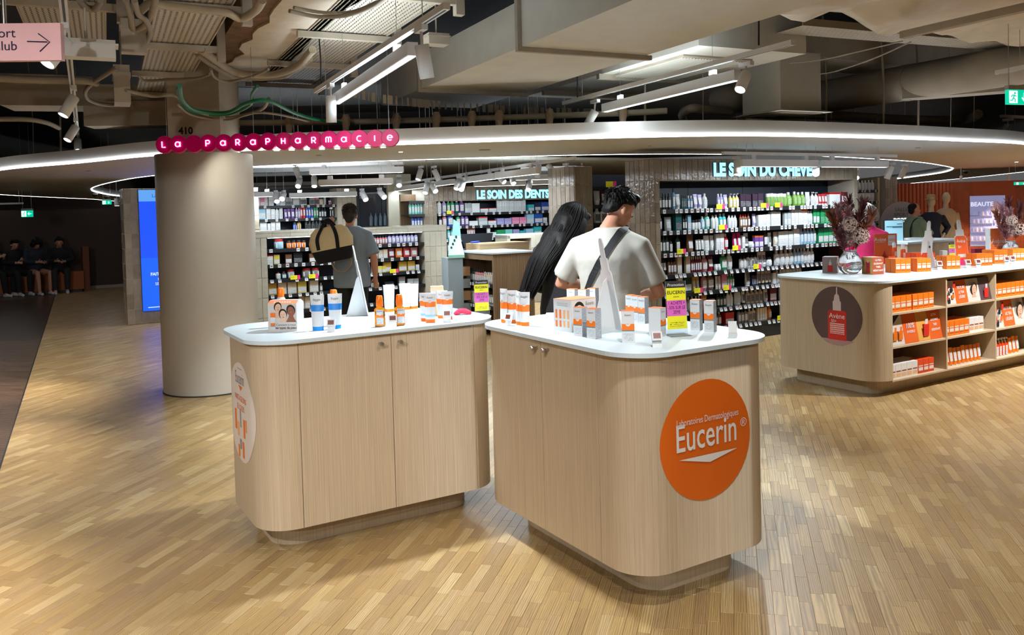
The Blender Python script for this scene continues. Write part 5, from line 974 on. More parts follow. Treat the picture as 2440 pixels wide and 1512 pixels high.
# ============================================================ white shelving far left behind the gondola
BV = 14.3; bu = lambda px: upx(px, 1.6, BV); B0, B1 = bu(560), bu(802)
bw = thing('shelf_wall', 'far black shelves of white boxes beyond the gondola', 'shelving', wp(B0, BV, 0)); MB().box(0, .35, 0, B1-B0, .4, 2.05).build('back_panel', NAVY, bw)
bx = lambda x: 590+x/7.56; BZ = [1.765, 1.535, 1.33]
shelves(bw, 0, B1-B0, BZ+[1.12], .34, 1, tagspace=.13)
RB = [[(60, 200, 1, 'box', 'w', 'gold', .2), (205, 390, 1, 'box', 'w', 'white', .21), (240, 330, 1, 'box', 'w', 'pink', .14), (395, 494, 1, 'box', 'w', 'white', .21), (530, 596, 1, 'box', 'w', 'lightblue', .24), (600, 700, 1, 'box', 'w', 'white', .24), (704, 826, 3, 'box', 'w', 'silver', .14, 'k'), (830, 958, 1, 'box', 'w', 'silver', .2), (962, 1086, 1, 'box', 'w', 'white', .2, 'k'), (1140, 1230, 1, 'box', 'w', 'silver', .19, 'k'), (1234, 1306, 1, 'box', 'w', 'pink', .19, 'k'), (1310, 1390, 1, 'jar', 'k', 'cream', .14), (1392, 1436, 1, 'bottle', 'w', 'cream', .19), (1480, 1532, 1, 'jar', 'w', 'pink', .07)],
 [(40, 188, 2, 'box', 'w', 'cream', .2), (190, 350, 1, 'box', 'w', 'lightblue', .22), (352, 436, 1, 'box', 'w', 'white', .22), (440, 514, 1, 'box', 'w', 'white', .17), (516, 588, 1, 'pump', 'w', 'white', .22), (590, 666, 1, 'bottle', 'w', 'white', .26), (678, 800, 2, 'pouch', 'w', 'purple', .17), (804, 878, 1, 'pouch', 'w', 'purple', .18), (880, 974, 2, 'bottle', 'w', 'lavender', .2), (968, 1068, 2, 'pouch', 'w', 'red', .22), (1072, 1210, 3, 'pouch', 'w', 'blue', .22), (1214, 1300, 2, 'pouch', 'w', 'emerald', .2), (1304, 1440, 3, 'bottle', 'k', 'dark', .18), (1500, 1570, 1, 'jar', 'w', 'dark', .2)],
 [(44, 110, 2, 'jar', 'w', 'white', .06), (115, 240, 1, 'box', 'w', 'white', .08), (240, 370, 1, 'box', 'w', 'white', .16), (376, 434, 1, 'box', 'w', 'white', .13), (438, 520, 1, 'box', 'w', 'white', .17), (524, 610, 1, 'box', 'w', 'white', .17), (840, 910, 1, 'jar', 'k', 'blue', .14), (914, 990, 1, 'jar', 'k', 'gold', .17), (1050, 1360, 5, 'jar', 'k', 'dark', .16, 'c')]]
for k, r in enumerate(RB): fill(r, bx, BZ[k], BV, 'far white-box shelf', ROWN[k])
pillar('tiled_pillar', 'pale tiled pillar behind the man in grey', bu(802), BV-.05, bu(848), BV+.4, 2.05, 'f', 'l')
o = thing('glass_cabinet', 'dark glass cabinet behind the man in grey', 'cabinet', wp(bu(850), BV-.02, 0)); wC = bu(921)-bu(850); MB().box(0, 0, 0, wC, .4, 2.05).build('cabinet_body', NAVY, o); MB().box(.05, -.012, .1, wC-.12, -.002, 1.98).build('glass_door', M('dark_glass', (.02, .025, .035), .08), o); MB().box(wC-.1, -.015, .1, wC-.07, 0, 1.98).build('door_frame', BLACK, o)
for k in range(5): MB().lathe([(.035, 0), (.035, .16), (.012, .2), (.012, .23)], 10).build('stored_bottle', M('dim_bottle', (.06, .09, .12), .3), o, (.25+.09*k, -.03, 1.36))
o = MB().box(bu(921), BV-.1, 0, bu(976), BV+.1, 2.3).build('wall_cream', M('cream_wall', srgb(208, 204, 186), .7), None, (0, 0, 0), TH); struct(o)

# ============================================================ mid-floor units
MV = 8.95; mu = upx(1175, 1.0, MV); mc = thing('open_cabinet', 'brown oak cabinet with open shelf side and white top', 'cabinet', wp(mu, MV, 0)); wM = upx(1271, 1.0, MV)-mu; dM = hitu(1096, 602, mu)[0]-MV
MB().box(0, 0, 0, wM, .03, 1.04).build('side_panel', LAMD, mc); MB().box(.36, .03, 0, .39, dM, 1.04).build('back_panel', LAMD, mc); MB().box(0, dM-.03, 0, wM, dM, 1.04).build('side_panel', LAMD, mc); MB().box(wM-.03, .03, 0, wM, dM-.03, 1.04).build('rear_panel', LAMD, mc); MB().box(0, .03, .96, .36, dM-.03, 1.04).build('lintel', LAMD, mc)
MB().prism(rrect(-.03, -.03, wM+.03, dM+.03, .06, 6), 1.04, 1.06).build('white_top', SLAB, mc)
for z in (.66, .38, .12):
    s = MB().box(.01, .03, z-.02, .36, dM-.03, z).build('shelf', BLACK, mc); rail = MB().box(-.004, .03, z-.045, .008, dM-.03, z-.0).build('price_rail', BLACK, mc)
    for k in range(int((dM-.1)/.07)): link('price_tag', TAGC, rail, (-.005, dM-.08-.07*k, z-.022), -pi/2)
for zi, (z, L_) in enumerate(((.66, (('bottle', 'k', 'darkgreen', .17, 5), ('bottle', 'k', 'rose', .16, 5), ('bottle', 'w', 'beige', .14, 6))), (.38, (('bottle', 'w', 'beige', .15, 8), ('tube', 'w', 'grey', .14, 8))))):
    n = sum(q[4] for q in L_); k = 0
    for gi, (kd, cp, cn, h, c) in enumerate(L_):
        for i in range(c):
            y = dM-.08-(dM-.14)*(k+.5)/n; k += 1; o = link(NMS[kd], kind_mesh(kd, cp), None, wp(mu+.06, MV+y, z), TH-pi/2); o.color = c4(srgb(*CN[cn])); o.scale = (.05, .05, h*random.uniform(.96, 1.04)); tag(o, '%s %s, %s product on the %s shelf of the open oak cabinet' % (CNW.get(cn, cn), KW[kd], ORD[gi], ('upper', 'lower')[zi]), KW[kd], 'products in the open oak cabinet')
sh = print_mat('counter_sheet', (.62, .70, .84), (.85, .88, .92), (12, 9, 40), .5)
for i in range(6):
    o = thing('price_sheet', 'bluish printed price sheet, %s along the oak cabinet top' % ORD[i], 'sheet', wp(mu+.1+.0*i, MV+.06+.0*i, 1.061) + UX*(wM-.2)*(i/6), TH, 'sheets on the oak cabinet'); MB().box(-.05, -.03, 0, .05, .06, .002).build('sheet', sh, o)
# cardboard box, pen and laptop on a far desk
o = thing('cardboard_box', 'flat brown cardboard box behind the open oak cabinet', 'box', at(1190, 600, Y=11.4), TH); MB().box(-.36, -.1, -.12, .42, .3, .13).build('box_body', M('cardboard', srgb(176, 146, 108), .8), o); MB().box(-.36, -.101, .1, .42, -.1, .105).build('flap_line', M('cardboard_dark', srgb(130, 104, 74), .8), o)
o = thing('blue_pen', 'bright blue pen on the dark screen behind the cardboard box', 'pen', at(1130, 577, Y=11.45), .1); MB().tube([(-.05, 0, 0), (.06, 0, .006), (.075, 0, .006)], [.012, .014, .006], 8).build('pen_body', M('pen_blue', srgb(20, 60, 230), .4), o)
o = thing('laptop', 'black laptop back behind the cardboard box', 'laptop', at(1140, 585, Y=11.75), TH); MB().add([(-.2, 0, -.05), (.2, 0, -.05), (.3, .1, .17), (-.24, .1, .17), (-.2, .015, -.05), (.2, .015, -.05), (.3, .115, .17), (-.24, .115, .17)], [(0, 1, 2, 3), (7, 6, 5, 4), (3, 2, 6, 7), (1, 5, 6, 2), (0, 3, 7, 4)]).build('screen_back', M('laptop_black', (.012, .013, .018), .35), o); MB().box(-.2, 0, -.06, .22, .26, -.045).build('keyboard_base', M('laptop_black', (.012, .013, .018), .35), o)
# mint floor display
o = thing('floor_display', 'mint and grey floor display left of the oak cabinet', 'display', at(1090, 760, Y=10.9)); o.location.z = 0; o.rotation_euler = (0, 0, radians(20))
GRD = M('display_grey', srgb(150, 164, 172), .5); MINT = M('display_mint', srgb(160, 222, 204), .5)
MB().box(-.14, -.12, 0, .06, .2, .98).build('display_body', GRD, o); MB().add([(-.14, -.14, .98), (.08, -.14, .98), (.12, .2, 1.22), (-.02, .2, 1.22), (-.14, -.14, 1.02), (.08, -.14, 1.02), (.12, .2, 1.26), (-.02, .2, 1.26)], [(0, 3, 2, 1), (4, 5, 6, 7), (0, 1, 5, 4), (1, 2, 6, 5), (3, 0, 4, 7)]).build('sloped_tray', MINT, o)
MB().add([(.02, .2, 1.2), (.14, .2, 1.2), (.13, .21, 1.42), (.05, .21, 1.48), (.02, .23, 1.2), (.14, .23, 1.2), (.13, .24, 1.42), (.05, .24, 1.48)], [(0, 1, 2, 3), (7, 6, 5, 4), (1, 5, 6, 2), (0, 3, 7, 4), (3, 2, 6, 7)]).build('header_card', MINT, o)
for k in range(5): MB().box(.06, -.11, .1+.16*k, .16, .0, .22+.16*k).build('tray_row', [M('kraft', srgb(176, 140, 100), .7), GRD][k % 2], o)
for k in range(4): MB().lathe([(.014, 0), (.014, .07), (.006, .08)], 8).build('sample_bottle', CAPK, o, (-.06+.04*k, -.02+.06*k, 1.05+.045*k))
# low tiled display with jars right of it
jv = 11.9; ju = upx(1208, 1.2, jv); jc = thing('jar_display', 'low tiled display with a niche of jars behind the cabinet', 'display', wp(ju, jv, 0)); jw = upx(1300, 1.2, jv)-ju; ja = upx(1270, 1.2, jv)-ju; 
MB().box(0, 0, 0, .06, .4, 1.16).build('left_post', TILEL, jc); MB().box(ja-.04, 0, 0, jw+.3, .4, 1.16).build('right_block', GROUT, jc); MB().box(0, 0, 1.1, ja, .4, 1.16).build('lintel', TILEL, jc); MB().box(.06, .36, 0, ja-.04, .4, 1.1).build('back_panel', LAMD, jc); MB().box(0, 0, 1.16, jw+.3, .42, 1.175).build('white_top', SLAB, jc); MB().box(.06, 0, 0, ja-.04, .36, .92).build('shelf', LAMD, jc)
tiles(jc, ja-.04, 0, jw+.3-ja+.04, 0, 1.16, 0, 'l')
for k in range(8):
    o = link('jar', kind_mesh('jar', 'w', 'w'), None, wp(ju+.09+.04*k, jv+.1, .92), TH); o.color = c4(srgb(*CN['darkred' if k > 2 else 'grey'])); o.scale = (.038, .038, .09); tag(o, ('dark red' if k > 2 else 'grey')+' white-lidded jar in the tiled niche display', 'jar', 'jars in the tiled niche')

# ============================================================ tiled pillar with the big blue screen on the left
lv = 13.7; lu0 = upx(300, 1.0, lv); lu1 = lu0+2.0
bp_ = pillar('screen_pillar', 'grey tiled pillar carrying a tall blue screen, left of the column', lu0, lv, lu1, lv+.45, 2.06, 'fl')
sc_ = thing('led_screen', 'tall glowing blue advertising screen half hidden by the column', 'screen', wp(lu0, lv, 0)); sa = upx(334, 1.0, lv)-lu0; sb = sa+1.25; z0s, z1s = .19, 2.04
MB().box(sa, -.05, z0s, sb, -.008, z1s).build('casing', BLACK, sc_)
S_ = [emat('screen_top', (.13, .42, .95), 1.0, (.01, .01, .01)), emat('screen_blue', (.0, .055, .8), 1.5, (.01, .01, .01)), emat('screen_low', (.0, .085, .95), 1.6, (.01, .01, .01)), emat('screen_text', (.75, .88, 1.0), 1.2, (.01, .01, .01))]
y_ = -.0515; zz = [z0s+.005, z0s+.81, z1s-.18, z1s-.005]
pnl = MB(); pnl.rect(sa+.005, zz[0], sb-.005, zz[1], y_, 2).rect(sa+.005, zz[1], sb-.005, zz[2], y_, 1).rect(sa+.005, zz[2], sb-.005, zz[3], y_, 0); pnl = pnl.build('screen_panel', S_[:3], sc_)
tx0 = sa+.15; text('LA PARAPHARMACIE', .075, M('screen_ink', (.01, .05, .2), .5), pnl, (tx0+.04, y_-.002, z1s-.12), align='LEFT')
for s, z, b in (('FAITES', .66, .002), ('HAU', .58, 0), ('SENS', .51, 0)): text(s, .062, S_[3], pnl, (tx0+{'FAITES': -.02, 'HAU': .08, 'SENS': .04}[s], y_-.002, z0s+z-.12), align='LEFT', bold=b)
MB().rect(sa+.08, z0s+.05, sb-.3, z0s+.062, y_-.001).build('small_line', S_[3], pnl)
ld = bpy.data.lights.new('screen_glow', 'AREA'); ld.shape = 'RECTANGLE'; ld.size = sb-sa; ld.size_y = z1s-z0s; ld.energy = 5; ld.color = (.05, .2, 1.0); lo = bpy.data.objects.new('screen_glow', ld); COL.objects.link(lo); lo.parent = sc_; lo.location = ((sa+sb)/2, -.06, 1.1); lo.rotation_euler = (pi/2, 0, 0)

# ============================================================ right-hand shelf and pillar beyond the hair wall
rv = 10.8; ru = lambda px: upx(px, 1.5, rv); rs = thing('side_shelf', 'narrow bright shelf of white bottles right of the hair wall', 'shelving', wp(ru(2040), rv, 0)); wr = ru(2092)-ru(2040)
MB().box(0, .35, 0, wr, .4, 2.02).build('back_panel', NAVY, rs); RZ = [1.80, 1.57, 1.34, 1.11]; shelves(rs, 0, wr, RZ, .34, 1, tagspace=.1); MB().box(wr, 0, 0, wr+.07, .4, 2.05).build('side_panel', LAM, rs)
for k, z in enumerate(RZ[:3]): fill([(2042, 2090, 6, ('bottle', 'box', 'bottle')[k], 'w', 'white', (.2, .17, .18)[k])], sx_, z, rv, 'narrow shelf by the hair wall', ROWN[k])
pillar('tiled_pillar', 'tiled pillar in front of the terracotta wall', ru(2099), rv-.1, ru(2128), rv+.3, 2.06, 'f')

# ============================================================ lights inside the ring
HTV = 6.25
def lin2(lab, x0, y0, x1, y1, w_, Y=None, z=None):
    A_ = at(x0, y0, Y=Y, z=z); B_ = at(x1, y1, Y=Y, z=z); B_.z = A_.z; return linear(lab, A_+Vector((0, 0, .045)), B_+Vector((0, 0, .045)), watts=w_, up=w_*.9 if Y and Y > 13 else 0)
for lab, x0, x1 in (('white linear light before the hair-care sign, left one', 1765, 1945), ('white linear light right of the hair-care sign', 1958, 2112)):
    z_ = 2.055; linear(lab, wp(upx(x0, z_, HTV), HTV, z_+.045), wp(upx(x1, z_, HTV), HTV, z_+.045), watts=9)
linear('white linear light over the left half of the hair-care wall', wp(6.1, HTV, 2.1), wp(7.1, HTV, 2.1), watts=20) if False else None
for lab, x0, y0, x1, y1, w_, Y in (('upper long linear light above the far shelves', 738, 402, 962, 404, 5, 10.5), ('middle linear light above the man in grey', 760, 428, 936, 430, 8, 10.2), ('lower linear light before the far shelves', 690, 460, 850, 461, 11, 13.4), ('linear light half hidden behind the column', 560, 459, 650, 460, 11, 13.4), ('linear light over the dental sign, left', 1128, 433, 1254, 434, 11, 13.3), ('linear light over the dental sign, right', 1262, 429, 1366, 430, 11, 13.6), ('linear light at the back of the hall above dental wall', 1226, 417, 1366, 418, 6, 12.4)): lin2(lab, x0, y0, x1, y1, w_, Y=Y)
for lab, x0, y0, x1, y1 in (('linear light of the slanting row, nearest the grey man', 925, 448, 1080, 426), ('linear light of the slanting row, middle', 1100, 423, 1180, 412), ('linear light of the slanting row, near the tiled pillar', 1184, 411, 1282, 398)): lin2(lab, x0, y0, x1, y1, 6, z=2.06)
track('white track before the hair-care sign', wp(upx(1722, 2.1, HTV), HTV, 2.1), wp(upx(2135, 2.1, HTV), HTV, 2.1)); track('slanting white track inside the ring', at(920, 444, z=2.1), at(1370, 380, z=2.1))
k = 0
for x, y, x1, y1, on in ((1757, 380, 1757, 416, 0), (1944, 392, 1944, 415, 0), (2124, 396, 2113, 426, 1), (2040, 410, 2041, 424, 1), (2158, 400, 2145, 424, 0), (703, 398, 714, 426, 0), (714, 428, 710, 444, 1), (748, 422, 749, 444, 1), (950, 426, 951, 442, 1), (1003, 404, 996, 428, 0), (1034, 404, 1046, 430, 1), (1018, 438, 1013, 460, 0), (1028, 440, 1038, 456, 0), (1094, 428, 1087, 450, 1), (1103, 434, 1099, 452, 0), (1284, 392, 1281, 424, 1), (1304, 392, 1324, 414, 1), (1348, 398, 1357, 420, 1), (1185, 418, 1202, 434, 0), (1218, 416, 1224, 437, 1), (1263, 432, 1259, 452, 0), (862, 458, 872, 476, 0), (904, 456, 916, 470, 0), (657, 462, 660, 480, 1), (676, 462, 672, 474, 0)):
    Y = (8.9, 9.6, 11, 12, 12)[k] if k < 5 else 11.5
    p = at(x, y-9, Y=Y); s = p-Vector((0, 0, .05)); e = reach(s, x1, y1, .16, True)
    if (e-s).length > .2 or (e-s).length < .12: e = s+(e-s).normalized()*.16
    spot_head(0, s, e, on and k % 2 == 0, SPOT_W*.22, angle=85, lab='small white spot inside the ring, %s from the %s' % (ORD[k] if k < 5 else ORD[k-5], 'right group' if k < 5 else 'left group'), stem=p, cold=(.9, .96, 1)); k += 1
# white ceiling battens seen through the ring
for i, (y, z, Yd, x0, x1) in enumerate(((388, 2.5, 13, 585, 1010), (396, 2.5, 14, 585, 960), (408, 2.5, 15, 585, 940), (417, 2.5, 16, 585, 960), (441, 2.46, 18, 585, 930), (449, 2.46, 19, 585, 940), (455, 2.46, 20, 585, 930), (404, 2.55, 15, 1240, 1372), (414, 2.5, 17, 1180, 1372), (424, 2.5, 19, 1180, 1372))):
    a, b = at(x0, y, Y=Yd), at(x1, y-.0, Y=Yd); tag(MB().box(0, -.12, -.035, (b-a).length, .12, .035).box(0, -.13, .03, (b-a).length, .13, .04).build('ceiling_batten', LAMPW, None, a, atan2(b.y-a.y, b.x-a.x)+.03), 'long white ceiling batten inside the ring, %s from the %s' % (ORD[i] if i < 7 else ORD[i-7], 'front, left side' if i < 7 else 'front, right side'), 'batten', 'white ceiling battens')
for lab, x0, y0, x1, y1, z in (('beige pipe run inside the ring, left one', 1075, 398, 1200, 388, 2.5), ('beige pipe run inside the ring, right one', 1230, 396, 1386, 381, 2.5)):
    tag(MB().tube([at(x0, y0, z=z), at(x1, y1, z=z)], .03, 8).tube([at(x1, y1, z=z), at(x1, y1, z=z)-Vector((0, 0, .1))], .02, 8).build('ceiling_pipe', DUCTP), lab, 'pipe')
tag(MB().box(0, 0, 2.45, 9, 5.5, 2.5).build('ceiling_panel', M('panel_white', srgb(200, 198, 186), .6), None, wp(5.5, 12.2, 0), TH), 'pale ceiling panel above the dental wall', 'panel')
# ============================================================ long orange-product counter on the right
AV0, AU0, AU1 = 4.13, 5.83, 10.4; AZ = .94; AOP = 6.03
ac = thing('long_counter', 'long oak counter with open shelves full of orange products', 'counter', (0, 0, 0)); AP = Path(rrect(AU0, AV0, AU1, 5.2, .2, 12))
sF = AP.near((AOP, AV0)); sB_ = AP.near((6.6, 5.2)); panel(AP, sB_, sF, .13, AZ-.018).build('end_panel', LAM, ac)
MB().prism(rrect(AU0-.02, AV0-.02, AU1+.02, 5.22, .22, 12), AZ-.018, AZ).build('worktop', SLAB, ac); MB().prism(rrect(AU0+.13, AV0+.12, AU1, 5.1, .14, 8), 0, .135).build('plinth', LAM, ac)
au = lambda px, z=.5: upx(px, z, AV0)
zr = [hitv(2190, y, AV0)[1] for y in (672, 738, 816, 897)]
cols = [AOP, au(2256), au(2373), au(2373)+(au(2373)-au(2256)), AU1-.1]; BK = AV0+.42
MB().box(AOP, BK, .13, AU1-.05, BK+.02, AZ-.018).build('back_panel', LAMD, ac); MB().box(AOP, AV0, .13, AU1-.05, BK, zr[3]).build('bottom_board', LAM, ac); MB().box(AOP, AV0, zr[0], AU1-.05, AV0+.02, AZ-.018).build('front_rail', LAM, ac)
for i, c in enumerate(cols): MB().box(c-.009, AV0, .13, c+.009, BK, AZ-.018).build('divider', LAM, ac)
for i in range(len(cols)-1):
    for z in (zr[1], zr[2]): MB().box(cols[i]+.009, AV0+.003, z-.016, cols[i+1]-.009, BK, z).build('shelf', LAM, ac)
# round sticker wrapped round the corner
s_c = min((abs(proj(wp(AP.at(AP.T*i/2000)[0].x, AP.at(AP.T*i/2000)[0].y, .53))[0]-1992), AP.T*i/2000) for i in range(2000) if AP.at(AP.T*i/2000)[0].x < AU0+.15 and AP.at(AP.T*i/2000)[0].y < 4.9)[1]
z_c = at(1992, 752, Y=(wp(*AP.at(s_c)[0]).y)).z
dk = decal(AP, s_c, z_c, .245, M('plum_vinyl', srgb(96, 74, 74), .45), ac, 'round_sticker')
def wrap(path, sc, zc, me_or_mb, off, name, mats, par):
    """bends a flat print (x along the face, z up) round the counter's side"""
    mb = me_or_mb
    v = []
    for x, y, z in mb.v:
        p, nn = path.at(sc+x); v.append((p.x+nn.x*(off-y), p.y+nn.y*(off-y), zc+z))
    m2 = MB(); m2.v = v; m2.f = mb.f; m2.m = mb.m; m2.s = mb.s; return m2.build(name, mats, par)
def strip(mb, pts, mi, y=0.0):   # pts = [(z, half width)] symmetric print, 6 columns
    for (z0, w0), (z1, w1) in zip(pts, pts[1:]):
        for i in range(6):
            a, b = -1+i/3, -1+(i+1)/3; mb.add([(a*w0, y, z0), (b*w0, y, z0), (b*w1, y, z1), (a*w1, y, z1)], [(0, 1, 2, 3)], mi)
REDB = M('red_bottle', srgb(214, 48, 40), .4, var=.15, nscale=4); PALE = M('print_pale', srgb(214, 196, 196), .45)
pb_ = MB(); strip(pb_, [(-.2, .085), (-.19, .09), (.03, .09), (.045, .075)], 0); strip(pb_, [(.045, .04), (.12, .04), (.125, .03), (.17, .022), (.185, .006), (.24, .005)], 1, -.0004); strip(pb_, [(-.06, .07), (-.15, .07)][::-1], 2, -.0006); strip(pb_, [(-.244, .05), (-.2, .16), (-.196, .16)], 3, .0004)
bt = wrap(AP, s_c+.01, z_c, pb_, .002, 'printed_bottle', [REDB, PALE, print_mat('bottle_print', srgb(224, 90, 84), (.85, .8, .8), (30, 30, 60), .45), M('pinkish', srgb(180, 140, 140), .5)], dk)
def wrap_text(s, size, path, sc, zc, off, mat, par):
    me = text_mesh(s, size).copy(); me.materials.clear(); me.materials.append(mat)
    for vtx in me.vertices:
        p, nn = path.at(sc+vtx.co.x); vtx.co = (p.x+nn.x*off, p.y+nn.y*off, zc+vtx.co.z)
    return link('lettering', me, par)
wrap_text('Avène', .06, AP, s_c+.01, z_c-.02, .004, WV, bt); wrap_text('50+', .035, AP, s_c-.02, z_c-.055, .004, WV, bt)
# banners
BNO = M('banner_orange', srgb(222, 100, 40), .45); BND = M('banner_dark', srgb(28, 36, 48), .45); BNT = M('banner_tan', srgb(222, 164, 84), .45); BNG = M('banner_grey', srgb(214, 204, 198), .45); BNP = M('banner_plum', srgb(92, 72, 78), .45)
def bottle_print(mb, x, z, w_, h, mi, mc, y): mb.rect(x-w_/2, z, x+w_/2, z+h*.7, y, mi).rect(x-w_/4, z+h*.7, x+w_/4, z+h, y, mc)
def banner(kind, c, row, lab):
    x0, x1 = cols[c]+.012, cols[c+1]-.012; z0 = zr[row]+.002 if row < 3 else 0; z1 = zr[row-1]-.03; w_ = x1-x0; h = z1-z0
    o = thing('shelf_banner', lab, 'banner', wp(x0, AV0+.03, z0)); o.rotation_euler = (0, 0, TH); k = -.35
    X = Matrix.Shear('XY', 4, (0, 0)) if False else Matrix(((1, 0, 0, 0), (0, 1, .18, 0), (0, 0, 1, 0), (0, 0, 0, 1)))
    mb = MB(); mats = [BNO, BND, BNT, BNG, BNP, WPL, ORANGE, REDB, PALE]
    mb.box(0, 0, 0, w_, .003, h, 3, X=X)
    if kind == 'A':
        mb.rect(0, 0, w_*.3, h, -.001, 3, X=X); mb.poly([(0, -.002, h), (w_*.26, -.002, h), (0, -.002, h*.45)], 1, X); mb.rect(w_*.28, 0, w_*.54, h, -.002, 0, X=X); mb.rect(w_*.54, 0, w_*.78, h, -.002, 2, X=X); mb.rect(w_*.76, 0, w_, h, -.0025, 0, X=X)
        for i in range(2): bottle_print(mb, w_*(.1+.1*i), h*.16, w_*.07, h*.45, 6, 6, -.003)
        bottle_print(mb, w_*.68, h*.15, w_*.1, h*.6, 7, 5, -.003)
    else:
        mb.rect(0, 0, w_*.25, h, -.001, 3, X=X); mb.rect(w_*.25, 0, w_*.5, h, -.002, 0, X=X); mb.rect(w_*.5, 0, w_*.76, h, -.002, 3, X=X); mb.rect(w_*.76, 0, w_, h, -.002, 4, X=X)
        for i, (x, z) in enumerate(((.05, .62), (.13, .5), (.06, .2), (.18, .25), (.2, .7), (.1, .04))): bottle_print(mb, w_*x, h*z, w_*.05, h*.26, (7, 1, 7, 6, 7, 1)[i], 1, -.003)
        bottle_print(mb, w_*.88, h*.1, w_*.09, h*.62, 7, 8, -.003)
        
    b = mb.build('banner_sheet', mats, o)
    if kind != 'A': portrait(b, w_*.63, h*.52, h*.62, SK[0], .08*h-.012, .1)
    T = lambda s, x, z, sz: text(s, sz, WV, b, (w_*x, .18*h*z-.005, h*z), sx=.85, bold=.0006).__setattr__('rotation_euler', (-.0, 0, 0))
    if kind == 'A': T('100%', .41, .5, h*.26); T('INVISIBLE', .41, .34, h*.13); [T(s, .88, .8-.17*i, h*.12) for i, s in enumerate(('ULTRA', 'GLISSANT', 'TRÈS', 'RÉSISTANT'))]
    else: [T(s, .375, .62-.2*i, h*.17) for i, s in enumerate(('TEXTURE', 'ULTRA', 'LÉGÈRE'))]; T('N°1', .69, .2, h*.16)
    return o
banner('A', 0, 2, 'banner with tan and orange panels in the left shelf column'); banner('B', 1, 1, 'banner with a woman and serum bottles in the top middle shelf'); banner('B', 2, 2, 'banner with serum bottles at the right end shelf')
# boxes, tubes and sprays on the shelves
OBOX = srgb(236, 120, 24); ABX = {}
def abox(kind):
    if kind in ABX: return ABX[kind]
    c = {'orange': M('box_orange', srgb(238, 122, 26), .45), 'red': M('box_red', srgb(226, 74, 26), .45), 'white': M('box_white', (.78, .77, .76), .45)}[kind]; m = MB().box(-.024, -.035, 0, .024, .035, .125, 0); y = -.0356
    if kind == 'white': m.rect(-.02, .02, .02, .05, y, 1).rect(-.02, .06, .02, .07, y, 2)
    else: m.rect(-.02, .035, .02, .062, y, 1).rect(-.02, .07, .02, .078, y, 1).rect(-.02, .02, .02, .026, y, 2)
    ABX[kind] = m.mesh('sunscreen_box', [c, print_mat('abox_print_'+kind, (.8, .78, .76) if kind != 'white' else (.86, .5, .24), (.5, .3, .2), (60, 60, 150), .5), M('abox_rule', srgb(150, 70, 30), .5)]); return ABX[kind]
def ashelf(c, row, runs, where):
    x = cols[c]+.02; z = zr[row]+.0005
    for g, (kind, n, gap) in enumerate(runs):
        for i in range(n):
            lab = '%s on the %s' % ({'orange': 'orange sunscreen box', 'red': 'red-orange sunscreen box', 'white': 'white and orange sunscreen box', 'tube': 'orange tube with white cap', 'spray': 'red-orange spray bottle with white pump'}[kind], where)
            if kind == 'tube': o = link('sunscreen_tube', kind_mesh('tube', 'w', 'w'), None, wp(x+.028, AV0+.08, z), TH); o.color = c4(OBOX); o.scale = (.058, .06, .165*random.uniform(.95, 1.04)); x += .0615
            elif kind == 'spray': o = link('sunscreen_spray', kind_mesh('pump', 'w', 'w'), None, wp(x+.022, AV0+.08, z), TH); o.color = c4(srgb(222, 70, 24)); o.scale = (.044, .05, .175); x += .05
            else: o = link('sunscreen_box', abox(kind), None, wp(x+.038, AV0+.08, z), TH+random.uniform(-.01, .01)); o.scale = (1.48, 1.25, 1.02); x += .0745
            tag(o, lab, {'tube': 'tube', 'spray': 'spray bottle'}.get(kind, 'box'), 'products on the '+where)
        x += gap
    if runs[0][0] in ABX:      # a second row of boxes behind
        for i in range(6): o = link('sunscreen_box', abox(runs[0][0]), None, wp(cols[c]+.06+.0745*i, AV0+.175, z), TH); o.scale = (1.48, 1.25, 1.02); tag(o, 'second-row box behind the boxes on the '+where, 'box', 'second row on the '+where)
for c, row, runs, where in ((0, 1, [('orange', 4, .012), ('orange', 4, 0)], 'top left shelf of the long counter'), (0, 3, [('white', 5, .004), ('red', 3, 0)], 'bottom left shelf of the long counter'), (1, 2, [('orange', 5, .004), ('white', 3, 0)], 'middle shelf of the centre column'), (1, 3, [('tube', 10, 0)], 'bottom shelf of the centre column'), (2, 1, [('orange', 8, 0)], 'top shelf of the right column'), (2, 3, [('spray', 6, .01), ('tube', 3, 0)], 'bottom shelf of the right column')): ashelf(c, row, runs, where)
# ------------------------------------------------------------ on the worktop
AT = lambda px, py: at(px, py, z=AZ)
def obox_group(lab, px, py, n, kind='orange', rz=-.35, s=1.0):
    for i in range(n):
        p = AT(px, py)+Vector((cos(rz), sin(rz), 0))*(.05*s*(i-(n-1)/2)); o = link('sunscreen_box', abox(kind), None, p, rz); o.scale = (s, s, s); tag(o, lab, 'box', lab+' group')
        o = link('sunscreen_box', abox(kind), None, p+Vector((-sin(rz), cos(rz), 0))*.075*s, rz); o.scale = (s, s, s); tag(o, lab+', back row', 'box', lab+' back group')
obox_group('orange box in the block before the orange panel', 2146, 649, 3, rz=.2); obox_group('orange box in the block left of the white cutout', 2196, 646, 3, rz=.2, s=.95); obox_group('red box standing behind the block left of white cutout', 2200, 634, 4, 'red', rz=.2, s=1.05); obox_group('orange box in the block before the promotion card', 2266, 640, 3, rz=.2, s=.95); obox_group('orange box in the block right of the orange cutout', 2340, 632, 4, rz=.25, s=.9); obox_group('orange box before the big orange panel', 2378, 627, 3, rz=.25, s=1.05); obox_group('orange box at the right edge of the worktop', 2425, 620, 4, rz=.25, s=.95)
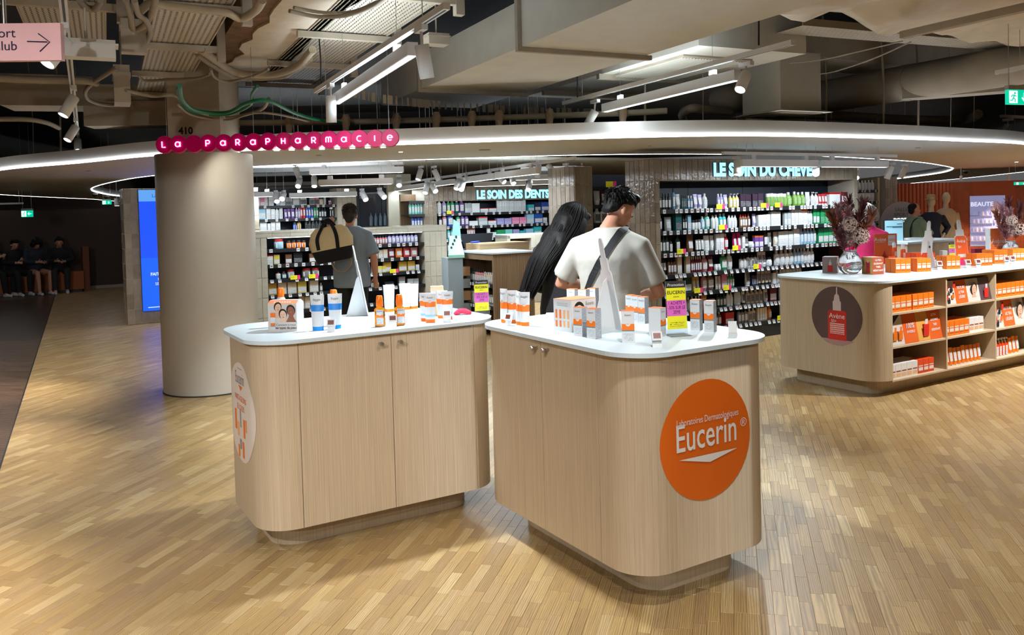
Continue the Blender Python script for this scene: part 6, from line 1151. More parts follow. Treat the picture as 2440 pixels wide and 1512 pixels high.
def facebox(name, lab, px, py, w_, d_, h, rz, front, side, top=None):
    o = thing(name, lab, 'box', AT(px, py), rz); MB().box(0, 0, 0, w_, d_, h).build('box_body', top or front, o); MB().rect(.0005, .0005, w_-.0005, h-.0005, -.0008).build('front_print', front, o); MB().add([(-.0008, d_, 0), (-.0008, 0, 0), (-.0008, 0, h), (-.0008, d_, h)], [(0, 1, 2, 3)]).build('side_print', side, o); return o
o = facebox('tester_box', 'grey box with a serum bottle print at the counter end', 1993, 650, .13, .12, .145, radians(60), M('box_pinkgrey', srgb(176, 156, 152), .5), M('box_taupe', srgb(150, 130, 124), .5)); mb = MB(); mb.box(-.002, .03, .01, -.001, .075, .07, 0).box(-.002, .042, .07, -.001, .062, .1, 1).box(-.002, .048, .1, -.001, .056, .12, 1); mb.build('printed_bottle', [REDB, PALE], o)
o = facebox('tester_box', 'brown box lettered ultra glissant beside the vase', 2079, 654, .115, .14, .15, radians(14), M('box_rust', srgb(176, 86, 50), .5), M('box_sand', srgb(222, 176, 100), .5), M('box_roof', srgb(196, 150, 120), .5))
for i, s in enumerate(('ULTRA', 'GLISSANT', 'TRÈS', 'RÉSISTANT')): text(s, .021, WV, o, (.058, -.0015, .118-.03*i), bold=.0004)
mb = MB(); mb.box(-.002, .03, .01, -.001, .085, .11, 0).box(-.003, .04, .05, -.002, .07, .1, 1).box(-.003, .048, .1, -.002, .062, .12, 2); mb.build('printed_bottle', [REDB, M('box_darkred', srgb(150, 40, 50), .5), PALE], o)  # red panel, dark red block and pale cap, all printed
o = thing('orange_display', 'orange display panel reading 100 percent behind the sprays', 'display', AT(2112, 626), radians(8)); MB().box(-.13, 0, 0, .12, .006, .30).build('panel', BNO, o); MB().box(-.115, -.1, 0, .2, .0, .05).build('step_base', M('box_red', srgb(226, 74, 26), .45), o)
text('Avène', .058, WV, o, (-.065, -.002, .225), sx=.9); MB().rect(-.115, .214, -.015, .217, -.002).build('underline', WV, o); MB().box(.02, -.004, .18, .1, -.002, .285).build('white_note', WPL, o); text('100%', .036, BNO, o, (.06, -.006, .225)); text('INVISIBLE', .015, BNO, o, (.06, -.006, .197)); MB().poly([(-.05, -.002, .06), (.0, -.002, .06), (-.02, -.002, .13)]).build('printed_fin', M('fin_brown', srgb(150, 60, 40), .5), o)
for i, (s, px, py) in enumerate((('VISAGE', 2126, 618), ('SPRAY', 2146, 624), ('SPRAY', 2166, 622))):
    o = thing('shelf_flag', 'small red card reading %s, %s below the spray bottles' % (s, ('left', 'middle', 'right')[i]), 'card', AT(px, py+18), radians(8)); o.location.z += .055; MB().box(-.036, 0, -.055, .036, .004, .05).build('card', M('box_red', srgb(226, 74, 26), .45), o); text(s, .022, WV, o, (0, -.001, .016))
def aspray(lab, px, py, dz_=.05):
    o = thing('sunscreen_spray', lab, 'spray bottle', AT(px, py)+Vector((0, 0, dz_)), radians(8)); MB().lathe([(.021, 0), (.023, .004), (.023, .105), (.017, .115)], 18).build('bottle_body', M('spray_red', srgb(232, 80, 20), .35), o); MB().lathe([(.016, .115), (.017, .12), (.017, .155), (.013, .165)], 16).build('cap', CAPW, o); MB().rect(-.012, .03, .012, .08, -.0238).build('label', print_mat('spray_label', (.8, .5, .4), (.9, .9, .9), (40, 40, 100), .5), o); return o
aspray('orange spray bottle with white cap before the panel', 2131, 628); aspray('orange spray bottle with white cap right of the panel', 2152, 630, .04)
def front_orange(o, X, h, w_):
    yb = -.001
    mb = MB(); mb.poly([(-.44*w_, yb, .02), (.44*w_, yb, .02), (.41*w_, yb, .6*h), (.3*w_, yb, .645*h), (-.3*w_, yb, .645*h), (-.41*w_, yb, .6*h)], 0, X); mb.poly([(-.4*w_, yb*1.2, .004), (.4*w_, yb*1.2, .004), (.4*w_, yb*1.2, .13*h), (-.4*w_, yb*1.2, .16*h)], 1, X); mb.poly([(-.3*w_, yb*1.4, .18*h), (.34*w_, yb*1.4, .18*h), (.33*w_, yb*1.4, .25*h), (-.3*w_, yb*1.4, .25*h)], 2, X)
    b = mb.build('front_print', [M('cut_orange', srgb(244, 104, 46), .4), M('cut_pink', srgb(240, 60, 130), .4), WPL], o); t = text('Avène', .05, WV, b, X @ Vector((0, -.003, .5*h)), sx=.75); t.rotation_euler = (-.12, 0, 0); t = text('50+', .035, WV, b, X @ Vector((-.02, -.003, .38*h)), sx=.75); t.rotation_euler = (-.12, 0, 0)
cutout('white dropper-shaped cutout seen from behind on the long counter', AT(2204, 634), radians(200), .44, .15, lean=.12); cutout('orange dropper-shaped cutout facing front on the long counter', AT(2295, 632), radians(12), .44, .155, front_orange, lean=.12)
o = thing('orange_display', 'large orange panel with white lettering at the right', 'display', AT(2378, 608), radians(16)); MB().box(-.1, 0, 0, .1, .008, .30).build('panel', BNO, o); text('Avène', .075, WV, o, (0, -.002, .135), sx=.95); MB().rect(-.07, .112, .07, .115, -.002).build('underline', WV, o); MB().box(-.11, .0, 0, -.1, .06, .30).build('side', WPL, o)
promo('small yellow and pink promotion card on the long counter', AT(2270, 618), radians(12), .09, .15, 'AVÈNE', ('', '-30%',))
facebox('tester_box', 'small grey carton behind the promotion card', 2246, 612, .06, .05, .07, radians(10), M('box_white', (.78, .77, .76), .45), M('box_taupe', srgb(150, 130, 124), .5)); facebox('tester_box', 'dark pink box beside the big orange panel', 2323, 606, .11, .06, .062, radians(12), M('box_magenta', srgb(150, 34, 80), .5), M('box_magenta', srgb(150, 34, 80), .5))
for i, (px, py) in enumerate(((2098, 652), (2160, 628), (2238, 642), (2306, 638), (2330, 637), (2398, 630), (2412, 628))): holder('white price card holder on the long counter, %s from the left' % ORD[i], px, py, radians(10), AZ, 1.25, True, 'price holders on the long counter')
# glass vases with dried flowers
GLASS = M('ribbed_glass', (.93, .9, .92), .06, trans=.92, ior=1.4, var=0)
def vase(lab, loc, s=1.0):
    o = thing('glass_vase', lab, 'vase', loc, 0); rings = []
    for z, r in ((0, .03), (.004, .045), (.03, .07), (.065, .085), (.1, .078), (.135, .055), (.155, .042), (.17, .046)):
        rings.append([((r+.0022*cos(28*a+z*60))*cos(a)*s, (r+.0022*cos(28*a+z*60))*sin(a)*s, z*s) for a in (2*pi*i/112 for i in range(112))])
    MB().loft(rings, caps=False).build('glass_body', GLASS, o); MB().lathe([(.042*s, .003), (.042*s, .006)], 24).build('glass_base', GLASS, o); return o
def bouquet(lab, loc, s, seed, cat='flowers'):
    o = thing('dried_bouquet', lab, cat, loc, 0); rng = random.Random(seed); cols_ = [M('dry_rust', srgb(150, 92, 72), .8), M('dry_mauve', srgb(192, 150, 160), .8), M('dry_plum', srgb(124, 72, 76), .8), M('dry_pale', srgb(206, 182, 172), .8)]
    def plume(dx, dy, h, mt, n, ln, fl):
        m = MB(); d = Vector((dx, dy, h)); base = Vector((dx*.1, dy*.1, -.06))
        m.tube([base, base.lerp(d, .5)+Vector((0, 0, .02)), d], [.002, .002, .001], 5)
        for k in range(n*2):
            t = rng.uniform(.35, 1.0); p = base.lerp(d, t); a = rng.uniform(0, 2*pi); dirv = (d.normalized()*rng.uniform(.4, 1)+Vector((cos(a), sin(a), rng.uniform(-.2, .5)))*fl).normalized(); q = p+dirv*ln*rng.uniform(.5, 1); sd = dirv.cross(Vector((cos(a+1), sin(a+1), .3))).normalized()*ln*.04
            m.add([p-sd, p+sd, q+sd*.6, q-sd*.6, p.lerp(q, .6)+sd*1.8], [(0, 1, 4, 2, 3)])
        m.build('plume', mt, o)
    for dx, dy, h, c, n, ln, fl in ((-.13, 0, .27, 0, 130, .07, .45), (-.07, .03, .33, 1, 150, .06, .6), (-.02, -.02, .3, 1, 150, .055, .6), (.1, .02, .33, 2, 120, .08, .4), (.15, 0, .27, 0, 120, .07, .5), (.02, .05, .36, 2, 90, .08, .35), (.08, -.04, .18, 0, 80, .06, .8), (-.1, -.03, .16, 2, 70, .06, .8)): plume(dx*s, dy*s, h*s, cols_[c], n, ln*s, fl)
    for (x, y, z, r) in ((.05, -.06, .12, .055), (-.02, -.05, .2, .05), (.0, .03, .1, .06)):
        m = MB()
        for k in range(380):
            a, b = rng.uniform(0, 2*pi), math.acos(rng.uniform(-1, 1)); nn = Vector((sin(b)*cos(a), sin(b)*sin(a), cos(b))); c = (Vector((x, y, z))+nn*r*rng.uniform(.8, 1.05))*s; t1 = nn.orthogonal().normalized()*.0075*s; t2 = nn.cross(t1)
            m.add([c+t1+nn*.004, c+t2, c-t1+nn*.004, c-t2], [(0, 1, 2, 3)])
        m.build('hydrangea_head', cols_[3], o)
    return o
pv = AT(2026, 652); vase('round ribbed glass vase at the near end of long counter', pv, 1.25); bouquet('dried mauve and rust flowers in the near glass vase', pv+Vector((0, 0, .18)), 1.3, 5)
pv = AT(2442, 612)+Vector((0, .25, 0)); vase('round ribbed glass vase at the right edge', pv, 1.0); bouquet('dried flowers in the glass vase at the right edge', pv+Vector((0, 0, .15)), 1.2, 8)
# ============================================================ people
def skin_mat(n, c): return M('skin_'+n, c, .5, var=.05, nscale=14)
def head_parts(m, T, s=1.0):
    """skull, face, nose, ears and jaw; local y forward, z up, origin at the neck joint"""
    q = lambda x, y, z: T @ Vector((x*s, y*s, z*s))
    def e(c, r, n=14, k=10):
        X = T @ Matrix.Translation(Vector(c)*s) @ Matrix.Diagonal((r[0]*s, r[1]*s, r[2]*s, 1)); m.lathe([(max(sin(pi*j/k), 1e-3), -cos(pi*j/k)) for j in range(k+1)], n, X=X)
    e((0, .0, .15), (.074, .092, .088)); e((0, .03, .09), (.058, .066, .085)); e((0, .045, .045), (.036, .038, .03)); e((0, .1, .1), (.012, .018, .024))
    for sx in (-1, 1): e((sx*.076, -.005, .105), (.012, .022, .034)); e((sx*.028, .083, .115), (.016, .012, .01))
    m.tube([q(0, -.012, -.05), q(0, -.005, .02), q(0, .005, .09)], [.058*s, .052*s, .05*s], 12)
def hand_parts(m, W, d, side, s=1.0, curl=.5, pn=None):
    """palm with four bent fingers of unequal length and a thumb leaving its side"""
    d = d.normalized(); a = (pn or Vector((0, 1, 0))); sd = d.cross(a).normalized()*side; nrm = sd.cross(d).normalized()*side
    m.tube([W-d*.01, W+d*.04*s, W+d*.085*s], [.022*s, .028*s, .026*s], 8)
    for k, (o, L_) in enumerate(((-.027, .066), (-.009, .078), (.009, .073), (.026, .058))):
        b = W+d*.08*s+sd*o*s; p1 = b+d*L_*.5*s; p2 = p1+(d*(1-curl)+nrm*curl).normalized()*L_*.55*s; m.tube([b, p1, p2], [.0095*s, .009*s, .0075*s], 6)
    b = W+d*.025*s-sd*.022*s; m.tube([b, b+(d*.5-sd*.8)*.035*s, b+(d*.95-sd*.75)*.055*s], [.012*s, .0105*s, .008*s], 6)
STAND = dict(hipL=(-.09, 0, .93), hipR=(.09, 0, .93), kneeL=(-.1, .02, .5), kneeR=(.1, .02, .5), ankL=(-.1, -.02, .09), ankR=(.1, -.02, .09), pel=(0, 0, .97), chest=(0, 0, 1.30), neck=(0, -.01, 1.49), shL=(-.185, 0, 1.36), shR=(.185, 0, 1.36), elL=(-.25, -.02, 1.14), elR=(.25, -.02, 1.14), wrL=(-.26, .06, .9), wrR=(.26, .06, .9), toe=(0, .15, -.05))
def person(label, loc, rz, skin, J, hyaw=0, hpitch=0, hroll=0, top=None, bottom=None, shoes=None, sleeve=.5, loose=.03, hair=None, h=1.75, hands=True, top_len=0.0, waist=1.0, voxel=.012, bulk=1.0, legs=True):
    j = dict(STAND); j.update(J or {}); V = {k: Vector(p) for k, p in j.items()}; sk = skin
    o = thing('person', label, 'person', loc, rz); o.scale = (h/1.75,)*3
    T = Matrix.Translation(V['neck']) @ Euler((-radians(hpitch), radians(hroll), radians(hyaw)), 'XYZ').to_matrix().to_4x4()
    def torso(m, g, lo=None):
        P_, C_, N_ = V['pel'], V['chest'], V['neck']; ax = (C_-P_); R_ = lambda c, w_, d_: [c+Vector((w_*cos(2*pi*i/18), d_*sin(2*pi*i/18), 0)) for i in range(18)]
        q = [(P_-Vector((0, 0, .06)) if lo is None else P_-Vector((0, 0, lo)), .155, .11), (P_, .16, .115), (P_.lerp(C_, .45), .135*waist, .10*waist), (C_-ax*.15, .15, .11), (C_, .165, .115), (C_.lerp(N_, .35), .158, .105), (C_.lerp(N_, .62), .115, .085), (C_.lerp(N_, .84), .075, .065), (N_-(N_-C_)*.02, .06, .055)]
        m.loft([R_(c, w_*bulk+g, d_*bulk+g) for c, w_, d_ in q])
    def arm(m, S, g, frac=1.0):
        sh, el, wr = V['sh'+S], V['el'+S], V['wr'+S]; inn = sh.lerp(V['neck'], .5)-Vector((0, 0, .04))
        if frac >= 1: m.tube([inn, sh, sh.lerp(el, .5), el, el.lerp(wr, .35), wr], [.06*bulk+g, .054*bulk+g, .047*bulk+g, .04*bulk+g, .04*bulk+g, .027+g], 12)
        elif frac > .55: e2 = el.lerp(wr, (frac-.55)/.45); m.tube([inn, sh, el, e2], [.065+g, .058*bulk+g, .048+g, .042+g], 12)
        else: e2 = sh.lerp(el, frac/.55); m.tube([inn, sh, sh.lerp(e2, .5), e2], [.064*bulk+g, .057*bulk+g, .055*bulk+g, .056*bulk+g*1.1], 14)
    def leg(m, S, g):
        a, k, n = V['hip'+S], V['knee'+S], V['ank'+S]; m.tube([a, a.lerp(k, .5), k, k.lerp(n, .35), n], [.088+g, .072+g, .052+g, .05+g, .035+g], 12)
    m = MB(); torso(m, 0); head_parts(m, T)
    for S, sd in (('L', -1), ('R', 1)):
        arm(m, S, 0)
        if hands: hand_parts(m, V['wr'+S], V['wr'+S]-V['el'+S], sd)
        if legs: leg(m, S, 0); m.tube([V['ank'+S], V['ank'+S]+Vector((0, .03, -.05)), V['ank'+S]+V['toe']], [.036, .036, .028], 8)
    me = blob(m, voxel if not hands else min(voxel, .010), 3); me.materials.append(sk); body = link('body', me, o)
    for sx in (-1, 1):
        c = T @ Vector((sx*.03, .089, .118)); MB().ball(tuple(c), .008, 0, 8, 6).build('eye', M('eye_dark', (.02, .018, .016), .2), o)
    m = MB(); c = T @ Vector((0, .094, .055)); m.ball(tuple(c), (.02, .006, .006), 0, 10, 6); m.build('mouth', M('lip_tone', srgb(150, 84, 78), .5), o)
    if top:
        m = MB(); torso(m, loose, top_len)
        for S in 'LR': arm(m, S, loose*.5, sleeve)
        me = blob(m, voxel, 12); me.materials.append(top); o['shirt'] = link('shirt', me, o)
    if bottom and legs:
        m = MB()
        for S in 'LR': leg(m, S, .018)
        m.tube([V['pel']-Vector((0, 0, .06)), V['pel']+Vector((0, 0, .05))], .15, 14); me = blob(m, voxel, 3); me.materials.append(bottom); link('trousers', me, o)
    if shoes and legs:
        for S in 'LR':
            a = V['ank'+S]; m = MB(); m.tube([a+Vector((0, -.045, -.055)), a+Vector((0, .05, -.05)), a+V['toe']+Vector((0, .02, -.012))], [.036, .04, .03], 10); me = blob(m, .01, 2); me.materials.append(shoes); link('shoe', me, o)
    if hair:
        m = MB(); hair[0](m, T); me = blob(m, .008, 9 if len(hair) > 3 else 2); me.materials.append(hair[1]); hm = link('hair', me, o)
        if len(hair) > 3:
            m = MB(); rng = random.Random(11)
            if hair[3] == 'long':
                for k in range(230):
                    a = radians(rng.uniform(-125, 125)); x, y = sin(a), -cos(a); e_ = rng.uniform(.96, 1.08); b0 = .27+.03*rng.random(); end = rng.uniform(-.52, -.36)
                    P3 = [(x*.03, y*.03, .262), (x*.085*e_, y*.10*e_-.005, .2), (x*.105*e_, y*.115*e_-.01, .08), (x*.12*e_-.01, y*.10-.06, -.08), (x*.125*e_-.03, y*.06-.115, -.22), (x*.10*e_-.06, y*.04-.12, end+.1), (x*.07*e_-.09+rng.uniform(-.02, .02), y*.03-.11, end)]
                    if abs(a) > 1.9: P3 = P3[:4]
                    m.tube(catmull([T @ Vector(p) for p in P3], 3), [.0035]*((len(P3)-1)*3)+[.0012], 4)
            else:
                for k in range(620):
                    a = rng.uniform(0, 2*pi); ph = rng.uniform(.0, 2.25); back = -cos(a)
                    if ph > 1.15 and back < .1 or ph > 1.75 and back < .45: continue
                    nn_ = Vector((sin(ph)*sin(a), sin(ph)*cos(a), cos(ph))); p = Vector((nn_.x*.086, nn_.y*.1-.015, .165+nn_.z*.09)); ln = .022 if ph > 1.2 else .038
                    tg = Vector((rng.uniform(-.35, .35), .5, -.8*sin(ph))); tg = (tg-nn_*tg.dot(nn_)).normalized(); d_ = (nn_*rng.uniform(.08, .38)+tg).normalized()
                    m.tube([T @ (p-nn_*.006), T @ (p+d_*ln*.5), T @ (p+d_*ln-Vector((0, 0, .004)))], [.0045, .003, .0008], 4)
            m.build('hair_strands', hair[1], hm)
    return o
def hs(*L_):
    def f(m, T):
        for c, r in L_:
            X = T @ Matrix.Translation(Vector(c)) @ Matrix.Diagonal((r[0], r[1], r[2], 1)); m.lathe([(max(sin(pi*j/8), 1e-3), -cos(pi*j/8)) for j in range(9)], 12, X=X)
    return f
HB = M('black_hair', (.006, .005, .005), .55, spec=.25, bump=.08, bscale=120); HBR = M('brown_hair', (.025, .015, .010), .6, bump=.1, bscale=120); HGR = M('grey_hair', srgb(130, 126, 122), .6, bump=.8, bscale=50, var=.3, nscale=30)
SKA = skin_mat('light', srgb(206, 156, 130)); SKB = skin_mat('tan', srgb(190, 134, 108)); SKD = skin_mat('dark', srgb(110, 72, 56))
CLW = M('cream_cotton', srgb(176, 172, 164), .85, bump=.5, bscale=7, var=.03); CLG = M('grey_blue_cotton', srgb(128, 142, 158), .85, bump=.5, bscale=8); CLB = M('black_cloth', (.012, .012, .015), .85, bump=.4, bscale=9); CLN = M('navy_cloth', (.012, .016, .04), .8); CLP = M('pink_cloth', srgb(230, 50, 120), .8, bump=.4, bscale=8); CLGR = M('sage_cotton', srgb(112, 132, 112), .85, bump=.4, bscale=8); CLBE = M('beige_linen', srgb(190, 170, 144), .85, bump=.3, bscale=9); SNK = M('white_sneaker', (.6, .6, .6), .6)
short_hair = hs(((0, -.015, .17), (.083, .098, .085)), ((0, -.055, .12), (.074, .058, .085)), ((0, .06, .21), (.068, .05, .04)), ((.07, -.02, .15), (.02, .045, .05)), ((-.07, -.02, .15), (.02, .045, .05)), ((0, -.065, .06), (.05, .03, .04)))
messy = hs(((0, -.014, .18), (.083, .094, .078)), ((0, -.05, .14), (.076, .054, .07)), ((.025, .055, .225), (.05, .045, .032)), ((-.03, .055, .222), (.045, .045, .034)), ((0, .08, .212), (.05, .02, .02)), ((0, -.075, .09), (.055, .024, .04)))
# young man in a cream T-shirt with a black strap
wm = person('young man in a cream T-shirt with black strap, back turned', (.58, 4.98, 0), radians(-22), SKB, dict(neck=(.01, .03, 1.485), shL=(-.19, 0, 1.355), shR=(.19, 0, 1.355), elL=(-.33, .06, 1.13), wrL=(-.13, .27, 1.09), elR=(.29, .06, 1.08), wrR=(.08, .3, 1.02)), hyaw=-38, hpitch=30, top=CLW, bottom=CLB, shoes=SNK, sleeve=.44, loose=.035, hair=(messy, HB, 1, 'short'), h=1.735, top_len=.12, bulk=1.08)
rb = MB(); pts = catmull([Vector(p) for p in ((.13, .14, 1.44), (.135, .05, 1.52), (.12, -.04, 1.50), (.07, -.14, 1.42), (0, -.17, 1.3), (-.08, -.17, 1.18), (-.15, -.14, 1.08), (-.2, -.05, 1.0), (-.19, .06, .97))], 6); vs = []
for i, p in enumerate(pts):
    t = (pts[min(i+1, len(pts)-1)]-pts[max(i-1, 0)]).normalized(); nn = (p-Vector((0, 0, p.z))); nn = Vector((nn.x*.3, nn.y-.0, .15)).normalized() if nn.length else Vector((0, -1, 0)); sd = t.cross(nn).normalized()*.024; vs += [p-sd, p+sd]
rb.add(vs, [(2*i, 2*i+1, 2*i+3, 2*i+2) for i in range(len(pts)-1)])
st2 = rb.build('shoulder_strap', M('strap_black', (.012, .012, .014), .7), wm); sw = st2.modifiers.new('w', 'SHRINKWRAP'); sw.target = wm['shirt']; sw.offset = .004; sw.wrap_mode = 'ABOVE_SURFACE'; so = st2.modifiers.new('t', 'SOLIDIFY'); so.thickness = .003; so.offset = 1
# woman with long black hair
long_hair = hs(((0, -.01, .16), (.095, .11, .1)), ((0, -.07, .07), (.105, .07, .13)), ((-.02, -.1, -.06), (.12, .06, .13)), ((-.03, -.12, -.18), (.12, .055, .13)), ((-.05, -.12, -.29), (.10, .045, .12)), ((-.09, -.10, -.38), (.05, .03, .10)), ((.085, .02, .06), (.03, .06, .12)), ((-.085, .0, .04), (.03, .06, .14)), ((.02, .085, .19), (.06, .022, .035)), ((.055, .075, .14), (.022, .018, .05)), ((-.09, -.06, -.1), (.05, .05, .15)), ((.07, -.08, -.1), (.05, .05, .14)))
person('woman with long black hair in a black jacket, back turned', (.36, 5.55, 0), radians(-28), SKA, dict(neck=(0, .02, 1.47), elL=(-.27, .05, 1.13), wrL=(-.1, .27, 1.05), elR=(.27, .08, 1.13), wrR=(.15, .3, 1.06)), hyaw=-30, hpitch=24, top=CLB, bottom=CLB, shoes=SNK, sleeve=.95, loose=.045, hair=(long_hair, HB, 2, 'long'), h=1.66, top_len=.2)
# man in the grey-blue shirt with tote bag
gm = person('man in a grey-blue shirt with tote bag before the gondola', (-1.84, 9.45, 0), radians(-4), SKB, dict(elL=(-.27, -.02, 1.2), wrL=(-.22, -.06, 1.45), elR=(.27, -.02, 1.12), wrR=(.27, .03, .88)), hyaw=4, hpitch=8, top=CLG, bottom=CLB, shoes=CLB, sleeve=.5, loose=.05, hair=(short_hair, HBR, 1, 'short'), h=1.71, top_len=.2, bulk=1.08)
bg_ = thing('tote_bag', 'beige canvas tote bag with black base over the shoulder', 'bag', at(790, 580, Y=9.16), radians(-6)); bg_.rotation_euler = (0, radians(-10), radians(-6))
RR = lambda w_, d_, z: [(x, y, z) for x, y in rrect(-w_/2, -d_/2, w_/2, d_/2, d_*.45, 4)]
MB().loft([RR(.34, .14, -.20), RR(.40, .17, -.19), RR(.47, .17, -.06)]).build('black_base', M('canvas_black', (.006, .006, .009), .9), bg_); MB().loft([RR(.474, .172, -.06), RR(.5, .16, .04), RR(.42, .12, .14), RR(.30, .05, .19)]).build('canvas_body', M('canvas_beige', srgb(206, 186, 146), .9, bump=.4, bscale=10), bg_)
for y, top_ in ((-.085, .26), (.06, .28)):
    pts = catmull([(-.13, y, -.05), (-.12, y-.004, .08), (-.05, y*.6, .2), (.0, y*.3, top_), (.06, y*.5, .2), (.1, y-.004, .08), (.09, y, -.06)], 5); vs = []
    for p in pts: vs += [(p.x-.02, p.y, p.z), (p.x+.02, p.y, p.z)]
    MB().add(vs, [(2*i, 2*i+1, 2*i+3, 2*i+2) for i in range(len(pts)-1)]).build('handle', M('canvas_black', (.006, .006, .009), .9), bg_).modifiers.new('t', 'SOLIDIFY').thickness = .006
MB().tube(catmull([(-.05, .02, -.2), (-.03, .03, -.29), (.06, .03, -.33), (.16, .03, -.27), (.17, .02, -.18)], 6), .009, 8).build('spare_strap', M('canvas_tan', srgb(150, 130, 100), .9), bg_)
# customers behind the long counter
curly = hs(((0, -.02, .17), (.1, .115, .1)), ((0, -.07, .1), (.1, .07, .1)), ((.08, .02, .12), (.04, .06, .07)), ((-.08, .02, .12), (.04, .06, .07)), ((0, .08, .2), (.07, .04, .05)), ((.04, -.09, .04), (.06, .05, .06)), ((-.04, -.09, .04), (.06, .05, .06)))
wL = at(2070, 560, Y=9.3); person('woman with grey hair and pink top behind the vase', (wL.x, 9.3, 0), radians(-40), SKA, dict(elR=(.27, .05, 1.12), wrR=(.15, .28, 1.05)), hyaw=-10, hpitch=8, top=CLP, bottom=CLB, shoes=CLB, sleeve=.95, loose=.015, hair=(curly, HGR, 1), h=1.54, top_len=.15)
wL = at(2063, 500, Y=11.2); person('bald man beyond the grey-haired woman', (wL.x, 11.2, 0), radians(60), SKA, {}, hyaw=15, top=CLN, bottom=CLB, shoes=CLB, sleeve=.95, h=1.58)
wL = at(2181, 560, Y=13.2); gp = person('heavy man in a sage T-shirt with dark strap, in profile', (wL.x, 13.2, 0), radians(-86), SKB, dict(elR=(.2, .16, 1.12), elL=(-.24, .1, 1.12), wrL=(-.2, .3, 1.0), wrR=(.2, .12, .9)), hyaw=-4, top=CLGR, bottom=CLB, shoes=CLB, sleeve=.5, loose=.06, hair=(hs(((0, -.03, .165), (.08, .088, .078)), ((0, -.06, .11), (.072, .05, .07))), HB, 1), h=1.54, bulk=1.14)
MB().tube(catmull([(.13, -.16, 1.1), (.14, -.17, 1.25), (.14, -.1, 1.42), (.14, .02, 1.455), (.14, .12, 1.38), (.14, .17, 1.2)], 6), .014, 8).build('backpack_strap', CLB, gp)
# mannequins
MAN = M('mannequin_cream', srgb(206, 186, 160), .5)
def mannequin(label, loc, rz, J, top, bottom, hat=None, h=1.7, sleeve=.95):
    j = dict(STAND); j.update(J); V = {k: Vector(p) for k, p in j.items()}; o = thing('mannequin', label, 'mannequin', loc, rz); o.scale = (h/1.75,)*3; m = MB(); R_ = lambda c, w_, d_: [c+Vector((w_*cos(2*pi*i/16), d_*sin(2*pi*i/16), 0)) for i in range(16)]
    tor = lambda m, g, lo: m.loft([R_(Vector((0, 0, z)), w_+g, d_+g) for z, w_, d_ in ((lo, .16, .11), (.97, .15, .11), (1.12, .12, .09), (1.3, .16, .11), (1.4, .16, .09), (1.46, .07, .06))])
    tor(m, 0, .9); m.tube([(0, 0, 1.42), (0, 0, 1.58)], [.055, .045], 12); m.ball((0, .02, 1.66), (.07, .088, .115), 0, 16, 10)
    for S in 'LR': m.tube([V['sh'+S], V['el'+S], V['wr'+S]], [.055, .042, .026], 10); m.tube([V['wr'+S], V['wr'+S]+(V['wr'+S]-V['el'+S]).normalized()*.12], [.026, .02], 8); m.tube([V['hip'+S], V['knee'+S], V['ank'+S]], [.085, .052, .035], 10); m.tube([V['ank'+S], V['ank'+S]+V['toe']], [.035, .026], 8)
    me = blob(m, .014, 3); me.materials.append(MAN); link('mannequin_body', me, o)
    m = MB(); tor(m, .03, .82)
    for S in 'LR': e = V['el'+S]; w_ = e.lerp(V['wr'+S], .8); m.tube([V['sh'+S], e, w_], [.075, .062, .05], 12)
    me = blob(m, .014, 4); me.materials.append(top); link('jacket', me, o)
    m = MB(); m.loft([R_(Vector((0, 0, z)), w_, d_) for z, w_, d_ in ((.45, .24, .17), (.7, .21, .15), (.95, .175, .13))]); me = blob(m, .016, 2); me.materials.append(bottom); link('skirt', me, o)
    MB().rect(-.06, 1.2, .06, 1.34, -.155 if False else .15).build('shirt_print', GREYP, o, (0, 0, 0), pi)
    if hat: MB().lathe([(.125, 1.7), (.12, 1.705), (.078, 1.712), (.075, 1.79), (.05, 1.8)], 24).build('straw_hat', M('straw', srgb(176, 150, 110), .8, bump=.4, bscale=60), o)
    MB().lathe([(.2, 0), (.2, .015)], 24).build('base_plate', STEEL, o); return o
pM = at(2219, 560, Y=14.6); mannequin('mannequin in a navy jacket and straw hat', (pM.x, 14.6, 0), radians(175), dict(elL=(-.34, -.08, 1.16), wrL=(-.19, .08, 1.02), elR=(.34, -.08, 1.16), wrR=(.19, .08, 1.02)), CLN, M('denim_dark', srgb(44, 48, 60), .8), True, 1.62)
pM = at(2254, 560, Y=15.2); mannequin('mannequin in a beige jacket beside the navy one', (pM.x, 15.2, 0), radians(185), {}, CLBE, CLBE, None, 1.68)
# people sitting in the dark corridor
SEAT = dict(pel=(0, 0, .52), chest=(0, .03, .86), neck=(0, .05, 1.04), shL=(-.19, .03, .98), shR=(.19, .03, .98), hipL=(-.1, .03, .50), hipR=(.1, .03, .50), kneeL=(-.13, .46, .50), kneeR=(.13, .46, .50), ankL=(-.12, .46, .09), ankR=(.12, .50, .09), elL=(-.25, .1, .74), elR=(.25, .1, .74), wrL=(-.08, .34, .72), wrR=(.08, .34, .74))
def seated(lab, px, Y, rz, sk, top, bottom, hr, hy=0, hp=20, **k):
    p = wp(upx(px, .8, Y), Y, 0); return person(lab, (p.x, p.y, 0), radians(rz), sk, dict(SEAT, **k), hyaw=hy, hpitch=hp, top=top, bottom=bottom, shoes=SNK, sleeve=.95, loose=.03, hair=hr, h=1.7, hands=True, voxel=.014)
s1 = seated('seated woman with glasses in black at the left edge', -22, 21.15, -105, SKA, CLB, CLB, (hs(((0, -.02, .16), (.088, .1, .09)), ((0, -.09, .12), (.05, .05, .06))), HB, 2), wrL=(-.06, .3, .86), wrR=(.06, .3, .88))
MB().tube([(-.04, .12, 1.16), (.04, .12, 1.16)], .006, 6).build('glasses', BLACK, s1)
seated('seated person leaning forward between two others, dark clothes', 32, 21.2, -125, SKA, CLB, CLB, (short_hair, HB, 2), wrL=(-.06, .3, .8))
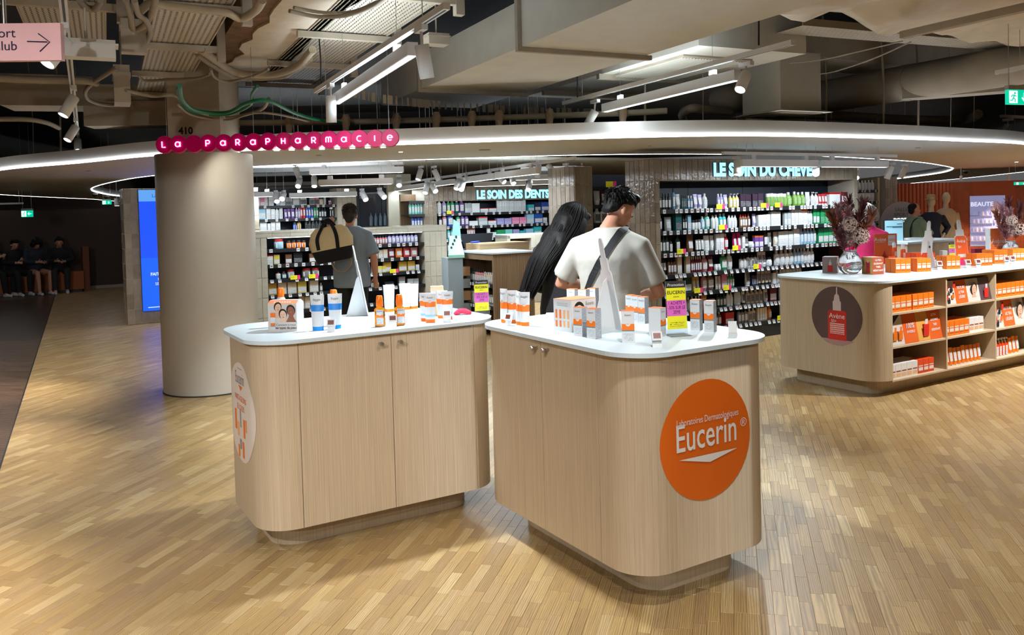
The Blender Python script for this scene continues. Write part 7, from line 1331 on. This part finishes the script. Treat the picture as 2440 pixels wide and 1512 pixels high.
seated('seated person with white sneakers and bare shins', 84, 21.15, -130, SKB, M('dark_blue_top', (.02, .025, .04), .8), None, (curly, HB, 2), hp=30)
seated('seated man in a black T-shirt by the orange panel', 142, 21.2, -150, SKB, CLB, M('dark_shorts', (.02, .02, .025), .8), (short_hair, HB, 2), hp=10)
# ============================================================ neon letter sign
ns = thing('neon_sign', 'row of magenta discs with pink neon letters above the column', 'sign', (0, 0, 0), 0)
DISC = M('magenta_disc', srgb(190, 8, 90), .3, emit=(.5, .0, .09), es=.05); NEON = emat('pink_neon', (1.0, .35, .85), 3.2)
arc = lambda cx_, cz_, r, a0, a1, n=10: [(cx_+r*cos(radians(a0+(a1-a0)*i/n)), cz_+r*sin(radians(a0+(a1-a0)*i/n))) for i in range(n+1)]
LT = {'L': [[(-.3, .55), (-.3, -.5), (.3, -.5)]], 'a': [arc(-.05, -.05, .42, 0, 360, 16), [(.4, .4), (.4, -.5)]], 'P': [[(-.32, -.55), (-.32, .5), (.05, .5)]+arc(.05, .2, .3, 90, -90, 8)+[(-.32, -.1)]], 'R': [[(-.32, -.55), (-.32, .5), (.05, .5)]+arc(.05, .2, .3, 90, -90, 8)+[(-.32, -.1)], [(0, -.1), (.36, -.55)]], 'H': [[(-.32, .5), (-.32, -.5)], [(.32, .5), (.32, -.5)], [(-.32, 0), (.32, 0)]], 'M': [[(-.45, -.5), (-.45, .1)]+arc(-.22, .2, .23, 180, 0, 8)+[(0, -.5)], [(0, .1)]+arc(.23, .2, .23, 180, 0, 8)+[(.46, -.5)]], 'C': [arc(.1, 0, .48, 60, 300, 14)], 'I': [[(0, .5), (0, -.5)]], 'e': [[(-.42, .02), (.42, .02)]+arc(0, 0, .44, 0, 310, 16)]}
S0, S1 = at(394, 345, Y=7.05), at(931, 329, Y=6.9); word = 'La PaRaPHaRMaCIe'
for i, ch in enumerate(word):
    p = S0.lerp(S1, i/15)+Vector((0, -.012*(i % 2), 0)); r = .0745
    o = MB().lathe([(r, 0), (r, .02), (r*.94, .028)], 36, X=Matrix.Rotation(pi/2, 4, 'X')).build('disc', DISC, ns, p)
    if ch != ' ':
        m = MB(); s = r*.62
        for st_l in LT[ch]: m.tube([(x*s, -.036, z*s) for x, z in st_l], .0052, 8)
        m.build('neon_letter', NEON, o)
for t in (.01, .4, .995):
    p = S0.lerp(S1, t); MB().tube([p+Vector((0, -.01, .06)), p+Vector((0, -.01, 1.2))], .002, 5).build('hanging_wire', STEEL, ns)
for i in range(7, 15):
    p = S0.lerp(S1, (i+.5)/15); ld = MB().box(-.02, -.03, -.078, .02, .0, -.07).build('marker_light', emat('marker_led', (1, .98, .92), 6), ns, p)
p = S0.lerp(S1, .28); ld = bpy.data.lights.new('column_downlight', 'SPOT'); ld.energy = 2.2; ld.spot_size = radians(110); ld.spot_blend = .6; ld.shadow_soft_size = .02; ld.color = (1, .96, .82); lo = bpy.data.objects.new('column_downlight', ld); COL.objects.link(lo); lo.parent = ns; lo.location = p+Vector((-.02, .02, -.07)); lo.rotation_euler = (radians(52), 0, 0)
# ============================================================ pink hanging direction sign
pq = at(145, 100, Y=3.3); pk = thing('direction_sign', 'pink hanging sign with an arrow at the upper left corner', 'sign', pq, radians(4)); hh = 90*3.3/1974
MB().box(-.75, 0, -hh*.47, 0, .03, hh*.5).build('panel', M('pink_panel', srgb(246, 196, 202), .5), pk); ink = M('sign_ink', srgb(30, 24, 60), .5); k = 3.3/1974
text('Sport', 31*k, ink, pk, (-102*k, -.002, 12*k), align='RIGHT'); text('Club', 31*k, ink, pk, (-99*k, -.002, -18*k), align='RIGHT')
MB().tube([(-76*k, -.003, 2*k), (-30*k, -.003, 0)], .0022, 6).tube([(-50*k, -.003, 20*k), (-25*k, -.003, 0), (-48*k, -.003, -22*k)], .0022, 6).build('arrow', ink, pk)
for x in (-131*k, -.65): MB().tube([(x, .015, hh*.5), (x, .015, 1.4)], .009, 10).build('hanging_rod', STEEL, pk)
# ============================================================ emergency exit signs
EXG = emat('exit_green', (.0, .50, .30), 1.3); EXW = emat('exit_white', (.85, 1, .95), 1.6)
def exit_sign(lab, px, py, Y, w_, h, rz=0.0, arrow='down'):
    o = thing('exit_sign', lab, 'sign', at(px, py, Y=Y), rz); MB().box(-w_/2, 0, -h/2, w_/2, .03, h/2).build('lit_panel', EXG, o); MB().box(-w_/2, -.005, h/2, w_/2, .035, h*.8).build('housing', M('exit_case', (.45, .44, .42), .6), o)
    s = h*.42; m = MB(); y = -.003; x0 = -w_*.27
    m.rect(x0-s*.9, -s, x0+s*.9, s, y+.001, 1); m.disc((x0+.3*s, y, .62*s), .2*s, 0, 10)
    for pts in ([(.2, .35), (-.05, -.15)], [(-.05, -.15), (.35, -.4), (.3, -.85)], [(-.05, -.15), (-.3, -.55), (-.7, -.6)], [(.18, .3), (.55, .1)], [(.18, .3), (-.3, .25), (-.45, 0)]): m.tube([(x0+a*s, y, b*s) for a, b in pts], .1*s, 5)
    m.build('running_figure', [EXG, EXW], o); x1 = w_*.25
    if arrow == 'down': MB().tube([(x1, y, .7*s), (x1, y, -.6*s)], .09*s, 5, 0).tube([(x1-.5*s, y, -.1*s), (x1, y, -.65*s), (x1+.5*s, y, -.1*s)], .09*s, 5).build('arrow', EXW, o)
    else: MB().tube([(x1+.7*s, y, 0), (x1-.6*s, y, 0)], .09*s, 5).tube([(x1-.1*s, y, .5*s), (x1-.65*s, y, 0), (x1-.1*s, y, -.5*s)], .09*s, 5).build('arrow', EXW, o)
    for x in (-w_*.4, w_*.4): MB().tube([(x, .015, h*.8), (x, .015, ZC-o.location.z)], .003, 5).build('hanging_wire', STEEL, o)
    return o
exit_sign('green exit sign with running figure at the right edge', 2428, 231, 6.6, .22, .115, radians(18)); exit_sign('green exit sign in the dark left corridor', 64, 509, 16.5, .22, .13, 0, 'left'); exit_sign('green exit sign below the ring near the screen pillar', 254, 482, 18.5, .2, .09); exit_sign('dim green exit sign above the terracotta wall', 2432, 437, 15.5, .22, .05)
for i, (px, py, Y) in enumerate(((225, 463, 16.5), (253, 469, 18), (2302, 408, 19))):
    o = thing('dome_camera', 'small dome camera under the ring, %s' % ('left of two', 'right of two', 'on the right side')[i], 'camera', at(px, py-3, z=ZS), 0); MB().lathe([(.07, -.03), (.075, 0)], 16).build('mount', WHITE, o); MB().ball((0, 0, -.035), .05, 0, 14, 8).build('dome', BLACK, o)
o = thing('ceiling_can', 'small white surface downlight right of the left exit signs', 'spotlight', at(279, 490, Y=18), 0); MB().lathe([(.055, 0), (.055, .16)], 16).build('housing', LAMPW, o); MB().lathe([(.045, -.002), (.045, .0)], 16).build('lens', emat('can_lens', (1, .95, .9), 6), o); MB().tube([(0, 0, .16), (0, 0, 1.0)], .006, 6).build('rod', LAMPW, o)

# ============================================================ terracotta shop-in-shop on the right
tw = thing('fluted_wall', 'terracotta wall with round flutes behind the mannequins', 'wall panel', (0, 0, 0), 0); Yt = 18.0
a, b, c2 = at(2120, 560, Y=Yt), at(2272, 560, Y=Yt), at(2560, 560, Y=Yt-.6)
ZTW = 1.93
MB().box(a.x, Yt, 0, b.x, Yt+.2, ZTW).build('backing', TERRA, tw); n = 17
for i in range(n):
    x = a.x+(b.x-a.x)*(i+.5)/n; MB().lathe([((b.x-a.x)/n/2, 0), ((b.x-a.x)/n/2, ZTW)], 14, caps=False).build('flute', TERRA, tw, (x, Yt, 0))
TERT = tile_mat('terracotta_tile', srgb(150, 76, 50), srgb(178, 96, 66)); TERT.node_tree.nodes['Principled BSDF'].inputs['Roughness'].default_value = .5
t2 = thing('terracotta_wall', 'plain terracotta tiled wall around the lit display window', 'wall panel', (b.x, Yt, 0), atan2(c2.y-b.y, c2.x-b.x)); wT = (c2-b).length+1.5
MB().box(0, 0, 0, wT, .2, ZTW).build('backing', TERRA, t2)
tm = MB().box(-.5, -.004, -.5, .5, 0, .5).mesh('wall_tile', TERT)
for i in range(int(wT/.1)):
    for j in range(12):
        if .36 < i*.1 < 1.12 and j > 3: continue
        o = link('wall_tile', tm, t2, ((i+.5)*.1, -.001, (j+.5)*.16)); o.scale = (.097, 1, .157)
px0, px1 = at(2313, 500, Y=Yt-.1).x-b.x, at(2388, 500, Y=Yt-.1).x-b.x
wn = thing('display_window', 'lit display window reading beauty on the terracotta wall', 'window', (b.x, Yt, 0), t2.rotation_euler.z); z0w, z1w = at(2350, 585, Y=Yt).z, at(2350, 466, Y=Yt).z
MB().rect(px0, z0w, px1, z1w, -.012).build('backlight', emat('window_glow', (.35, .40, .75), .55, (.3, .3, .4)), wn)
for k, z in enumerate((.1, .28, .45, .6)): MB().box(px0, -.05, z0w+(z1w-z0w)*z, px1-.25, -.015, z0w+(z1w-z0w)*z+.012).build('display_shelf', M('shelf_pale', srgb(190, 190, 220), .5), wn)
rng = random.Random(2)
for k in range(26): q_ = z0w+(z1w-z0w)*(.1, .28, .45, .6)[k % 4]+.013; MB().lathe([(.02, 0), (.02, .07), (.008, .09)], 8).build('display_bottle', emat('window_item%d' % (k % 3), ((.5, .55, .8), (.3, .35, .7), (.7, .6, .8))[k % 3], .4), wn, (px0+.03+.022*k*.9, -.035, q_))
text('BEAUTE', .125, emat('beauty_text', (.75, .82, 1), 1.0), wn, (px0+.01, -.02, z1w-.22), align='LEFT', bold=.002)
ell_ = MB(); ell(ell_, px1-.22, z0w+(z1w-z0w)*.45, .2, .42, -.013, 0); ell(ell_, px1-.18, z0w+(z1w-z0w)*.75, .1, .16, -.014, 1); ell_.build('window_portrait', [emat('portrait_blue', (.4, .45, .8), .5), emat('portrait_skin', (.45, .32, .4), .5)], wn)
rd2 = thing('round_sign', 'grey round sign reading salle sport', 'sign', at(2146, 530, Y=16.5), 0); MB().lathe([(.42, 0), (.42, .03)], 48, X=Matrix.Rotation(pi/2, 4, 'X')).build('disc', M('sign_grey', srgb(150, 146, 150), .6), rd2); text('SALLE', .1, M('sign_dark', srgb(90, 86, 90), .6), rd2, (0, -.035, .225)); text('SPORT', .1, M('sign_dark', srgb(90, 86, 90), .6), rd2, (0, -.035, .125)); MB().box(-.1, 0, -1.6, .1, .02, -.3).build('post', M('sign_grey', srgb(150, 146, 150), .6), rd2)
o = thing('lit_letters', 'white lit letters below the round grey sign', 'sign', at(2146, 529, Y=16.3), 0); text('PORT', .11, emat('lit_white', (.75, .88, 1), 1.6), o, (0, 0, 0), bold=.006); MB().box(-.25, .004, -.03, .25, .02, .1).box(-.05, .004, -o.location.z, .05, .02, -.03).build('backing', M('sign_grey', srgb(150, 146, 150), .6), o)
for i, (px, Y) in enumerate(((2290, 17.2), (2405, 17.2))):
    ld = bpy.data.lights.new('wall_washer', 'SPOT'); ld.energy = 60; ld.spot_size = radians(70); ld.spot_blend = .8; ld.color = (1, .62, .36); p = at(px, 430, Y=Y); o = thing('wall_washer', 'small wall washer over the terracotta wall, %s' % ('left', 'right')[i], 'spotlight', p, 0); MB().lathe([(.03, 0), (.03, .1)], 12).build('housing', LAMPW, o); MB().tube([(0, 0, .1), (0, 0, .8)], .005, 5).build('rod', LAMPW, o); lo = bpy.data.objects.new('bulb', ld); COL.objects.link(lo); lo.parent = o; lo.location = (0, 0, -.02); lo.rotation_euler = (radians(14), 0, 0)
# cash desk and monitor behind the long counter
o = thing('cash_desk', 'oak cash desk with white top behind the cutouts', 'desk', at(2196, 600, Y=10.5), TH); o.location.z = 0; MB().box(-.9, -.4, 0, .28, .3, 1.06).build('desk_body', LAM, o); MB().box(-.92, -.42, 1.06, .3, .32, 1.085).build('desk_top', SLAB, o)
o = thing('monitor', 'till monitor with pale blue screen', 'monitor', at(2130, 560, Y=10.1), radians(8)); MB().box(-.13, 0, -.17, .13, .02, .19).build('casing', BLACK, o); MB().rect(-.12, -.16, .12, .18, -.002).build('screen', emat('till_screen', (.28, .52, .60), .42), o); MB().rect(-.1, .1, -.02, .11, -.004).rect(-.02, .09, .11, .11, -.004).rect(.04, .13, .11, .14, -.004).build('screen_text', emat('till_text', (.04, .12, .2), .3), o); MB().tube([(0, .02, -.1), (0, .06, -.3), (0, .06, -.42)], .02, 8).build('stand', BLACK, o); MB().box(-.09, -.02, -.43, .09, .12, -.415).build('foot', BLACK, o)
o = thing('yellow_jar', 'small clear jar of yellow liquid by the monitor', 'jar', at(2164, 588, Y=10.4), 0); MB().lathe([(.05, 0), (.055, .005), (.055, .07), (.03, .08), (.03, .1)], 16).build('jar_body', M('yellow_gel', srgb(190, 190, 60), .15, trans=.4), o); MB().lathe([(.032, .095), (.032, .11)], 12).build('lid', CAPW, o)
# benches and dim wall panel in the left corridor
o = thing('orange_bench', 'dark orange bench at the far left edge of the corridor', 'bench', wp(upx(20, .2, 21.0), 21.0, 0), TH); MB().box(-1.6, 0, .06, .75, .55, .44).build('seat_block', M('bench_orange', srgb(150, 80, 36), .6), o); MB().box(-1.55, .02, 0, .7, .5, .06).build('base', BLACK, o)
o = thing('orange_bench', 'dark orange bench end under the seated man in black', 'bench', wp(upx(150, .2, 21.0), 21.0, 0), TH); MB().box(-.45, 0, .06, .42, .55, .46).build('seat_block', M('bench_orange', srgb(150, 80, 36), .6), o); MB().box(-.4, .05, 0, .38, .5, .06).build('base', BLACK, o); MB().box(.42, .1, .0, .55, .6, 1.0).build('side_panel', M('bench_panel', srgb(110, 56, 34), .6), o)
p = at(60, 470, z=2.1); track('dim light track in the left corridor', at(-20, 488, z=1.95), at(55, 486, z=1.95))
